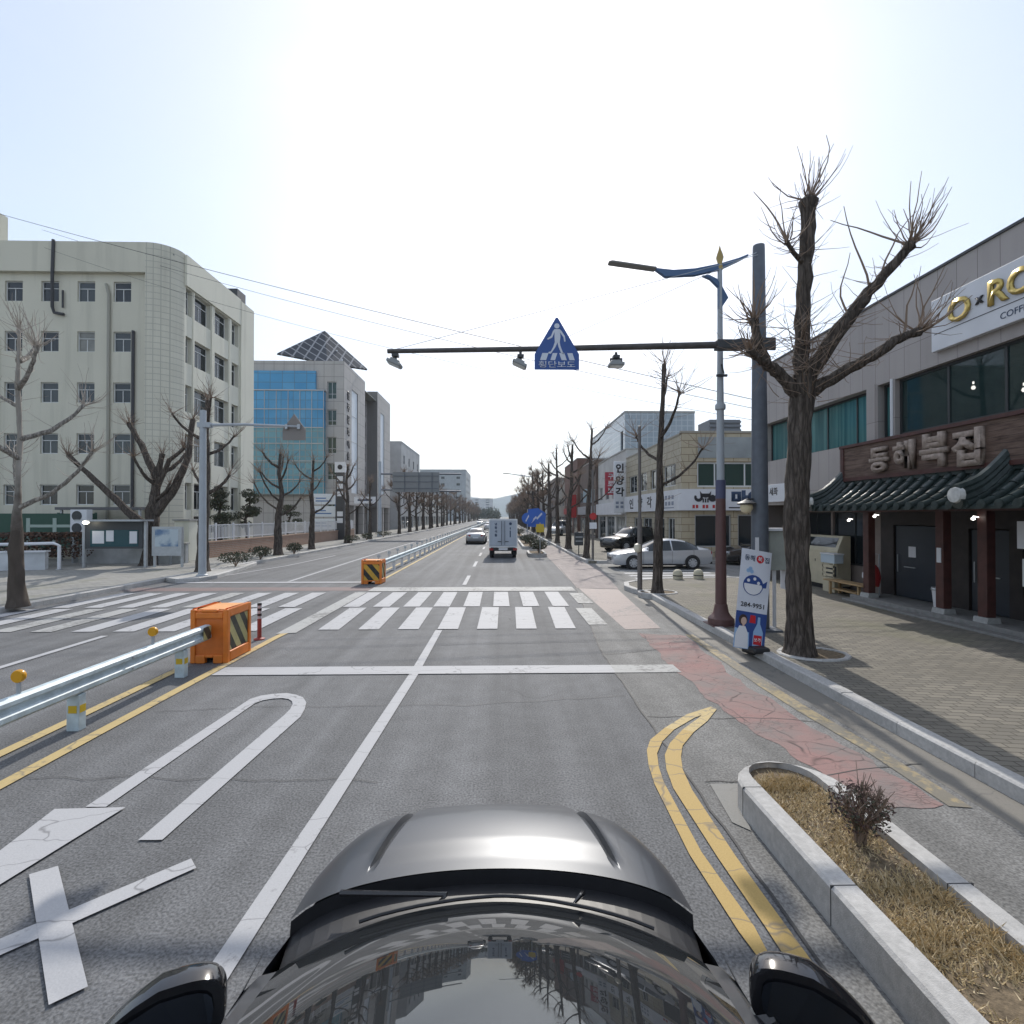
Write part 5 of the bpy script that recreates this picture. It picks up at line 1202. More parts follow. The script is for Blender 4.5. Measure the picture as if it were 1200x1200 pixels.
shrub("small_shrub", "small dark twiggy azalea in the near granite planting island", (2.63, 3.72, .20), .205, .42, 1150, .015, LEAFW, seed=4, stems=34)

PG = "planters dividing the cycle path"
planter("planter_island", "short kerbed planter holding the yellow sign on a thin post, right of the box truck", 2.35, 32.2, 35.6, .6, .24, .16, PG, False)
planter("planter_island", "longer kerbed planter beyond the one with the yellow sign", 2.3, 40, 52, .6, .24, .16, PG, False)
planter("planter_island", "third kerbed planter along the cycle path, far beyond the box truck", 2.3, 62, 78, .6, .24, .16, PG, False)
shrub("round_shrub", "round dark shrub beside the yellow sign post", (2.5, 33.9, .18), .62, .85, 700, .07, LEAFD, seed=7)
shrub("round_shrub", "taller round shrub at the near end of the longer planter", (2.45, 41.5, .18), .6, .95, 600, .07, LEAFD, seed=8)
shrub("round_shrub", "low shrub behind the taller round one in the longer planter", (2.2, 45.5, .18), .6, .75, 500, .07, LEAFD, seed=9)
shrub("round_shrub", "faint low shrub in the third planter far along the cycle path", (2.3, 64, .18), .7, .9, 400, .08, LEAFD, seed=10)

# ------------------------------------------------------------------ big pole furniture on the right
lp = thing("street_lamp", "red brown and silver street lamp post with a blue swept double bracket near the banner", "street lamp", (4.98, 11.5, .15))
x, y = 4.98, 11.5
m = MB(); m.prism([(x-.30, y-.30), (x+.30, y-.30), (x+.30, y+.30), (x-.30, y+.30)], 'z', .15, .17)
m.lathe([(.29, .17), (.28, .30), (.22, .36), (.17, .43), (.145, .55), (.135, .62)], (x, y, 0), 12); m.build("lamp_base", MAROON, lp, bev=.012)
m = MB()
for a in range(4): m.lathe([(.03, .17), (.03, .21), (.001, .215)], (x + .25*math.cos(R(45+90*a)), y + .25*math.sin(R(45+90*a)), 0), 6)
m.build("anchor_bolt", DSTEEL, lp)
m = MB(); m.lathe([(.122, .62), (.106, 3.0)], (x, y, 0), 16); m.build("lower_post", MAROON, lp)
m = MB(); m.lathe([(.109, 3.0), (.109, 3.42)], (x, y, 0), 16); m.build("blue_wrap", mat("dull_blue_wrap", (.07, .075, .14), .6), lp)
m = MB(); m.lathe([(.085, 3.42), (.078, 5.0), (.062, 6.4), (.052, 8.2)], (x, y, 0), 16); m.lathe([(.11, 5.02), (.115, 5.05), (.115, 5.12), (.1, 5.15)], (x, y, 0), 16); m.build("upper_post", POLEG, lp)
m = MB(); m.lathe([(.062, 8.2), (.075, 8.25), (.05, 8.36), (.085, 8.48), (.06, 8.58), (.03, 8.66), (.001, 8.78)], (x, y, 0), 12); m.build("finial", mat("old_gold_finial", (.33, .24, .09), .35, .6), lp)
m = MB()
top = [(3.50, 8.22), (3.9, 8.18), (4.4, 8.22), (4.98, 8.34), (5.4, 8.47), (5.62, 8.56)]; bot = [(3.50, 8.18), (3.72, 8.02), (4.4, 8.06), (4.98, 8.20), (5.4, 8.40), (5.62, 8.52)]
m.prism(top + bot[::-1], 'y', y-.05, y+.05); m.prism([(4.56, 8.06), (4.75, 7.98), (4.93, 7.80), (4.93, 7.30), (5.01, 7.34), (5.16, 7.56), (5.03, 7.80), (4.9, 7.99), (4.72, 8.08)], 'y', y-.045, y+.045); m.build("swept_bracket", BLUEP, lp, bev=.01)
m = MB(); m.prism([(2.42, 8.34), (2.5, 8.365), (3.52, 8.225), (3.5, 8.18), (2.46, 8.315)], 'y', y-.10, y+.10); m.build("lamp_head", mat("lamp_head_grey", (.2, .2, .19), .5, .3), lp, bev=.02)
lpb = MB(); lpb.tube([(x-.02, y-.12, 6.02), (x+.02, y-.14, 5.8)], .02, 6); lpb.box(x-.12, x+.12, y-.11, y-.06, 5.75, 5.8); lpb.build("clamp", DSTEEL, lp)

mp = thing("crossing_sign_mast", "tall blue grey steel mast with a long arm over the road holding the crossing sign", "sign mast", (5.62, 11.0, .15))
x, y = 5.62, 11.0
m = MB(); m.box(x-.32, x+.32, y-.32, y+.32, .15, .19); m.lathe([(.185, .19), (.165, 4.0), (.125, 8.42), (.12, 8.5), (.001, 8.53)], (x, y, 0), 20); m.build("mast", STEEL, mp)
m = MB(); m.tube([(x-.1, y-.06, 6.28), (4.6, y-.06, 6.30), (1.0, y-.05, 6.20), (-2.42, y-.05, 6.12)], [.085, .075, .06, .048], 10); m.build("mast_arm", mat("rusty_dark_steel", (.085, .08, .078), .6, .2, var=.2, vscale=7), mp)
m = MB(); m.obox((4.95, y-.06, 6.30), (.62, .22, .20)); m.box(x-.25, x+.25, y-.24, y-.18, 6.15, 6.42); m.tube([(4.62, y-.06, 6.3), (5.2, y-.1, 6.42), (5.6, y-.2, 6.3)], .035, 6); m.build("arm_clamp", DSTEEL, mp, bev=.02)
for a, b in (((-2.3, y-.05, 6.15), (5.55, y-.1, 8.25)), ((.9, y-.05, 6.22), (5.52, y-.1, 8.3))):
    m = MB(); m.tube([a, b], .007, 4, cap=False); m.build("guy_wire", GALV, mp)
cs_ = thing("crossing_sign", "blue house shaped pedestrian crossing sign hanging on the mast arm over the road", "road sign", (1.17, y-.16, 5.72))
yb_ = y-.14; cx_ = 1.19
m = MB(); m.prism([(cx_-.475, 5.72), (cx_+.475, 5.72), (cx_+.475, 6.05), (cx_+.02, 6.83), (cx_-.02, 6.83), (cx_-.475, 6.05)], 'y', yb_-.02, yb_); sp_ = m.build("sign_plate", SIGNB, cs_)
Y0 = yb_-.024
def flat(mb, pts): mb.prism([(cx_+a, 5.72+b) for a, b in pts], 'y', Y0-.003, Y0+.003)
m = MB()
flat(m, [(.055*math.cos(R(a)), .93+.055*math.sin(R(a))) for a in range(0, 360, 20)])
flat(m, [(-.05, .86), (.06, .86), (.075, .70), (.06, .58), (-.045, .58), (-.05, .70)])
flat(m, [(-.045, .585), (.015, .585), (-.03, .48), (-.13, .335), (-.185, .345), (-.175, .375), (-.13, .385), (-.08, .48)])
flat(m, [(.01, .585), (.06, .585), (.075, .50), (.125, .37), (.165, .335), (.12, .335), (.09, .35), (.035, .48)])
flat(m, [(-.05, .86), (-.05, .80), (-.10, .68), (-.19, .635), (-.21, .655), (-.125, .715), (-.085, .82)])
flat(m, [(.06, .86), (.10, .82), (.17, .71), (.185, .60), (.155, .595), (.14, .69), (.06, .80)])
for a, b in ((-.34, -.21), (-.12, -.02), (.08, .19), (.25, .36)):
    s_ = .05 if (a+b)/2 < 0 else -.05
    flat(m, [(a, .20), (b, .20), (b*.86+.0, .355) , (a*.86+.03, .355)] if False else [(a-s_*.4, .20), (b-s_*.4, .20), (b+s_*.6, .35), (a+s_*.6, .35)])
m.build("pedestrian_symbol", SIGNW, sp_)
text("횡단보도", .14, (cx_, Y0-.001, 5.83), (1, 0, 0), (0, 0, 1), SIGNW, sp_, width=.78, ext=.003, bold=.004)
m = MB(); m.box(cx_-.2, cx_-.15, yb_, y-.0, 6.0, 6.32); m.box(cx_+.15, cx_+.2, yb_, y, 6.0, 6.32); m.build("hanging_strap", GALV, cs_)
def flood(label, x_, tilt, wide=False):
    t = thing("floodlight", label, "floodlight", (x_, y-.05, 5.8))
    m = MB(); m.tube([(x_, y-.05, 6.13), (x_, y-.05, 5.95)], .03, 8); m.box(x_-.07, x_+.07, y-.12, y+.02, 6.0, 6.06)
    if wide: m.box(x_-.13, x_-.11, y-.08, y-.02, 5.82, 6.0); m.box(x_+.11, x_+.13, y-.08, y-.02, 5.82, 6.0); m.box(x_-.13, x_+.13, y-.08, y-.02, 5.97, 6.0)
    m.build("bracket", DSTEEL, t)
    m = MB(); m.obox((x_-.02 if not wide else x_, y-.05, 5.86), (.32, .26, .07), ry=tilt); m.obox((x_-.01 if not wide else x_, y-.05, 5.92), (.2, .16, .06), ry=tilt); m.build("lamp_housing", mat("lamp_housing_grey", (.26, .27, .27), .45, .3), t, bev=.015)
    m = MB(); m.obox((x_-.035 if not wide else x_, y-.05, 5.819), (.27, .21, .012), ry=tilt); m.build("lens", mat("lamp_lens", (.55, .57, .55), .2), t)
flood("tilted floodlight at the outer tip of the mast arm", -2.25, R(24)); flood("tilted floodlight on the mast arm left of the crossing sign", .42, R(24)); flood("level floodlight on the mast arm between the crossing sign and the lamp post", 2.48, 0, True)
gl_ = thing("globe_lamp", "small cream lantern with a dark cap fixed to the tall steel mast", "lantern", (5.3, 11, 2.75))
m = MB(); m.lathe([(.001, .12), (.03, .11), (.2, .03), (.17, .0), (.001, .0)], (5.28, 10.9, 2.85), 14); m.tube([(5.28, 10.9, 2.96), (5.5, 10.98, 2.98)], .02, 6); m.build("lamp_cap", DSTEEL, gl_)
m = MB(); m.lathe([(.001, -.2), (.09, -.16), (.13, -.08), (.12, 0)], (5.28, 10.9, 2.85), 14); m.build("lamp_glass", mat("cream_lamp_glass", (.62, .54, .36), .3), gl_)
cbx = thing("control_box", "grey metal control box fixed behind the tall steel mast, above the banner", "control box", (6.0, 11.2, 1.3))
m = MB(); m.box(5.86, 6.22, 11.05, 11.3, 1.42, 2.28); m.build("cabinet", mat("control_box_grey", (.30, .32, .29), .6, var=.15, vscale=3), cbx, bev=.012)
m = MB(); m.box(5.78, 6.28, 10.98, 11.34, 2.282, 2.34); m.box(6.23, 6.33, 11.05, 11.3, 1.0, 2.26); m.tube([(6.04, 11.2, 1.42), (6.04, 11.2, .15)], .04, 8); m.build("cover", WHT, cbx)
m = MB(); m.box(5.425, 5.50, 10.80, 10.815, 1.75, 2.15); st_ = m.build("sticker_strip", WHT, mp)

# banner leaning in front of the tree
bn = thing("banner_stand", "narrow white banner with a blue puffer fish and a bottle, leaning by the big tree", "banner", (4.62, 9.35, .15))
BW, BH = .60, 1.83
lean = Matrix.Translation((4.52, 9.28, .17)) @ Matrix.Rotation(R(9.5), 4, 'Y') @ Matrix.Rotation(R(-8), 4, 'X') @ Matrix.Rotation(R(4), 4, 'Z')
def bp(a, b, d=0.): return lean @ Vector((a, -d, b))
BC = mat("banner_vinyl", (.66, .68, .74), .5, var=.03); 
def bpoly(pts, name, m_, d=.006):
    q = MB(); q.add([bp(a, b, d) for a, b in pts], [tuple(range(len(pts)))]); q.build(name, m_, bcl, fix=False)
m = MB(); nn_ = 12
m.add([bp(-BW/2 + BW*j/6, BH*i/nn_, .002*math.sin(j*1.7+i*.6)) for i in range(nn_+1) for j in range(7)] + [bp(-BW/2 + BW*j/6, BH*i/nn_, -.004) for i in range(nn_+1) for j in range(7)],
      [(i*7+j, i*7+j+1, (i+1)*7+j+1, (i+1)*7+j) for i in range(nn_) for j in range(6)] + [(91+i*7+j, 91+(i+1)*7+j, 91+(i+1)*7+j+1, 91+i*7+j+1) for i in range(nn_) for j in range(6)], True)
bcl = m.build("banner_sheet", BC, bn, fix=False)
xd = (lean.to_3x3() @ Vector((1, 0, 0))); zd = (lean.to_3x3() @ Vector((0, 0, 1)))
BLU = mat("banner_blue", (.03, .07, .25), .5); BLU2 = mat("banner_light_blue", (.30, .46, .68), .5); REDB = mat("banner_red", (.55, .02, .03), .5); SKIN = mat("banner_skin_print", (.60, .42, .34), .5); HAIR = mat("banner_hair_print", (.05, .03, .025), .5); WH2 = mat("banner_white_print", (.74, .74, .76), .5)
circ = lambda cx, cz, rx, rz=None, n=18, a0=0, a1=360: [(cx + rx*math.cos(R(a0+(a1-a0)*i/n)), cz + (rz or rx)*math.sin(R(a0+(a1-a0)*i/n))) for i in range(n + (a1-a0 < 360))]
text("동해", .11, bp(-.13, 1.67, .006), xd, zd, NAVY, bcl, bold=.012, ext=.001); bpoly(circ(.075, 1.67, .075), "red_disc", REDB); text("복", .09, bp(.075, 1.67, .008), xd, zd, WH2, bcl, bold=.012, ext=.001); text("집", .11, bp(.21, 1.67, .006), xd, zd, NAVY, bcl, bold=.012, ext=.001)
bpoly(circ(-.02, 1.17, .20, .19), "fish_outline", BLU, .005); bpoly(circ(-.02, 1.165, .18, .172), "fish_belly", WH2, .0065)
bpoly(circ(-.02, 1.165, .182, .172, 12, 8, 172), "fish_back", BLU, .0075); bpoly([(.14, 1.2), (.25, 1.28), (.235, 1.15), (.16, 1.14)], "fish_tail", BLU, .0075)
for q in ((-.12, 1.25), (0, 1.29), (.08, 1.22)): bpoly(circ(q[0], q[1], .03), "fish_spot", WH2, .0085)
for q in ((-.14, 1.43), (-.10, 1.47), (-.07, 1.42)): bpoly(circ(q[0], q[1], .038), "bubble", BLU2, .006)
text("284-9951", .085, bp(.0, .80, .006), xd, zd, INK, bcl, bold=.014, ext=.001, width=.46)
bpoly([(-.3, .0), (.3, .0), (.3, .67), (-.3, .67)], "photo_panel", BLU, .0055); bpoly([(-.3, .0), (.0, .0), (-.02, .30), (-.3, .36)], "photo_panel", BLU2, .0062)
bpoly([(-.28, .01), (-.02, .01), (-.04, .28), (-.10, .40), (-.22, .40), (-.28, .25)], "printed_figure", WH2, .007); bpoly(circ(-.155, .515, .085, .10), "printed_figure", HAIR, .0072); bpoly(circ(-.14, .495, .055, .07), "printed_figure", SKIN, .008); bpoly([(-.16, .40), (-.12, .40), (-.12, .44), (-.16, .44)], "printed_figure", SKIN, .0076)
bpoly([(.06, .03), (.25, .03), (.25, .33), (.18, .48), (.175, .60), (.13, .60), (.125, .48), (.06, .33)], "printed_bottle", BLU2, .007); bpoly([(.075, .10), (.235, .10), (.235, .27), (.075, .27)], "bottle_label", REDB, .008); text("쏘주", .07, bp(.155, .185, .0085), xd, zd, WH2, bcl, bold=.015, ext=.001)
bpoly([(-.03, .48), (.09, .48), (.08, .62), (-.02, .62)], "red_print", REDB, .007)
m = MB(); m.tube([bp(-.29, 1.8, -.02), bp(.05, .1, -.06)], .01, 6); m.tube([bp(.29, 1.8, -.02), bp(-.05, .1, -.06)], .01, 6); m.tube([bp(0, .9, -.04), tuple(bp(.05, .0, -.5))], .01, 6); m.build("banner_frame", GALV, bn)
m = MB(); m.obox(tuple(bp(.15, .03, .02)), (.32, .36, .11), rz=.1); m.obox(tuple(bp(.22, .06, -.22)), (.30, .3, .26), rz=.3); m.build("sandbag_weight", BLACK, bn, bev=.04)

# restaurant front furniture
bc_ = thing("wooden_bench", "long wooden bench at the left end of the restaurant porch", "bench", (10.6, 15.5, .15))
m = MB()
for k in range(3): m.box(10.38+.14*k, 10.51+.14*k, 14.5, 16.3, .555, .60)
m.build("seat", WOODB, bc_, bev=.006)
for yy in (14.75, 16.05):
    for xx in (10.42, 10.72): m = MB(); m.box(xx, xx+.07, yy-.035, yy+.035, .15, .554); m.build("leg", WOODB, bc_, bev=.005)
m = MB(); m.box(10.44, 10.74, 14.86, 15.94, .30, .35); m.build("stretcher", WOODB, bc_)
CREMC = mat("cream_cabinet_paint", (.50, .45, .33), .55, var=.1, vscale=3)
cab = thing("shop_cabinet", "long cream metal cabinet with a dark slot along its top, behind the wooden bench", "cabinet", (11.1, 17.7, .15))
m = MB(); m.prism([(10.95, .3), (11.40, .3), (11.40, 1.95), (11.15, 1.95), (10.95, 1.45)], 'y', 16.45, 19.1); cb2 = m.build("cabinet_body", CREMC, cab, bev=.015)
m = MB(); m.box(11.0, 11.4, 16.5, 19.05, .15, .3); m.build("plinth", BLACK, cab)
m = MB(); m.add([(10.995, 16.6, 1.57), (10.995, 18.95, 1.57), (11.115, 18.95, 1.88), (11.115, 16.6, 1.88)], [(0, 1, 2, 3)]); m.build("dark_slot", DARKG, cb2, fix=False)
m = MB(); m.box(10.93, 10.949, 16.5, 17.0, .45, .95); [m.box(10.925, 10.93, 16.52, 16.98, .5+.07*i, .52+.07*i) for i in range(6)]; [m.box(10.94, 10.949, yy, yy+.03, 1.05, 1.13) for yy in (17.6, 18.1)]; m.build("vent_grille", DSTEEL, cb2)
ct = thing("stacked_crate", "pale plastic crate of slats standing against the right end of the cream cabinet", "crate", (10.75, 16.4, .15))
m = MB(); m.box(10.66, 10.92, 16.15, 16.75, .15, .62); [m.box(10.64, 10.659, 16.15, 16.75, .66+.14*i, .74+.14*i) for i in range(3)]; [m.box(10.64, 10.66, yy, yy+.05, .62, 1.08) for yy in (16.15, 16.7)]; m.build("slat_crate", CREMC, ct)
pb = thing("paper_box", "pale blue box sitting on the slatted crate by the cream cabinet", "box", (10.8, 16.4, 1.08))
m = MB(); m.box(10.62, 10.92, 16.1, 16.8, 1.083, 1.36); m.build("box", mat("pale_blue_box", (.42, .5, .56), .6), pb, bev=.01); m = MB(); m.box(10.60, 10.93, 16.08, 16.82, 1.362, 1.40); m.build("lid", WHT, pb, bev=.008)
ub = thing("umbrella_bin", "white tapered bin standing by the middle porch post of the restaurant", "bin", (10.62, 12.22, .3))
m = MB(); m.lathe([(.085, .302), (.135, .86), (.145, .87), (.125, .87), (.08, .32), (.001, .315)], (10.62, 12.22, 0), 16); m.build("bin_body", WHT, ub); m = MB(); m.lathe([(.142, .80), (.148, .82), (.142, .84)], (10.62, 12.22, 0), 16); m.build("rim", GALV, ub)
rk = thing("red_sack_trolley", "red and white bundle on a metal rack between the bench and the porch post", "trolley", (11.0, 14.75, .3))
m = MB(); m.tube([(10.95, 14.6, .3), (10.95, 14.6, 1.5), (10.95, 14.95, 1.5), (10.95, 14.95, .3)], .018, 6); m.build("rack", GALV, rk)
m = MB(); m.lathe([(.001, .32), (.16, .36), (.2, .6), (.17, .85), (.08, .98), (.001, 1.0)], (10.85, 14.72, .2), 12); m.build("bundle", REDL, rk); m = MB(); m.lathe([(.13, .55), (.215, .6), (.21, .74), (.13, .8)], (10.82, 14.76, .2), 10); m.build("white_wrap", WHT, rk)
# bollard stones by the side street
for i, (xx, yy, lb) in enumerate(((6.9, 19.85, "cream stone bollard just right of the lamp post, at the side street kerb"), (7.75, 19.95, "cream stone bollard nearer the tall steel mast at the side street kerb"))):
    t = thing("stone_bollard", lb, "bollard", (xx, yy, .15)); m = MB(); m.lathe([(.19, .15), (.19, .36), (.16, .46), (.08, .52), (.001, .53)], (xx, yy, 0), 12); m.build("stone", mat("cream_stone", (.52, .48, .36), .8, var=.1, vscale=9), t); m = MB(); m.lathe([(.193, .27), (.196, .29), (.193, .31)], (xx, yy, 0), 12); m.build("band", DSTEEL, t)
# slim post with push-button box, by the corner tree
sp1 = thing("signal_post", "slim grey brown post with a pale push button box beside the corner tree", "post", (4.62, 16.95, .15))
m = MB(); m.lathe([(.085, .15), (.08, 2.5), (.055, 2.55), (.05, 5.6), (.001, 5.62)], (4.62, 16.95, 0), 10); m.build("post", mat("grey_brown_post", (.14, .125, .115), .6, var=.15), sp1)
m = MB(); m.lathe([(.001, -.16), (.1, -.12), (.13, 0), (.1, .12), (.001, .16)], (4.52, 16.85, 1.55), 12); m.build("button_box", mat("pale_box_cream", (.62, .58, .46), .5), sp1)
wb = thing("litter_bin", "dark litter bin on a thin stand beside the second tree past the side street", "bin", (4.95, 32.5, .15))
m = MB(); m.box(4.68, 5.22, 32.3, 32.7, .75, 1.6); m.build("bin_body", mat("bin_dark", (.05, .055, .06), .6), wb, bev=.03); m = MB(); m.box(4.72, 5.18, 32.28, 32.299, 1.25, 1.32); m.box(4.72, 5.18, 32.28, 32.299, 1.0, 1.06); m.build("slot", GALV, wb); m = MB(); m.tube([(4.95, 32.5, .15), (4.95, 32.5, .76)], .03, 6); m.box(4.75, 5.15, 32.35, 32.65, .15, .18); m.build("stand", DSTEEL, wb)
rp_ = thing("parking_post", "grey post carrying a small red sign beside the first tree past the side street", "post", (5.15, 28.6, .15))
m = MB(); m.tube([(5.15, 28.6, .15), (5.15, 28.6, 5.2)], .07, 8); m.build("post", mat("grey_brown_post", (.14, .125, .115)), rp_); m = MB(); m.lathe([(.001, -.02), (.2, -.02), (.2, .0), (.001, .0)], (5.15, 28.5, 2.6), 18, axis='y'); m.build("red_sign", REDL, rp_); m = MB(); m.box(4.95, 5.35, 28.48, 28.5, 1.9, 2.25); m.build("lower_sign", WHT, rp_)
# blue direction signs at the planter, yellow sign on a thin post
for (xx, yy, lb, s_) in ((2.55, 49, "round blue keep-side sign with a white arrow, left of a larger blue board", .55), (3.45, 50, "larger blue board with slanting white arrows at the cycle path", .95)):
    t = thing("blue_road_sign", lb, "road sign", (xx, yy, 0)); m = MB(); m.tube([(xx, yy+.05, 0), (xx, yy+.05, 3.3)], .04, 6); m.build("post", GALV, t)
    m = MB()
    if s_ < .6: m.lathe([(.001, -.02), (s_, -.02), (s_, .0), (.001, .0)], (xx, yy, 2.4), 22, axis='y')
    else: m.prism([(xx-s_, 1.6), (xx+s_*.9, 1.5), (xx+s_, 2.9), (xx+.2, 3.4), (xx-s_*.8, 3.3)], 'y', yy-.02, yy)
    b_ = m.build("sign_plate", mat("bright_sign_blue", (.035, .13, .50), .4), t)
    m = MB(); w_ = s_*.9
    for k in range(1 if s_ < .6 else 2): o = k*.55 - (.2 if s_ > .6 else 0); m.prism([(xx-.4*w_+o, 2.2+o*.6), (xx-.3*w_+o, 2.05+o*.6), (xx+.3*w_+o, 2.6+o*.6), (xx+.2*w_+o, 2.75+o*.6)], 'y', yy-.03, yy-.021)
    m.build("white_arrow", SIGNW, b_)
ys = thing("yellow_road_sign", "small yellow sign on a thin post rising from the short planter", "road sign", (2.52, 32.9, .18))
m = MB(); m.tube([(2.52, 32.95, .18), (2.52, 32.95, 2.2)], .025, 6); m.build("post", GALV, ys); m = MB(); m.box(2.27, 2.77, 32.88, 32.92, 1.58, 2.1); m.obox((2.52, 32.91, 1.84), (.46, .012, .46), ry=R(45)); m.build("sign_plate", mat("sign_yellow", (.55, .40, .04), .5), ys)

# ------------------------------------------------------------------ left side furniture
lg = thing("street_light", "tall pale grey pole with a long arm standing on the left kerbed island", "street light", (-12.25, 21.3, .16))
x, y = -12.25, 21.3
m = MB(); m.lathe([(.22, .16), (.22, .2), (.15, .24), (.145, .5), (.12, 6.95), (.001, 6.98)], (x, y, 0), 14); m.build("pole", POLEG, lg)
m = MB(); m.tube([(x, y, 6.35), (-10.5, y, 6.38), (-8.3, y, 6.30)], [.07, .055, .045], 8); m.box(x-.18, x+.35, y-.12, y+.12, 6.25, 6.45); m.build("arm", POLEG, lg)
t = thing("sign_back", "grey brown back of a house shaped crossing sign hung on the left pole's arm", "road sign", (-8.7, y+.1, 5.8)); m = MB(); m.prism([(-9.05, 5.75), (-8.1, 5.75), (-8.1, 6.2), (-8.57, 6.85), (-9.05, 6.2)], 'y', y+.09, y+.11); m.build("sign_plate", mat("sign_back_grey", (.22, .20, .185), .6), t); m = MB(); m.box(-8.9, -8.8, y-.04, y+.09, 6.2, 6.4); m.box(-8.4, -8.3, y-.04, y+.09, 6.2, 6.4); m.build("strap", GALV, t)
nb = thing("notice_board", "dark framed notice board with pinned papers and a lamp on its roof, left pavement", "notice board", (-18.5, 25, .15))
m = MB(); m.box(-19.85, -17.15, 24.9, 25.05, 1.05, 2.35); b_ = m.build("board", mat("board_frame_dark", (.045, .05, .055), .5), nb)
m = MB(); m.box(-19.6, -17.35, 24.885, 24.899, 1.15, 1.95); m.build("board_glass", mat("board_teal_glass", (.02, .075, .09), .1), b_)
m = MB(); m.box(-19.5, -18.95, 24.87, 24.884, 1.3, 1.9); m.box(-18.85, -18.5, 24.87, 24.884, 1.4, 1.92); m.box(-17.75, -17.4, 24.87, 24.884, 1.3, 1.88); m.build("pinned_paper", WHT, b_)
m = MB(); m.prism([(-20.05, 2.36), (-16.95, 2.36), (-16.95, 2.44), (-20.05, 2.44)], 'y', 24.5, 25.4); m.build("board_roof", GALV, nb)
for xx in (-19.95, -17.05): m = MB(); m.box(xx-.06, xx+.06, 24.92, 25.04, .15, 2.355); m.build("post", GALV, nb)
m = MB(); m.lathe([(.001, .09), (.10, .06), (.13, 0), (.08, -.06), (.001, -.07)], (-19.55, 24.55, 2.30), 12); m.build("board_lamp", mat("lit_board_lamp", (1, 1, 1), .4, emit=((1, .93, .75), 8.0)), nb)
pbd = thing("poster_board", "small poster board with a blue picture beside the notice board, left pavement", "notice board", (-16.1, 25, .15))
m = MB(); m.box(-16.75, -15.35, 24.95, 25.05, .7, 2.1); b_ = m.build("board", GALV, pbd)
k = NB("poster_picture", .5); v_ = k.noise(1.6, 3); m_ = k.col(k.mix(k.rng(v_, .42, .55), (.12, .2, .33), (.45, .52, .56)))
m = MB(); m.box(-16.6, -15.5, 24.94, 24.949, 1.15, 1.98); m.build("picture", m_, b_)
for xx in (-16.7, -15.4): m = MB(); m.box(xx-.05, xx+.05, 25.06, 25.14, .15, 2.1); m.build("post", GALV, pbd)
gs_ = thing("green_sign_panel", "small bright green panel between the notice board and the poster board", "sign", (-17.0, 26.5, .15)); m = MB(); m.box(-17.75, -16.7, 26.5, 26.56, 1.1, 1.75); m.build("panel", mat("bright_green", (.06, .24, .05), .5), gs_); 
for xx in (-17.6, -16.95): m = MB(); m.box(xx, xx+.1, 26.56, 26.62, .15, 1.75); m.build("post", GALV, gs_)
LWALL = mat("whitewashed_wall", (.52, .54, .56), .8, var=.12, vscale=2, var2=.15, v2scale=.5)
lw = thing("low_white_wall", "low whitewashed wall in front of the brown hedge at the far left", "wall", (-26, 23, .15))
m = MB(); m.obox((-27.5, 22.4, .55), (13.6, .25, .8), rz=R(14)); m.build("wall_face", LWALL, lw); m = MB(); m.obox((-27.5, 22.4, .99), (13.7, .4, .07), rz=R(14)); m.build("coping", WHT, lw)
pr_ = thing("pipe_rail", "white pipe rail bent down to the pavement at the end of the low white wall", "rail", (-20.9, 24, .15)); m = MB(); m.tube([(-23.5, 23.25, 1.32), (-20.5, 23.95, 1.36), (-20.3, 24.0, 1.25), (-20.3, 24.0, .15)], .07, 8); m.build("pipe", WHT, pr_); m = MB(); m.lathe([(.14, .15), (.14, .18), (.001, .18)], (-20.3, 24.0, 0), 10); m.build("foot_plate", GALV, pr_)
gw = thing("grey_wall", "mottled grey concrete wall running behind the notice board", "wall", (-19, 27.2, .15)); m = MB(); m.box(-21.8, -16.4, 27.0, 27.25, .1, 1.15); m.build("wall_face", mat("mottled_wall", (.42, .43, .43), .85, var=.2, vscale=2), gw); m = MB(); m.box(-21.85, -16.35, 26.95, 27.3, 1.152, 1.22); m.build("coping", CONC, gw)
# clipped brown hedge
hg = thing("brown_hedge", "clipped brown winter hedge behind the low white wall at the far left", "hedge", (-27, 24.3, .15)); m = MB(); rg = random.Random(21)
for i in range(9000):
    t_ = rg.uniform(0, 1); xx = -34 + 13.4*t_; yy = 22.2 + 3.2*t_ + rg.uniform(0, 1.0); zz = rg.uniform(.6, 1.75) + .05*math.sin(xx*4)
    if rg.random() < .5: zz = rg.uniform(1.62, 1.8)
    a = Vector((rg.gauss(0, 1), rg.gauss(0, 1), rg.gauss(0, 1))).normalized()*.07; b = a.orthogonal()*.5
    m.add([Vector((xx, yy, zz))-a, Vector((xx, yy, zz))+b, Vector((xx, yy, zz))+a, Vector((xx, yy, zz))-b], [(0, 1, 2, 3)], mi=rg.randrange(3))
m.build("foliage", [mat("hedge_brown", (.09, .05, .035), .8), mat("hedge_rust", (.12, .065, .04), .8), mat("hedge_dark", (.05, .035, .025), .8)], hg, fix=False); m = MB(); [m.tube([(-33.5+1.2*i, 22.6+.27*i, .15), (-33.5+1.2*i, 22.6+.27*i, 1.3)], .03, 5) for i in range(10)]; m.build("stem", TWIG, hg)
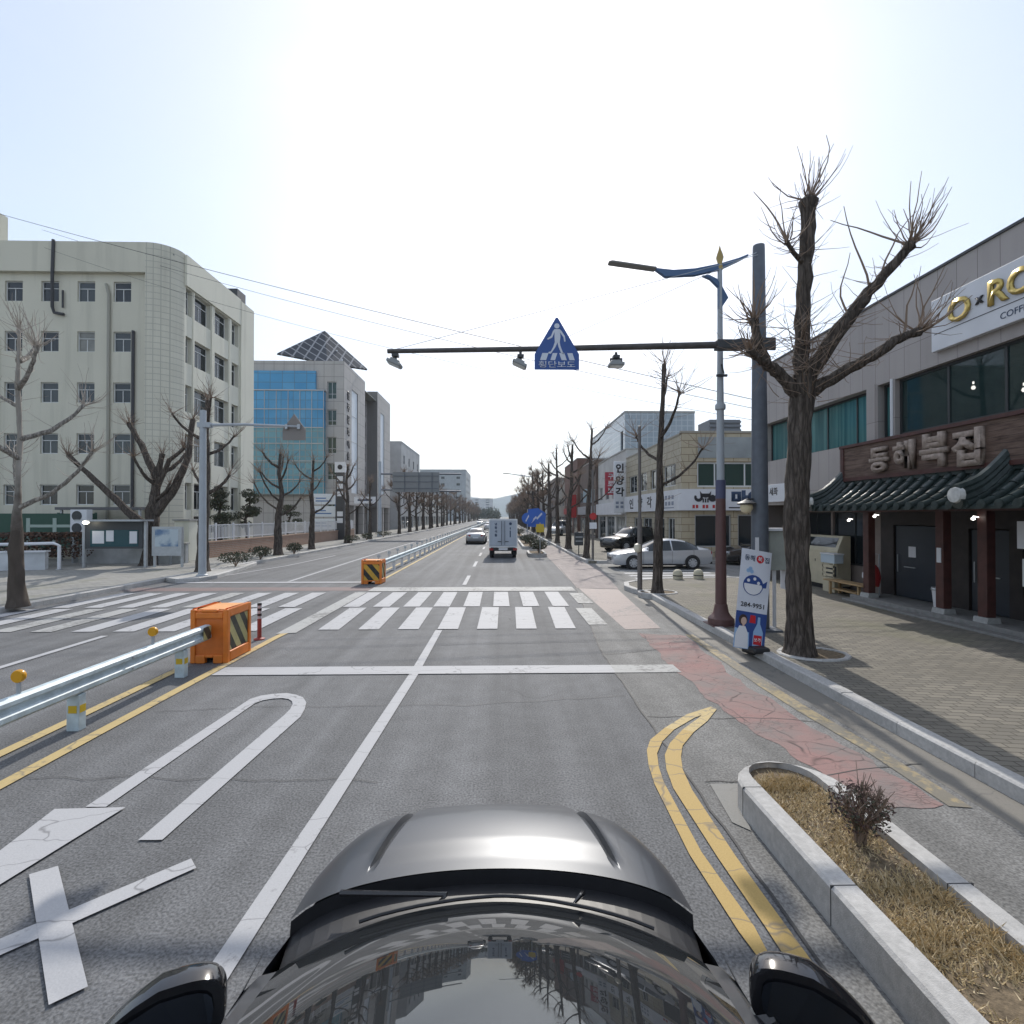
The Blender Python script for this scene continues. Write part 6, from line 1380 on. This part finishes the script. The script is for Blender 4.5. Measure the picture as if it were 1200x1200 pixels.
# green screen fence and air-conditioning unit behind it
gf = thing("green_screen_fence", "dark green screen fence with white motif in front of the cream block", "fence", (-25, 27.5, .15)); m = MB(); m.box(-36, -21.9, 28.2, 28.26, .9, 2.75); m.build("screen", mat("fence_green", (.025, .075, .05), .6), gf)
for i in range(8): m = MB(); m.box(-36+2*i-.04, -36+2*i+.04, 28.262, 28.34, .15, 2.8); m.build("post", mat("fence_post_green", (.10, .16, .12), .6), gf)
m = MB()
for xx in (-25.6, -24.2): m.box(xx, xx+.2, 28.18, 28.199, 1.0, 2.5)
m.box(-25.6, -23.2, 28.175, 28.181, 2.0, 2.15); m.box(-25.5, -24.1, 28.176, 28.182, 1.5, 1.6); m.build("pale_motif", mat("pale_green_motif", (.34, .42, .37), .6), gf)
ac = thing("air_conditioner", "white outdoor air conditioning unit with two fans beside the green fence", "air conditioner", (-23.4, 27.4, 1.0)); m = MB(); m.box(-22.55, -21.7, 27.3, 27.7, 1.65, 2.95); m.build("case", WHT, ac, bev=.02)
for zz in (1.98, 2.62): m = MB(); m.lathe([(.12, 0), (.26, 0), (.26, -.01), (.12, -.01)], (-22.2, 27.295, zz), 18, axis='y'); m.build("fan_grille", DSTEEL, ac, fix=False)
m = MB(); m.box(-22.5, -22.4, 27.35, 27.65, .15, 1.649); m.box(-21.85, -21.75, 27.35, 27.65, .15, 1.649); m.box(-22.4, -21.85, 27.4, 27.6, 1.55, 1.64); m.build("stand", GALV, ac)
sh = thing("flat_canopy", "flat grey entrance canopy in front of the cream block above the notice board", "canopy", (-22, 28.6, 0)); m = MB(); m.box(-24.2, -19.6, 28.3, 29.6, 2.95, 3.1); m.build("slab", mat("canopy_grey", (.11, .11, .115), .6), sh); m = MB(); sh_ = sh
for xx in (-24, -19.8): m = MB(); m.box(xx, xx+.1, 28.4, 28.5, .15, 2.949); m.build("post", GALV, sh)
# brick wall with pale fence
BRK = m_tiles("tan_red_brick", (.36, .20, .135), (.30, .165, .11), (.34, .31, .27), (1, 2), .3, .11, .5, .018)
bw = thing("brick_wall", "low tan brick wall along the left pavement below the white fence", "wall", (-17, 29, .15)); m = MB(); m.box(-17.3, -17.05, 29.2, 60, .1, 1.05); m.build("wall_face", BRK, bw); m = MB(); m.box(-17.34, -17.01, 29.15, 60.05, 1.052, 1.12); m.build("coping", mat("tan_coping", (.40, .27, .2), .8), bw)
wf = thing("white_fence", "white upright bar fence standing on the low tan brick wall", "fence", (-17.2, 29.2, 1.12)); m = MB(); m.box(-17.2, -17.15, 29.2, 60, 1.25, 1.30); m.box(-17.2, -17.15, 29.2, 60, 2.05, 2.10)
yy = 29.25
while yy < 60: m.box(-17.19, -17.16, yy, yy+.03, 1.301, 2.049); yy += .16
m.build("bar_panel", WHT, wf); yy = 29.2
while yy < 60: m = MB(); m.box(-17.22, -17.13, yy, yy+.09, 1.12, 2.2); m.build("post", WHT, wf); yy += 2.0
gp = thing("gate_pier", "tall pale stone gate pier at the near end of the brick wall", "pier", (-17.3, 28.6, .15)); m = MB(); m.box(-17.75, -16.95, 28.2, 29.0, .15, 2.35); m.build("pier", CREAM2, gp, bev=.02); m = MB(); m.box(-17.82, -16.88, 28.13, 29.07, 2.352, 2.45); m.build("cap", CONC, gp)
# bulletin pylon and white poster panels before the glass office
py_ = thing("pylon_sign", "dark vertical pylon sign with a white emblem cap before the glass office", "sign", (-16.7, 54, .15)); m = MB(); m.box(-17.3, -16.4, 54, 54.3, .15, 7.2); m.build("panel", mat("pylon_dark", (.05, .05, .055), .5), py_); m = MB(); m.box(-17.4, -16.3, 53.96, 54.32, 7.2, 8.3); m.lathe([(.12, 0), (.26, 0), (.26, -.02), (.12, -.02)], (-16.85, 53.955, 7.75), 14, axis='y', mi=1); m.build("emblem_cap", [WHT, INK], py_)
m = MB(); [m.box(-17.15, -16.55, 53.985, 53.999, zz, zz+.5) for zz in (6.3, 5.5, 4.7, 2.6, 1.9)]; m.build("white_print", WHT, py_)
for k_, lb in enumerate(("white banner panel with blue print, lowest of a stack before the glass office", "white banner panel with blue print, middle of a stack before the glass office", "white banner panel with blue print, topmost of a stack before the glass office")):
    t = thing("street_banner", lb, "banner", (-19.3, 56, 1.2+1.35*k_)); m = MB(); m.box(-20.4, -18.0, 56, 56.08, 1.2+1.35*k_, 2.35+1.35*k_); m.build("panel", BANW, t); m = MB(); m.box(-20.1, -18.4, 55.985, 55.999, 1.5+1.35*k_, 1.62+1.35*k_); m.box(-20.1, -19.0, 55.985, 55.999, 1.8+1.35*k_, 1.92+1.35*k_); m.box(-20.4, -20.34, 56.09, 56.14, .15, 2.35+1.35*k_); m.box(-18.06, -18.0, 56.09, 56.14, .15, 2.35+1.35*k_); m.build("blue_print", mat("blue_print", (.1, .2, .42), .6), t)
# overhead direction sign seen from behind
og = thing("overhead_sign", "large overhead road sign seen from behind on a pale post at the left kerb", "road sign", (-14.6, 62, .15)); m = MB(); m.lathe([(.3, .15), (.3, .3), (.24, .4), (.18, 9.2), (.001, 9.22)], (-14.6, 62, 0), 14); m.build("post", POLEG, og)
m = MB(); m.tube([(-14.6, 62, 7.7), (-4.8, 62, 7.7)], .1, 8); m.tube([(-14.6, 62, 5.8), (-4.8, 62, 5.6)], .1, 8); m.build("arm", STEEL, og)
m = MB(); m.box(-13, -7.4, 61.7, 61.78, 5.5, 7.9); s_ = m.build("sign_plate", mat("sign_back_steel", (.20, .21, .22), .5, .3), og); m = MB(); [m.box(-12.9, -7.5, 61.64, 61.699, z_, z_+.08) for z_ in (5.9, 6.7, 7.4)]; [m.box(xx, xx+.08, 61.6, 61.639, 5.5, 7.9) for xx in (-11.6, -9.9, -8.3)]; m.build("stiffener", STEEL, s_)
wsn = thing("white_name_sign", "small white street name sign on a post left of the overhead sign", "road sign", (-15.2, 60.5, .15)); m = MB(); m.tube([(-15.6, 60.5, .15), (-15.6, 60.5, 5.2)], .06, 6); m.build("post", GALV, wsn); m = MB(); m.box(-17.2, -14.7, 60.4, 60.46, 4.1, 4.9); pl_ = m.build("sign_plate", WHT, wsn); m = MB(); m.box(-16.8, -15.1, 60.39, 60.399, 4.4, 4.6); m.build("sign_small_print", NAVY, pl_)

# low clipped bushes on the left kerb strip
BG = "low clipped bushes along the left kerb"
protos = []
for i, (xx, yy, r, lb) in enumerate(((-12.9, 25.2, .75, "dark clipped bush nearest the left pole"), (-13.6, 29.3, .62, "dark clipped bush second from the left pole, in front of the brick wall"), (-13.4, 33.5, .5, "small clipped bush at the third left tree"), (-13.6, 47, .75, "clipped bush at the foot of the fifth left tree"), (-13.8, 53, .6, "small dark clipped bush left of the overhead sign post"), (-13.8, 60.5, .95, "wide dark clipped bush at the foot of the overhead sign post"))):
    shrub("clipped_bush", lb, (xx, yy, .16), r, .72, 650, .055, LEAFD, BG, 30+i, 10)
# cloud-pruned pines behind the brick wall
def cloud_pine(label, x, y, h, seed):
    rg = random.Random(seed); t = thing("cloud_pruned_pine", label, "tree", (x, y, .15)); m = MB()
    pts = [(x, y, .15)] + [(x+rg.uniform(-.25, .25), y+rg.uniform(-.2, .2), .15+h*f) for f in (.3, .55, .8, .95)]
    m.tube(pts, [.14, .12, .09, .07, .04], 7); f = MB()
    for k in range(9):
        z = .15 + h*rg.uniform(.4, 1.0); a = rg.uniform(0, 6.28); r_ = rg.uniform(.2, 1.0)*(1.25 - .6*(z/h)); p = (x+math.cos(a)*r_, y+math.sin(a)*r_, z)
        m.tube([(pts[2][0], pts[2][1], z-.35), p], [.05, .03], 5); leaf_clump(f, rg, p, rg.uniform(.42, .65), rg.uniform(.2, .3), 260, .07, .2, nmi=3)
    leaf_clump(f, rg, (pts[-1][0], pts[-1][1], .15+h), .6, .3, 300, .07, .2, nmi=3)
    m.build("trunk", BARK, t); f.build("crown", LEAFD, t, fix=False)
cloud_pine("cloud pruned pine nearest the cream block's street side, behind the white fence", -18.2, 33.5, 3.9, 41); cloud_pine("cloud pruned pine second behind the white fence", -18.1, 37, 4.1, 42); cloud_pine("cloud pruned pine by the glass office, farthest behind the white fence", -18.4, 45, 3.2, 43)

# ------------------------------------------------------------------ bare pollarded street trees
def twig(mb, rg, p, d, L, r, segs=4, up=.5):
    r *= 1.45
    p = Vector(p); d = Vector(d).normalized(); pts = [p.copy()]; rad = [r]
    for i in range(segs):
        d = (d + Vector((rg.gauss(0, .15), rg.gauss(0, .15), rg.gauss(0, .10) + up/segs))).normalized()
        p = p + d*L/segs; pts.append(p.copy()); rad.append(max(.0032, r*(1-(i+1)/segs*.72)))
    mb.tube(pts, rad, 3, cap=False); return pts
def spray(mb, rg, p, axis, n, L, r, spread=1.0, up=.5):
    axis = Vector(axis).normalized()
    for i in range(n):
        d = axis + Vector((rg.gauss(0, spread), rg.gauss(0, spread), rg.gauss(0, spread)*.8))
        pts = twig(mb, rg, Vector(p) + Vector((rg.gauss(0, .03), rg.gauss(0, .03), rg.gauss(0, .03))), d, L*rg.uniform(.35, 1.1), r*rg.uniform(.6, 1.2), 5, up)
        if rg.random() < .45:
            k = rg.randrange(1, 4); twig(mb, rg, pts[k], d + Vector((rg.gauss(0, .7), rg.gauss(0, .7), .3)), L*rg.uniform(.2, .5), r*.5, 3, up)
def limb(mb, rg, pts, rad, n=9, knob=1.25):
    """gnarled tapering limb with knuckles, ending in a knob"""
    P = [Vector(p) for p in pts]; out = []; rr = []
    for i in range(len(P)-1):
        for k in range(4):
            t = k/4; out.append(P[i].lerp(P[i+1], t) + (Vector((rg.gauss(0, 1), rg.gauss(0, 1), rg.gauss(0, 1)))*rad[i]*.10 if (i or k) else Vector()))
            rr.append((rad[i]*(1-t) + rad[i+1]*t)*rg.uniform(.92, 1.10))
    out.append(P[-1]); rr.append(rad[-1]*knob); e = (out[-1]-out[-2]).normalized(); out.append(P[-1] + e*rad[-1]*.8); rr.append(rad[-1]*.7)
    rr[-3] *= 1.1
    mb.tube(out, rr, n); return out
def trunk_mesh(rg, pts, rad, n=18, flare=1.35, rough=.045):
    m = MB(); P = [Vector(p) for p in pts]; out = []; rr = []
    for i in range(len(P)-1):
        K = 10
        for k in range(K): t = k/K; out.append(P[i].lerp(P[i+1], t)); rr.append(rad[i]*(1-t)+rad[i+1]*t)
    out.append(P[-1]); rr.append(rad[-1])
    base = out[0].z
    for i in range(len(out)):
        h_ = out[i].z - base; rr[i] *= 1 + (flare-1)*math.exp(-h_/.16)
    m.tube(out, rr, n)
    vs = []
    for p in m.v:
        v = Vector(p); q = v*1.0; s = mnoise.fractal(Vector((q.x*5, q.y*5, q.z*1.6)), 1, 2, 4)
        c = Vector((out[0].x, out[0].y, v.z)); d = (v-c); d.z = 0
        vs.append(v + (d.normalized()*s*rough if d.length > .01 else Vector()))
    m.v = [tuple(v) for v in vs]; return m

# the big near tree
bt = thing("street_tree", "large bare pollarded street tree with dark bark in front of the restaurant building", "tree", (5.35, 9.0, .15))
rg = random.Random(17); x0, y0 = 5.32, 9.0
tm = trunk_mesh(rg, [(x0-.02, y0, .12), (x0-.03, y0, 1.2), (x0-.06, y0+.02, 2.4), (x0-.02, y0+.02, 3.3), (x0+.02, y0, 4.3), (x0+.08, y0, 5.1)], [.225, .20, .205, .18, .175, .20], 20)
tm.build("trunk", BARK, bt)
tw_ = MB()
LB = [([(x0+.05, y0, 4.75), (x0+.06, y0+.02, 5.6), (x0+.12, y0+.03, 6.6), (x0+.16, y0, 7.6), (x0+.17, y0-.02, 8.22)], [.20, .165, .15, .15, .14]),
      ([(x0+.10, y0, 5.0), (x0+.5, y0-.15, 5.75), (x0+.95, y0-.3, 6.35), (x0+1.35, y0-.42, 6.85), (x0+1.62, y0-.5, 7.2)], [.17, .16, .13, .10, .085]),
      ([(x0+.08, y0, 4.75), (x0+.6, y0-.25, 5.1), (x0+1.05, y0-.4, 5.35), (x0+1.45, y0-.5, 5.62), (x0+1.72, y0-.55, 5.72)], [.14, .12, .11, .09, .075]),
      ([(x0+.02, y0, 4.7), (x0-.35, y0-.1, 5.05), (x0-.65, y0-.15, 5.25), (x0-.85, y0-.2, 5.65), (x0-.92, y0-.2, 6.0)], [.15, .13, .12, .095, .075]),
      ([(x0-.55, y0-.13, 5.2), (x0-.85, y0-.35, 5.27), (x0-1.12, y0-.45, 5.38)], [.09, .085, .07]),
      ([(x0+.12, y0, 7.1), (x0-.12, y0-.1, 7.22), (x0-.3, y0-.15, 7.42)], [.055, .05, .04])]
ends = []
for P_, r_ in LB:
    m = MB(); o_ = limb(m, rg, P_, [q*.80 for q in r_], 12, 1.5); m.build("limb", BARK, bt, fix=False); ends.append(o_)
for o_, n_, L_, u_ in zip(ends, (20, 22, 22, 20, 15, 9), (1.0, 1.2, 1.15, .85, .75, .95), (.9, .9, .8, .7, .6, 1.1)):
    ax = (o_[-1]-o_[-4]).normalized()
    spray(tw_, rg, o_[-2], ax*1.0 + Vector((0, 0, .35)), n_, L_, .011, .75, u_)
    for k in range(int(n_*2)):                                                       # suckers all along the limb
        q = o_[rg.randrange(len(o_)//4, len(o_))]; d = Vector((rg.gauss(0, 1), rg.gauss(0, 1), rg.uniform(-.6, .9))); twig(tw_, rg, q, d, rg.uniform(.25, .8), .006, 4, .35)
for k in range(130):                                                                 # thicket in the fork
    q = Vector((x0+rg.gauss(.05, .14), y0+rg.gauss(-.1, .12), rg.uniform(4.6, 6.0))); twig(tw_, rg, q, Vector((rg.gauss(0, 1), rg.gauss(-.2, 1), rg.uniform(-.3, .8))), rg.uniform(.3, 1.0), .006, 5, .4)
for p_, d_, L_ in (((x0+1.05, y0-.33, 6.5), (-.3, 0, 1), 1.6), ((x0+1.12, y0-.35, 6.5), (.25, 0, 1), 1.55), ((x0+.75, y0-.22, 6.1), (-.1, .1, 1), 1.3), ((x0+1.5, y0-.5, 5.68), (.25, 0, 1), .95), ((x0-.3, y0-.15, 7.42), (-.2, 0, 1), 1.1), ((x0+1.6, y0-.5, 7.2), (-1, 0, .5), 1.35), ((x0+1.6, y0-.5, 7.2), (1, 0, .45), 1.3)): twig(tw_, rg, p_, d_, L_, .016, 6, .35)
tw_.build("twigs", TWIG, bt, fix=False)

def make_tree(label, seed, H, r, nl, bark=BARK, twigm=TWIG, reach=1.5, lean=.0, low=.38, density=1.0, group=None, twist=0, taper=(1, .86, .74, .56, .42, .34)):
    rg = random.Random(seed); t = thing("street_tree", label, "tree", (0, 0, 0), group=group)
    top = H; pts = [(0, 0, -.03)]
    for k in range(1, 6): f = k/5; pts.append((lean*f + rg.gauss(0, .05), rg.gauss(0, .05), top*f))
    rad = [r*q for q in taper]
    trunk_mesh(rg, pts, rad, 11, 1.4, .03*r/.2).build("trunk", bark, t)
    m = MB(); tw = MB(); P = [Vector(p) for p in pts]
    def at(z): f = z/top*5; i = min(4, int(f)); return P[i].lerp(P[i+1], f-i)
    for k in range(nl):
        z = top*(low + (.92-low)*(k + rg.uniform(0, .7))/nl); a = twist + k*2.4 + rg.uniform(-.4, .4); L = reach*rg.uniform(.55, 1.1)*(1.15 - .6*(z/top))
        d = Vector((math.cos(a), math.sin(a), 0)); b = at(z); rr = r*rg.uniform(.26, .40)
        o_ = limb(m, rg, [b, b + d*L*.45 + Vector((0, 0, L*.22)), b + d*L*.8 + Vector((0, 0, L*.55)), b + d*L + Vector((0, 0, L*.85))], [rr, rr*.8, rr*.65, rr*.5], 7)
        spray(tw, rg, o_[-2], d*.6 + Vector((0, 0, .8)), int(12*density), 1.1, .011*(1.5 if density > 2 else 1), .7, .4)
        for q in range(int(8*density)): twig(tw, rg, o_[rg.randrange(2, len(o_))], (rg.gauss(0, 1), rg.gauss(0, 1), rg.uniform(-.2, 1)), rg.uniform(.3, .9), .008*(1.5 if density > 2 else 1), 3, .35)
    spray(tw, rg, P[-1], (0, 0, 1), int(14*density), 1.0, .011, .6, .4)
    for q in range(int(26*density)): twig(tw, rg, at(top*rg.uniform(low*.8, .98)), (rg.gauss(0, 1), rg.gauss(0, 1), rg.uniform(0, .9)), rg.uniform(.3, .8), .007, 3, .35)
    m.build("branches", bark, t); tw.build("twigs", twigm, t, fix=False)
    return t
GR, GL = "bare street trees in the row along the right kerb", "bare street trees in the row along the left kerb"
def put(t, x, y, z=.15, rz=0): t.location = (x, y, z); t.rotation_euler = (0, 0, rz); return t
put(make_tree("slim bare street tree on the corner in front of the silver sedan", 51, 7.3, .17, 4, reach=1.9, lean=.15, low=.42), 4.98, 16.2)
T1 = put(make_tree("leaning bare street tree right beside the post with the small red sign", 52, 7.6, .19, 6, reach=2.0, lean=.3, low=.4, group=GR), 5.05, 30.2)
T2 = put(make_tree("thick bare street tree with spreading limbs left of the litter bin", 53, 7.8, .24, 8, reach=2.2, lean=.3, low=.38, group=GR), 5.1, 38.5)
T3 = put(make_tree("straight dark bare street tree in front of the white van", 54, 8.6, .22, 7, reach=1.8, low=.35, group=GR), 5.2, 47)
T4 = put(make_tree("thick trunked bare street tree just right of the larger blue board", 55, 8.2, .30, 8, reach=2.2, low=.35, group=GR), 5.3, 56.5)
FA = put(make_tree("bushy bare pollarded street tree just past the blue boards, dense with brown shoots", 71, 8.0, .24, 10, reach=2.3, low=.3, density=2.6, group=GR), 5.3, 65)
FB = put(make_tree("second bushy bare street tree past the blue boards, dense with brown shoots", 72, 8.6, .26, 10, reach=2.4, low=.3, density=2.6, group=GR), 5.3, 73)
far = [FA, FB]; yy = 81; i = 0; rg = random.Random(5)
while yy < 330:
    dup(far[i % 2], (5.3 + rg.uniform(-.2, .2), yy, .15), rg.uniform(0, 6.28), "bare pollarded tree among the far ranks of the right-hand kerb row, past the blue signs", GR, rg.uniform(.9, 1.15)); i += 1; yy += 7 if yy < 130 else 9
put(make_tree("pale barked bare street tree nearest the viewer on the left pavement", 61, 7.6, .20, 7, BARK, TWIGW, 1.9, 0, .34, 1.2, GL, taper=(1, .80, .36, .30, .24, .16)), -13.2, 14.3)
# plane-tree bark: dark and flaky low down, pale above about three metres
_k = NB("plane_tree_bark", .9, .25); _z = _k.math('ADD', _k.sep()[2], _k.rng(_k.noise(2.2, 4), .3, .7, -.6, .6)); _n1 = _k.noise(9, 5, _k.map((1, 1, .25)))
PLANE = _k.col(_k.mix(_k.rng(_z, 2.2, 3.4), _k.mix(_n1, (.045, .037, .03), (.11, .09, .075)), _k.mix(_n1, (.16, .145, .125), (.40, .37, .33))))
for ch in bpy.data.objects:
    if ch.parent and ch.parent.get("label", "").startswith("pale barked bare") and ch.name.startswith(("branches", "trunk")): ch.data.materials[0] = BARKW if ch.name.startswith("branches") else PLANE
bigt = make_tree("thick dark bare tree with two heavy crooked limbs behind the notice board", 62, 5.6, .34, 4, BARK, TWIG, 2.0, .5, .5, 1.2)
put(bigt, -17.6, 26.0)
m = MB(); rg = random.Random(9); tw = MB()
for P_, r_ in (([(-17.7, 26, 2.0), (-18.9, 26, 3.1), (-20.2, 25.9, 4.4), (-21.4, 25.8, 5.6)], [.24, .17, .14, .09]), ([(-17.5, 26, 2.4), (-17.2, 26, 4.4), (-18.0, 26, 6.2), (-18.6, 26, 7.2)], [.26, .2, .14, .1]), ([(-17.4, 26, 2.6), (-16.3, 26, 4.1), (-15.6, 25.9, 5.6), (-15.4, 25.9, 7.4)], [.24, .18, .14, .1]), ([(-17.2, 26, 4.0), (-16.6, 26, 5.4), (-15.9, 26, 6.0)], [.13, .1, .07])):
    o_ = limb(m, rg, P_, r_, 9); spray(tw, rg, o_[-2], (0, 0, 1), 24, 1.1, .012, .9, .4)
    for q in range(24): twig(tw, rg, o_[rg.randrange(3, len(o_))], (rg.gauss(0, 1), rg.gauss(0, 1), rg.uniform(-.2, 1)), rg.uniform(.3, .9), .009, 4, .35)
ORG[bigt.name] = Vector((-17.6, 26.0, .15))
m.build("limb", BARK, bigt, fix=False); tw.build("twigs", TWIG, bigt, fix=False)
L3 = put(make_tree("tall dark bare street tree directly behind the left grey pole", 63, 7.6, .26, 6, BARK, TWIG, 1.7, .1, .4, 1, GL), -13.2, 23.0)
L4 = put(make_tree("topped bare street tree in front of the cloud pruned pines, left kerb", 64, 6.4, .26, 8, BARK, TWIG, 2.3, .1, .34, 1, GL), -14.1, 32.8)
L5 = put(make_tree("bare street tree in front of the glass office, left of the pylon sign", 65, 6.6, .23, 6, BARK, TWIG, 2.0, .1, .36, 1, GL), -14.1, 38.5)
L6 = put(make_tree("knobbly bare street tree between the pylon sign and the overhead sign post", 66, 7.0, .26, 6, BARK, TWIG, 1.8, 0, .34, 1, GL), -14.0, 47)
L7 = dup(L5, (-14.1, 55.5, .15), 2.0, "slim bare street tree just left of the overhead sign post", GL, .95)
FC = put(make_tree("bushy bare street tree just past the overhead sign, dense with brown shoots", 73, 7.4, .24, 10, reach=2.4, low=.3, density=2.6, group=GL), -14.2, 72)
far = [FC, FA, FB]; yy = 80; i = 0
while yy < 330:
    dup(far[i % 3], (-14.2 + rg.uniform(-.3, .3), yy, .15), rg.uniform(0, 6.28), "bare pollarded tree among the far ranks of the left-hand kerb row, past the overhead sign", GL, rg.uniform(.9, 1.2)); i += 1; yy += 7 if yy < 130 else 9
# evergreen wood far down the road
m = MB(); rg = random.Random(77)
for k in range(60):
    xx = rg.uniform(-62, -3); yy = rg.uniform(420, 520); h_ = rg.uniform(6, 12)*(1 - .3*abs((xx+25)/40)); leaf_clump(m, rg, (xx, yy, h_*.55), rg.uniform(3, 6), h_*.55, 260, .7, .4, nmi=3)
stuff(tag(m.build("far_evergreen_wood", LEAFD, fix=False), "dark evergreen wood at the far left end of the road below the mountains", "wood"))
# far-off street lamps on the right
for yy, lb in ((78, "slim street lamp with a long arm rising above the right row of trees"),):
    t = thing("street_lamp", lb, "street lamp", (4.9, yy, .15)); m = MB(); m.tube([(4.9, yy, .15), (4.9, yy, 9.4)], [.1, .06], 8); m.build("post", DSTEEL, t); m = MB(); m.tube([(4.9, yy, 8.6), (3.2, yy, 8.8), (1.2, yy, 9.1)], [.05, .06, .05], 6); m.build("arm", BLUEP, t); m = MB(); m.box(.3, 1.3, yy-.12, yy+.12, 9.05, 9.16); m.build("lamp_head", DSTEEL, t)

# overhead cables
def cable(name, label, a, b, sag, r=.014):
    a, b = Vector(a), Vector(b); m = MB(); n = 24
    m.tube([a.lerp(b, i/n) - Vector((0, 0, sag*4*(i/n)*(1-i/n))) for i in range(n+1)], r, 4, cap=False)
    tag(m.build(name, BLACK), label, "cable", "overhead cables")
cable("overhead_cable", "uppermost black cable crossing the sky from the cream block to the restaurant building", (-29.3, 30.2, 20.2), (10.12, 19.75, 7.1), .25, .015)
cable("overhead_cable", "black cable running just below the uppermost one across the road", (-29.3, 33.2, 20.9), (10.12, 19.72, 6.75), .5, .012)
cable("overhead_cable", "lowest thin cable from the cream block's front down to the restaurant building", (-26.0, 29.6, 17.9), (10.12, 19.7, 6.3), .8, .009)
bpy.data.objects.remove(_to); bpy.data.curves.remove(_tc)
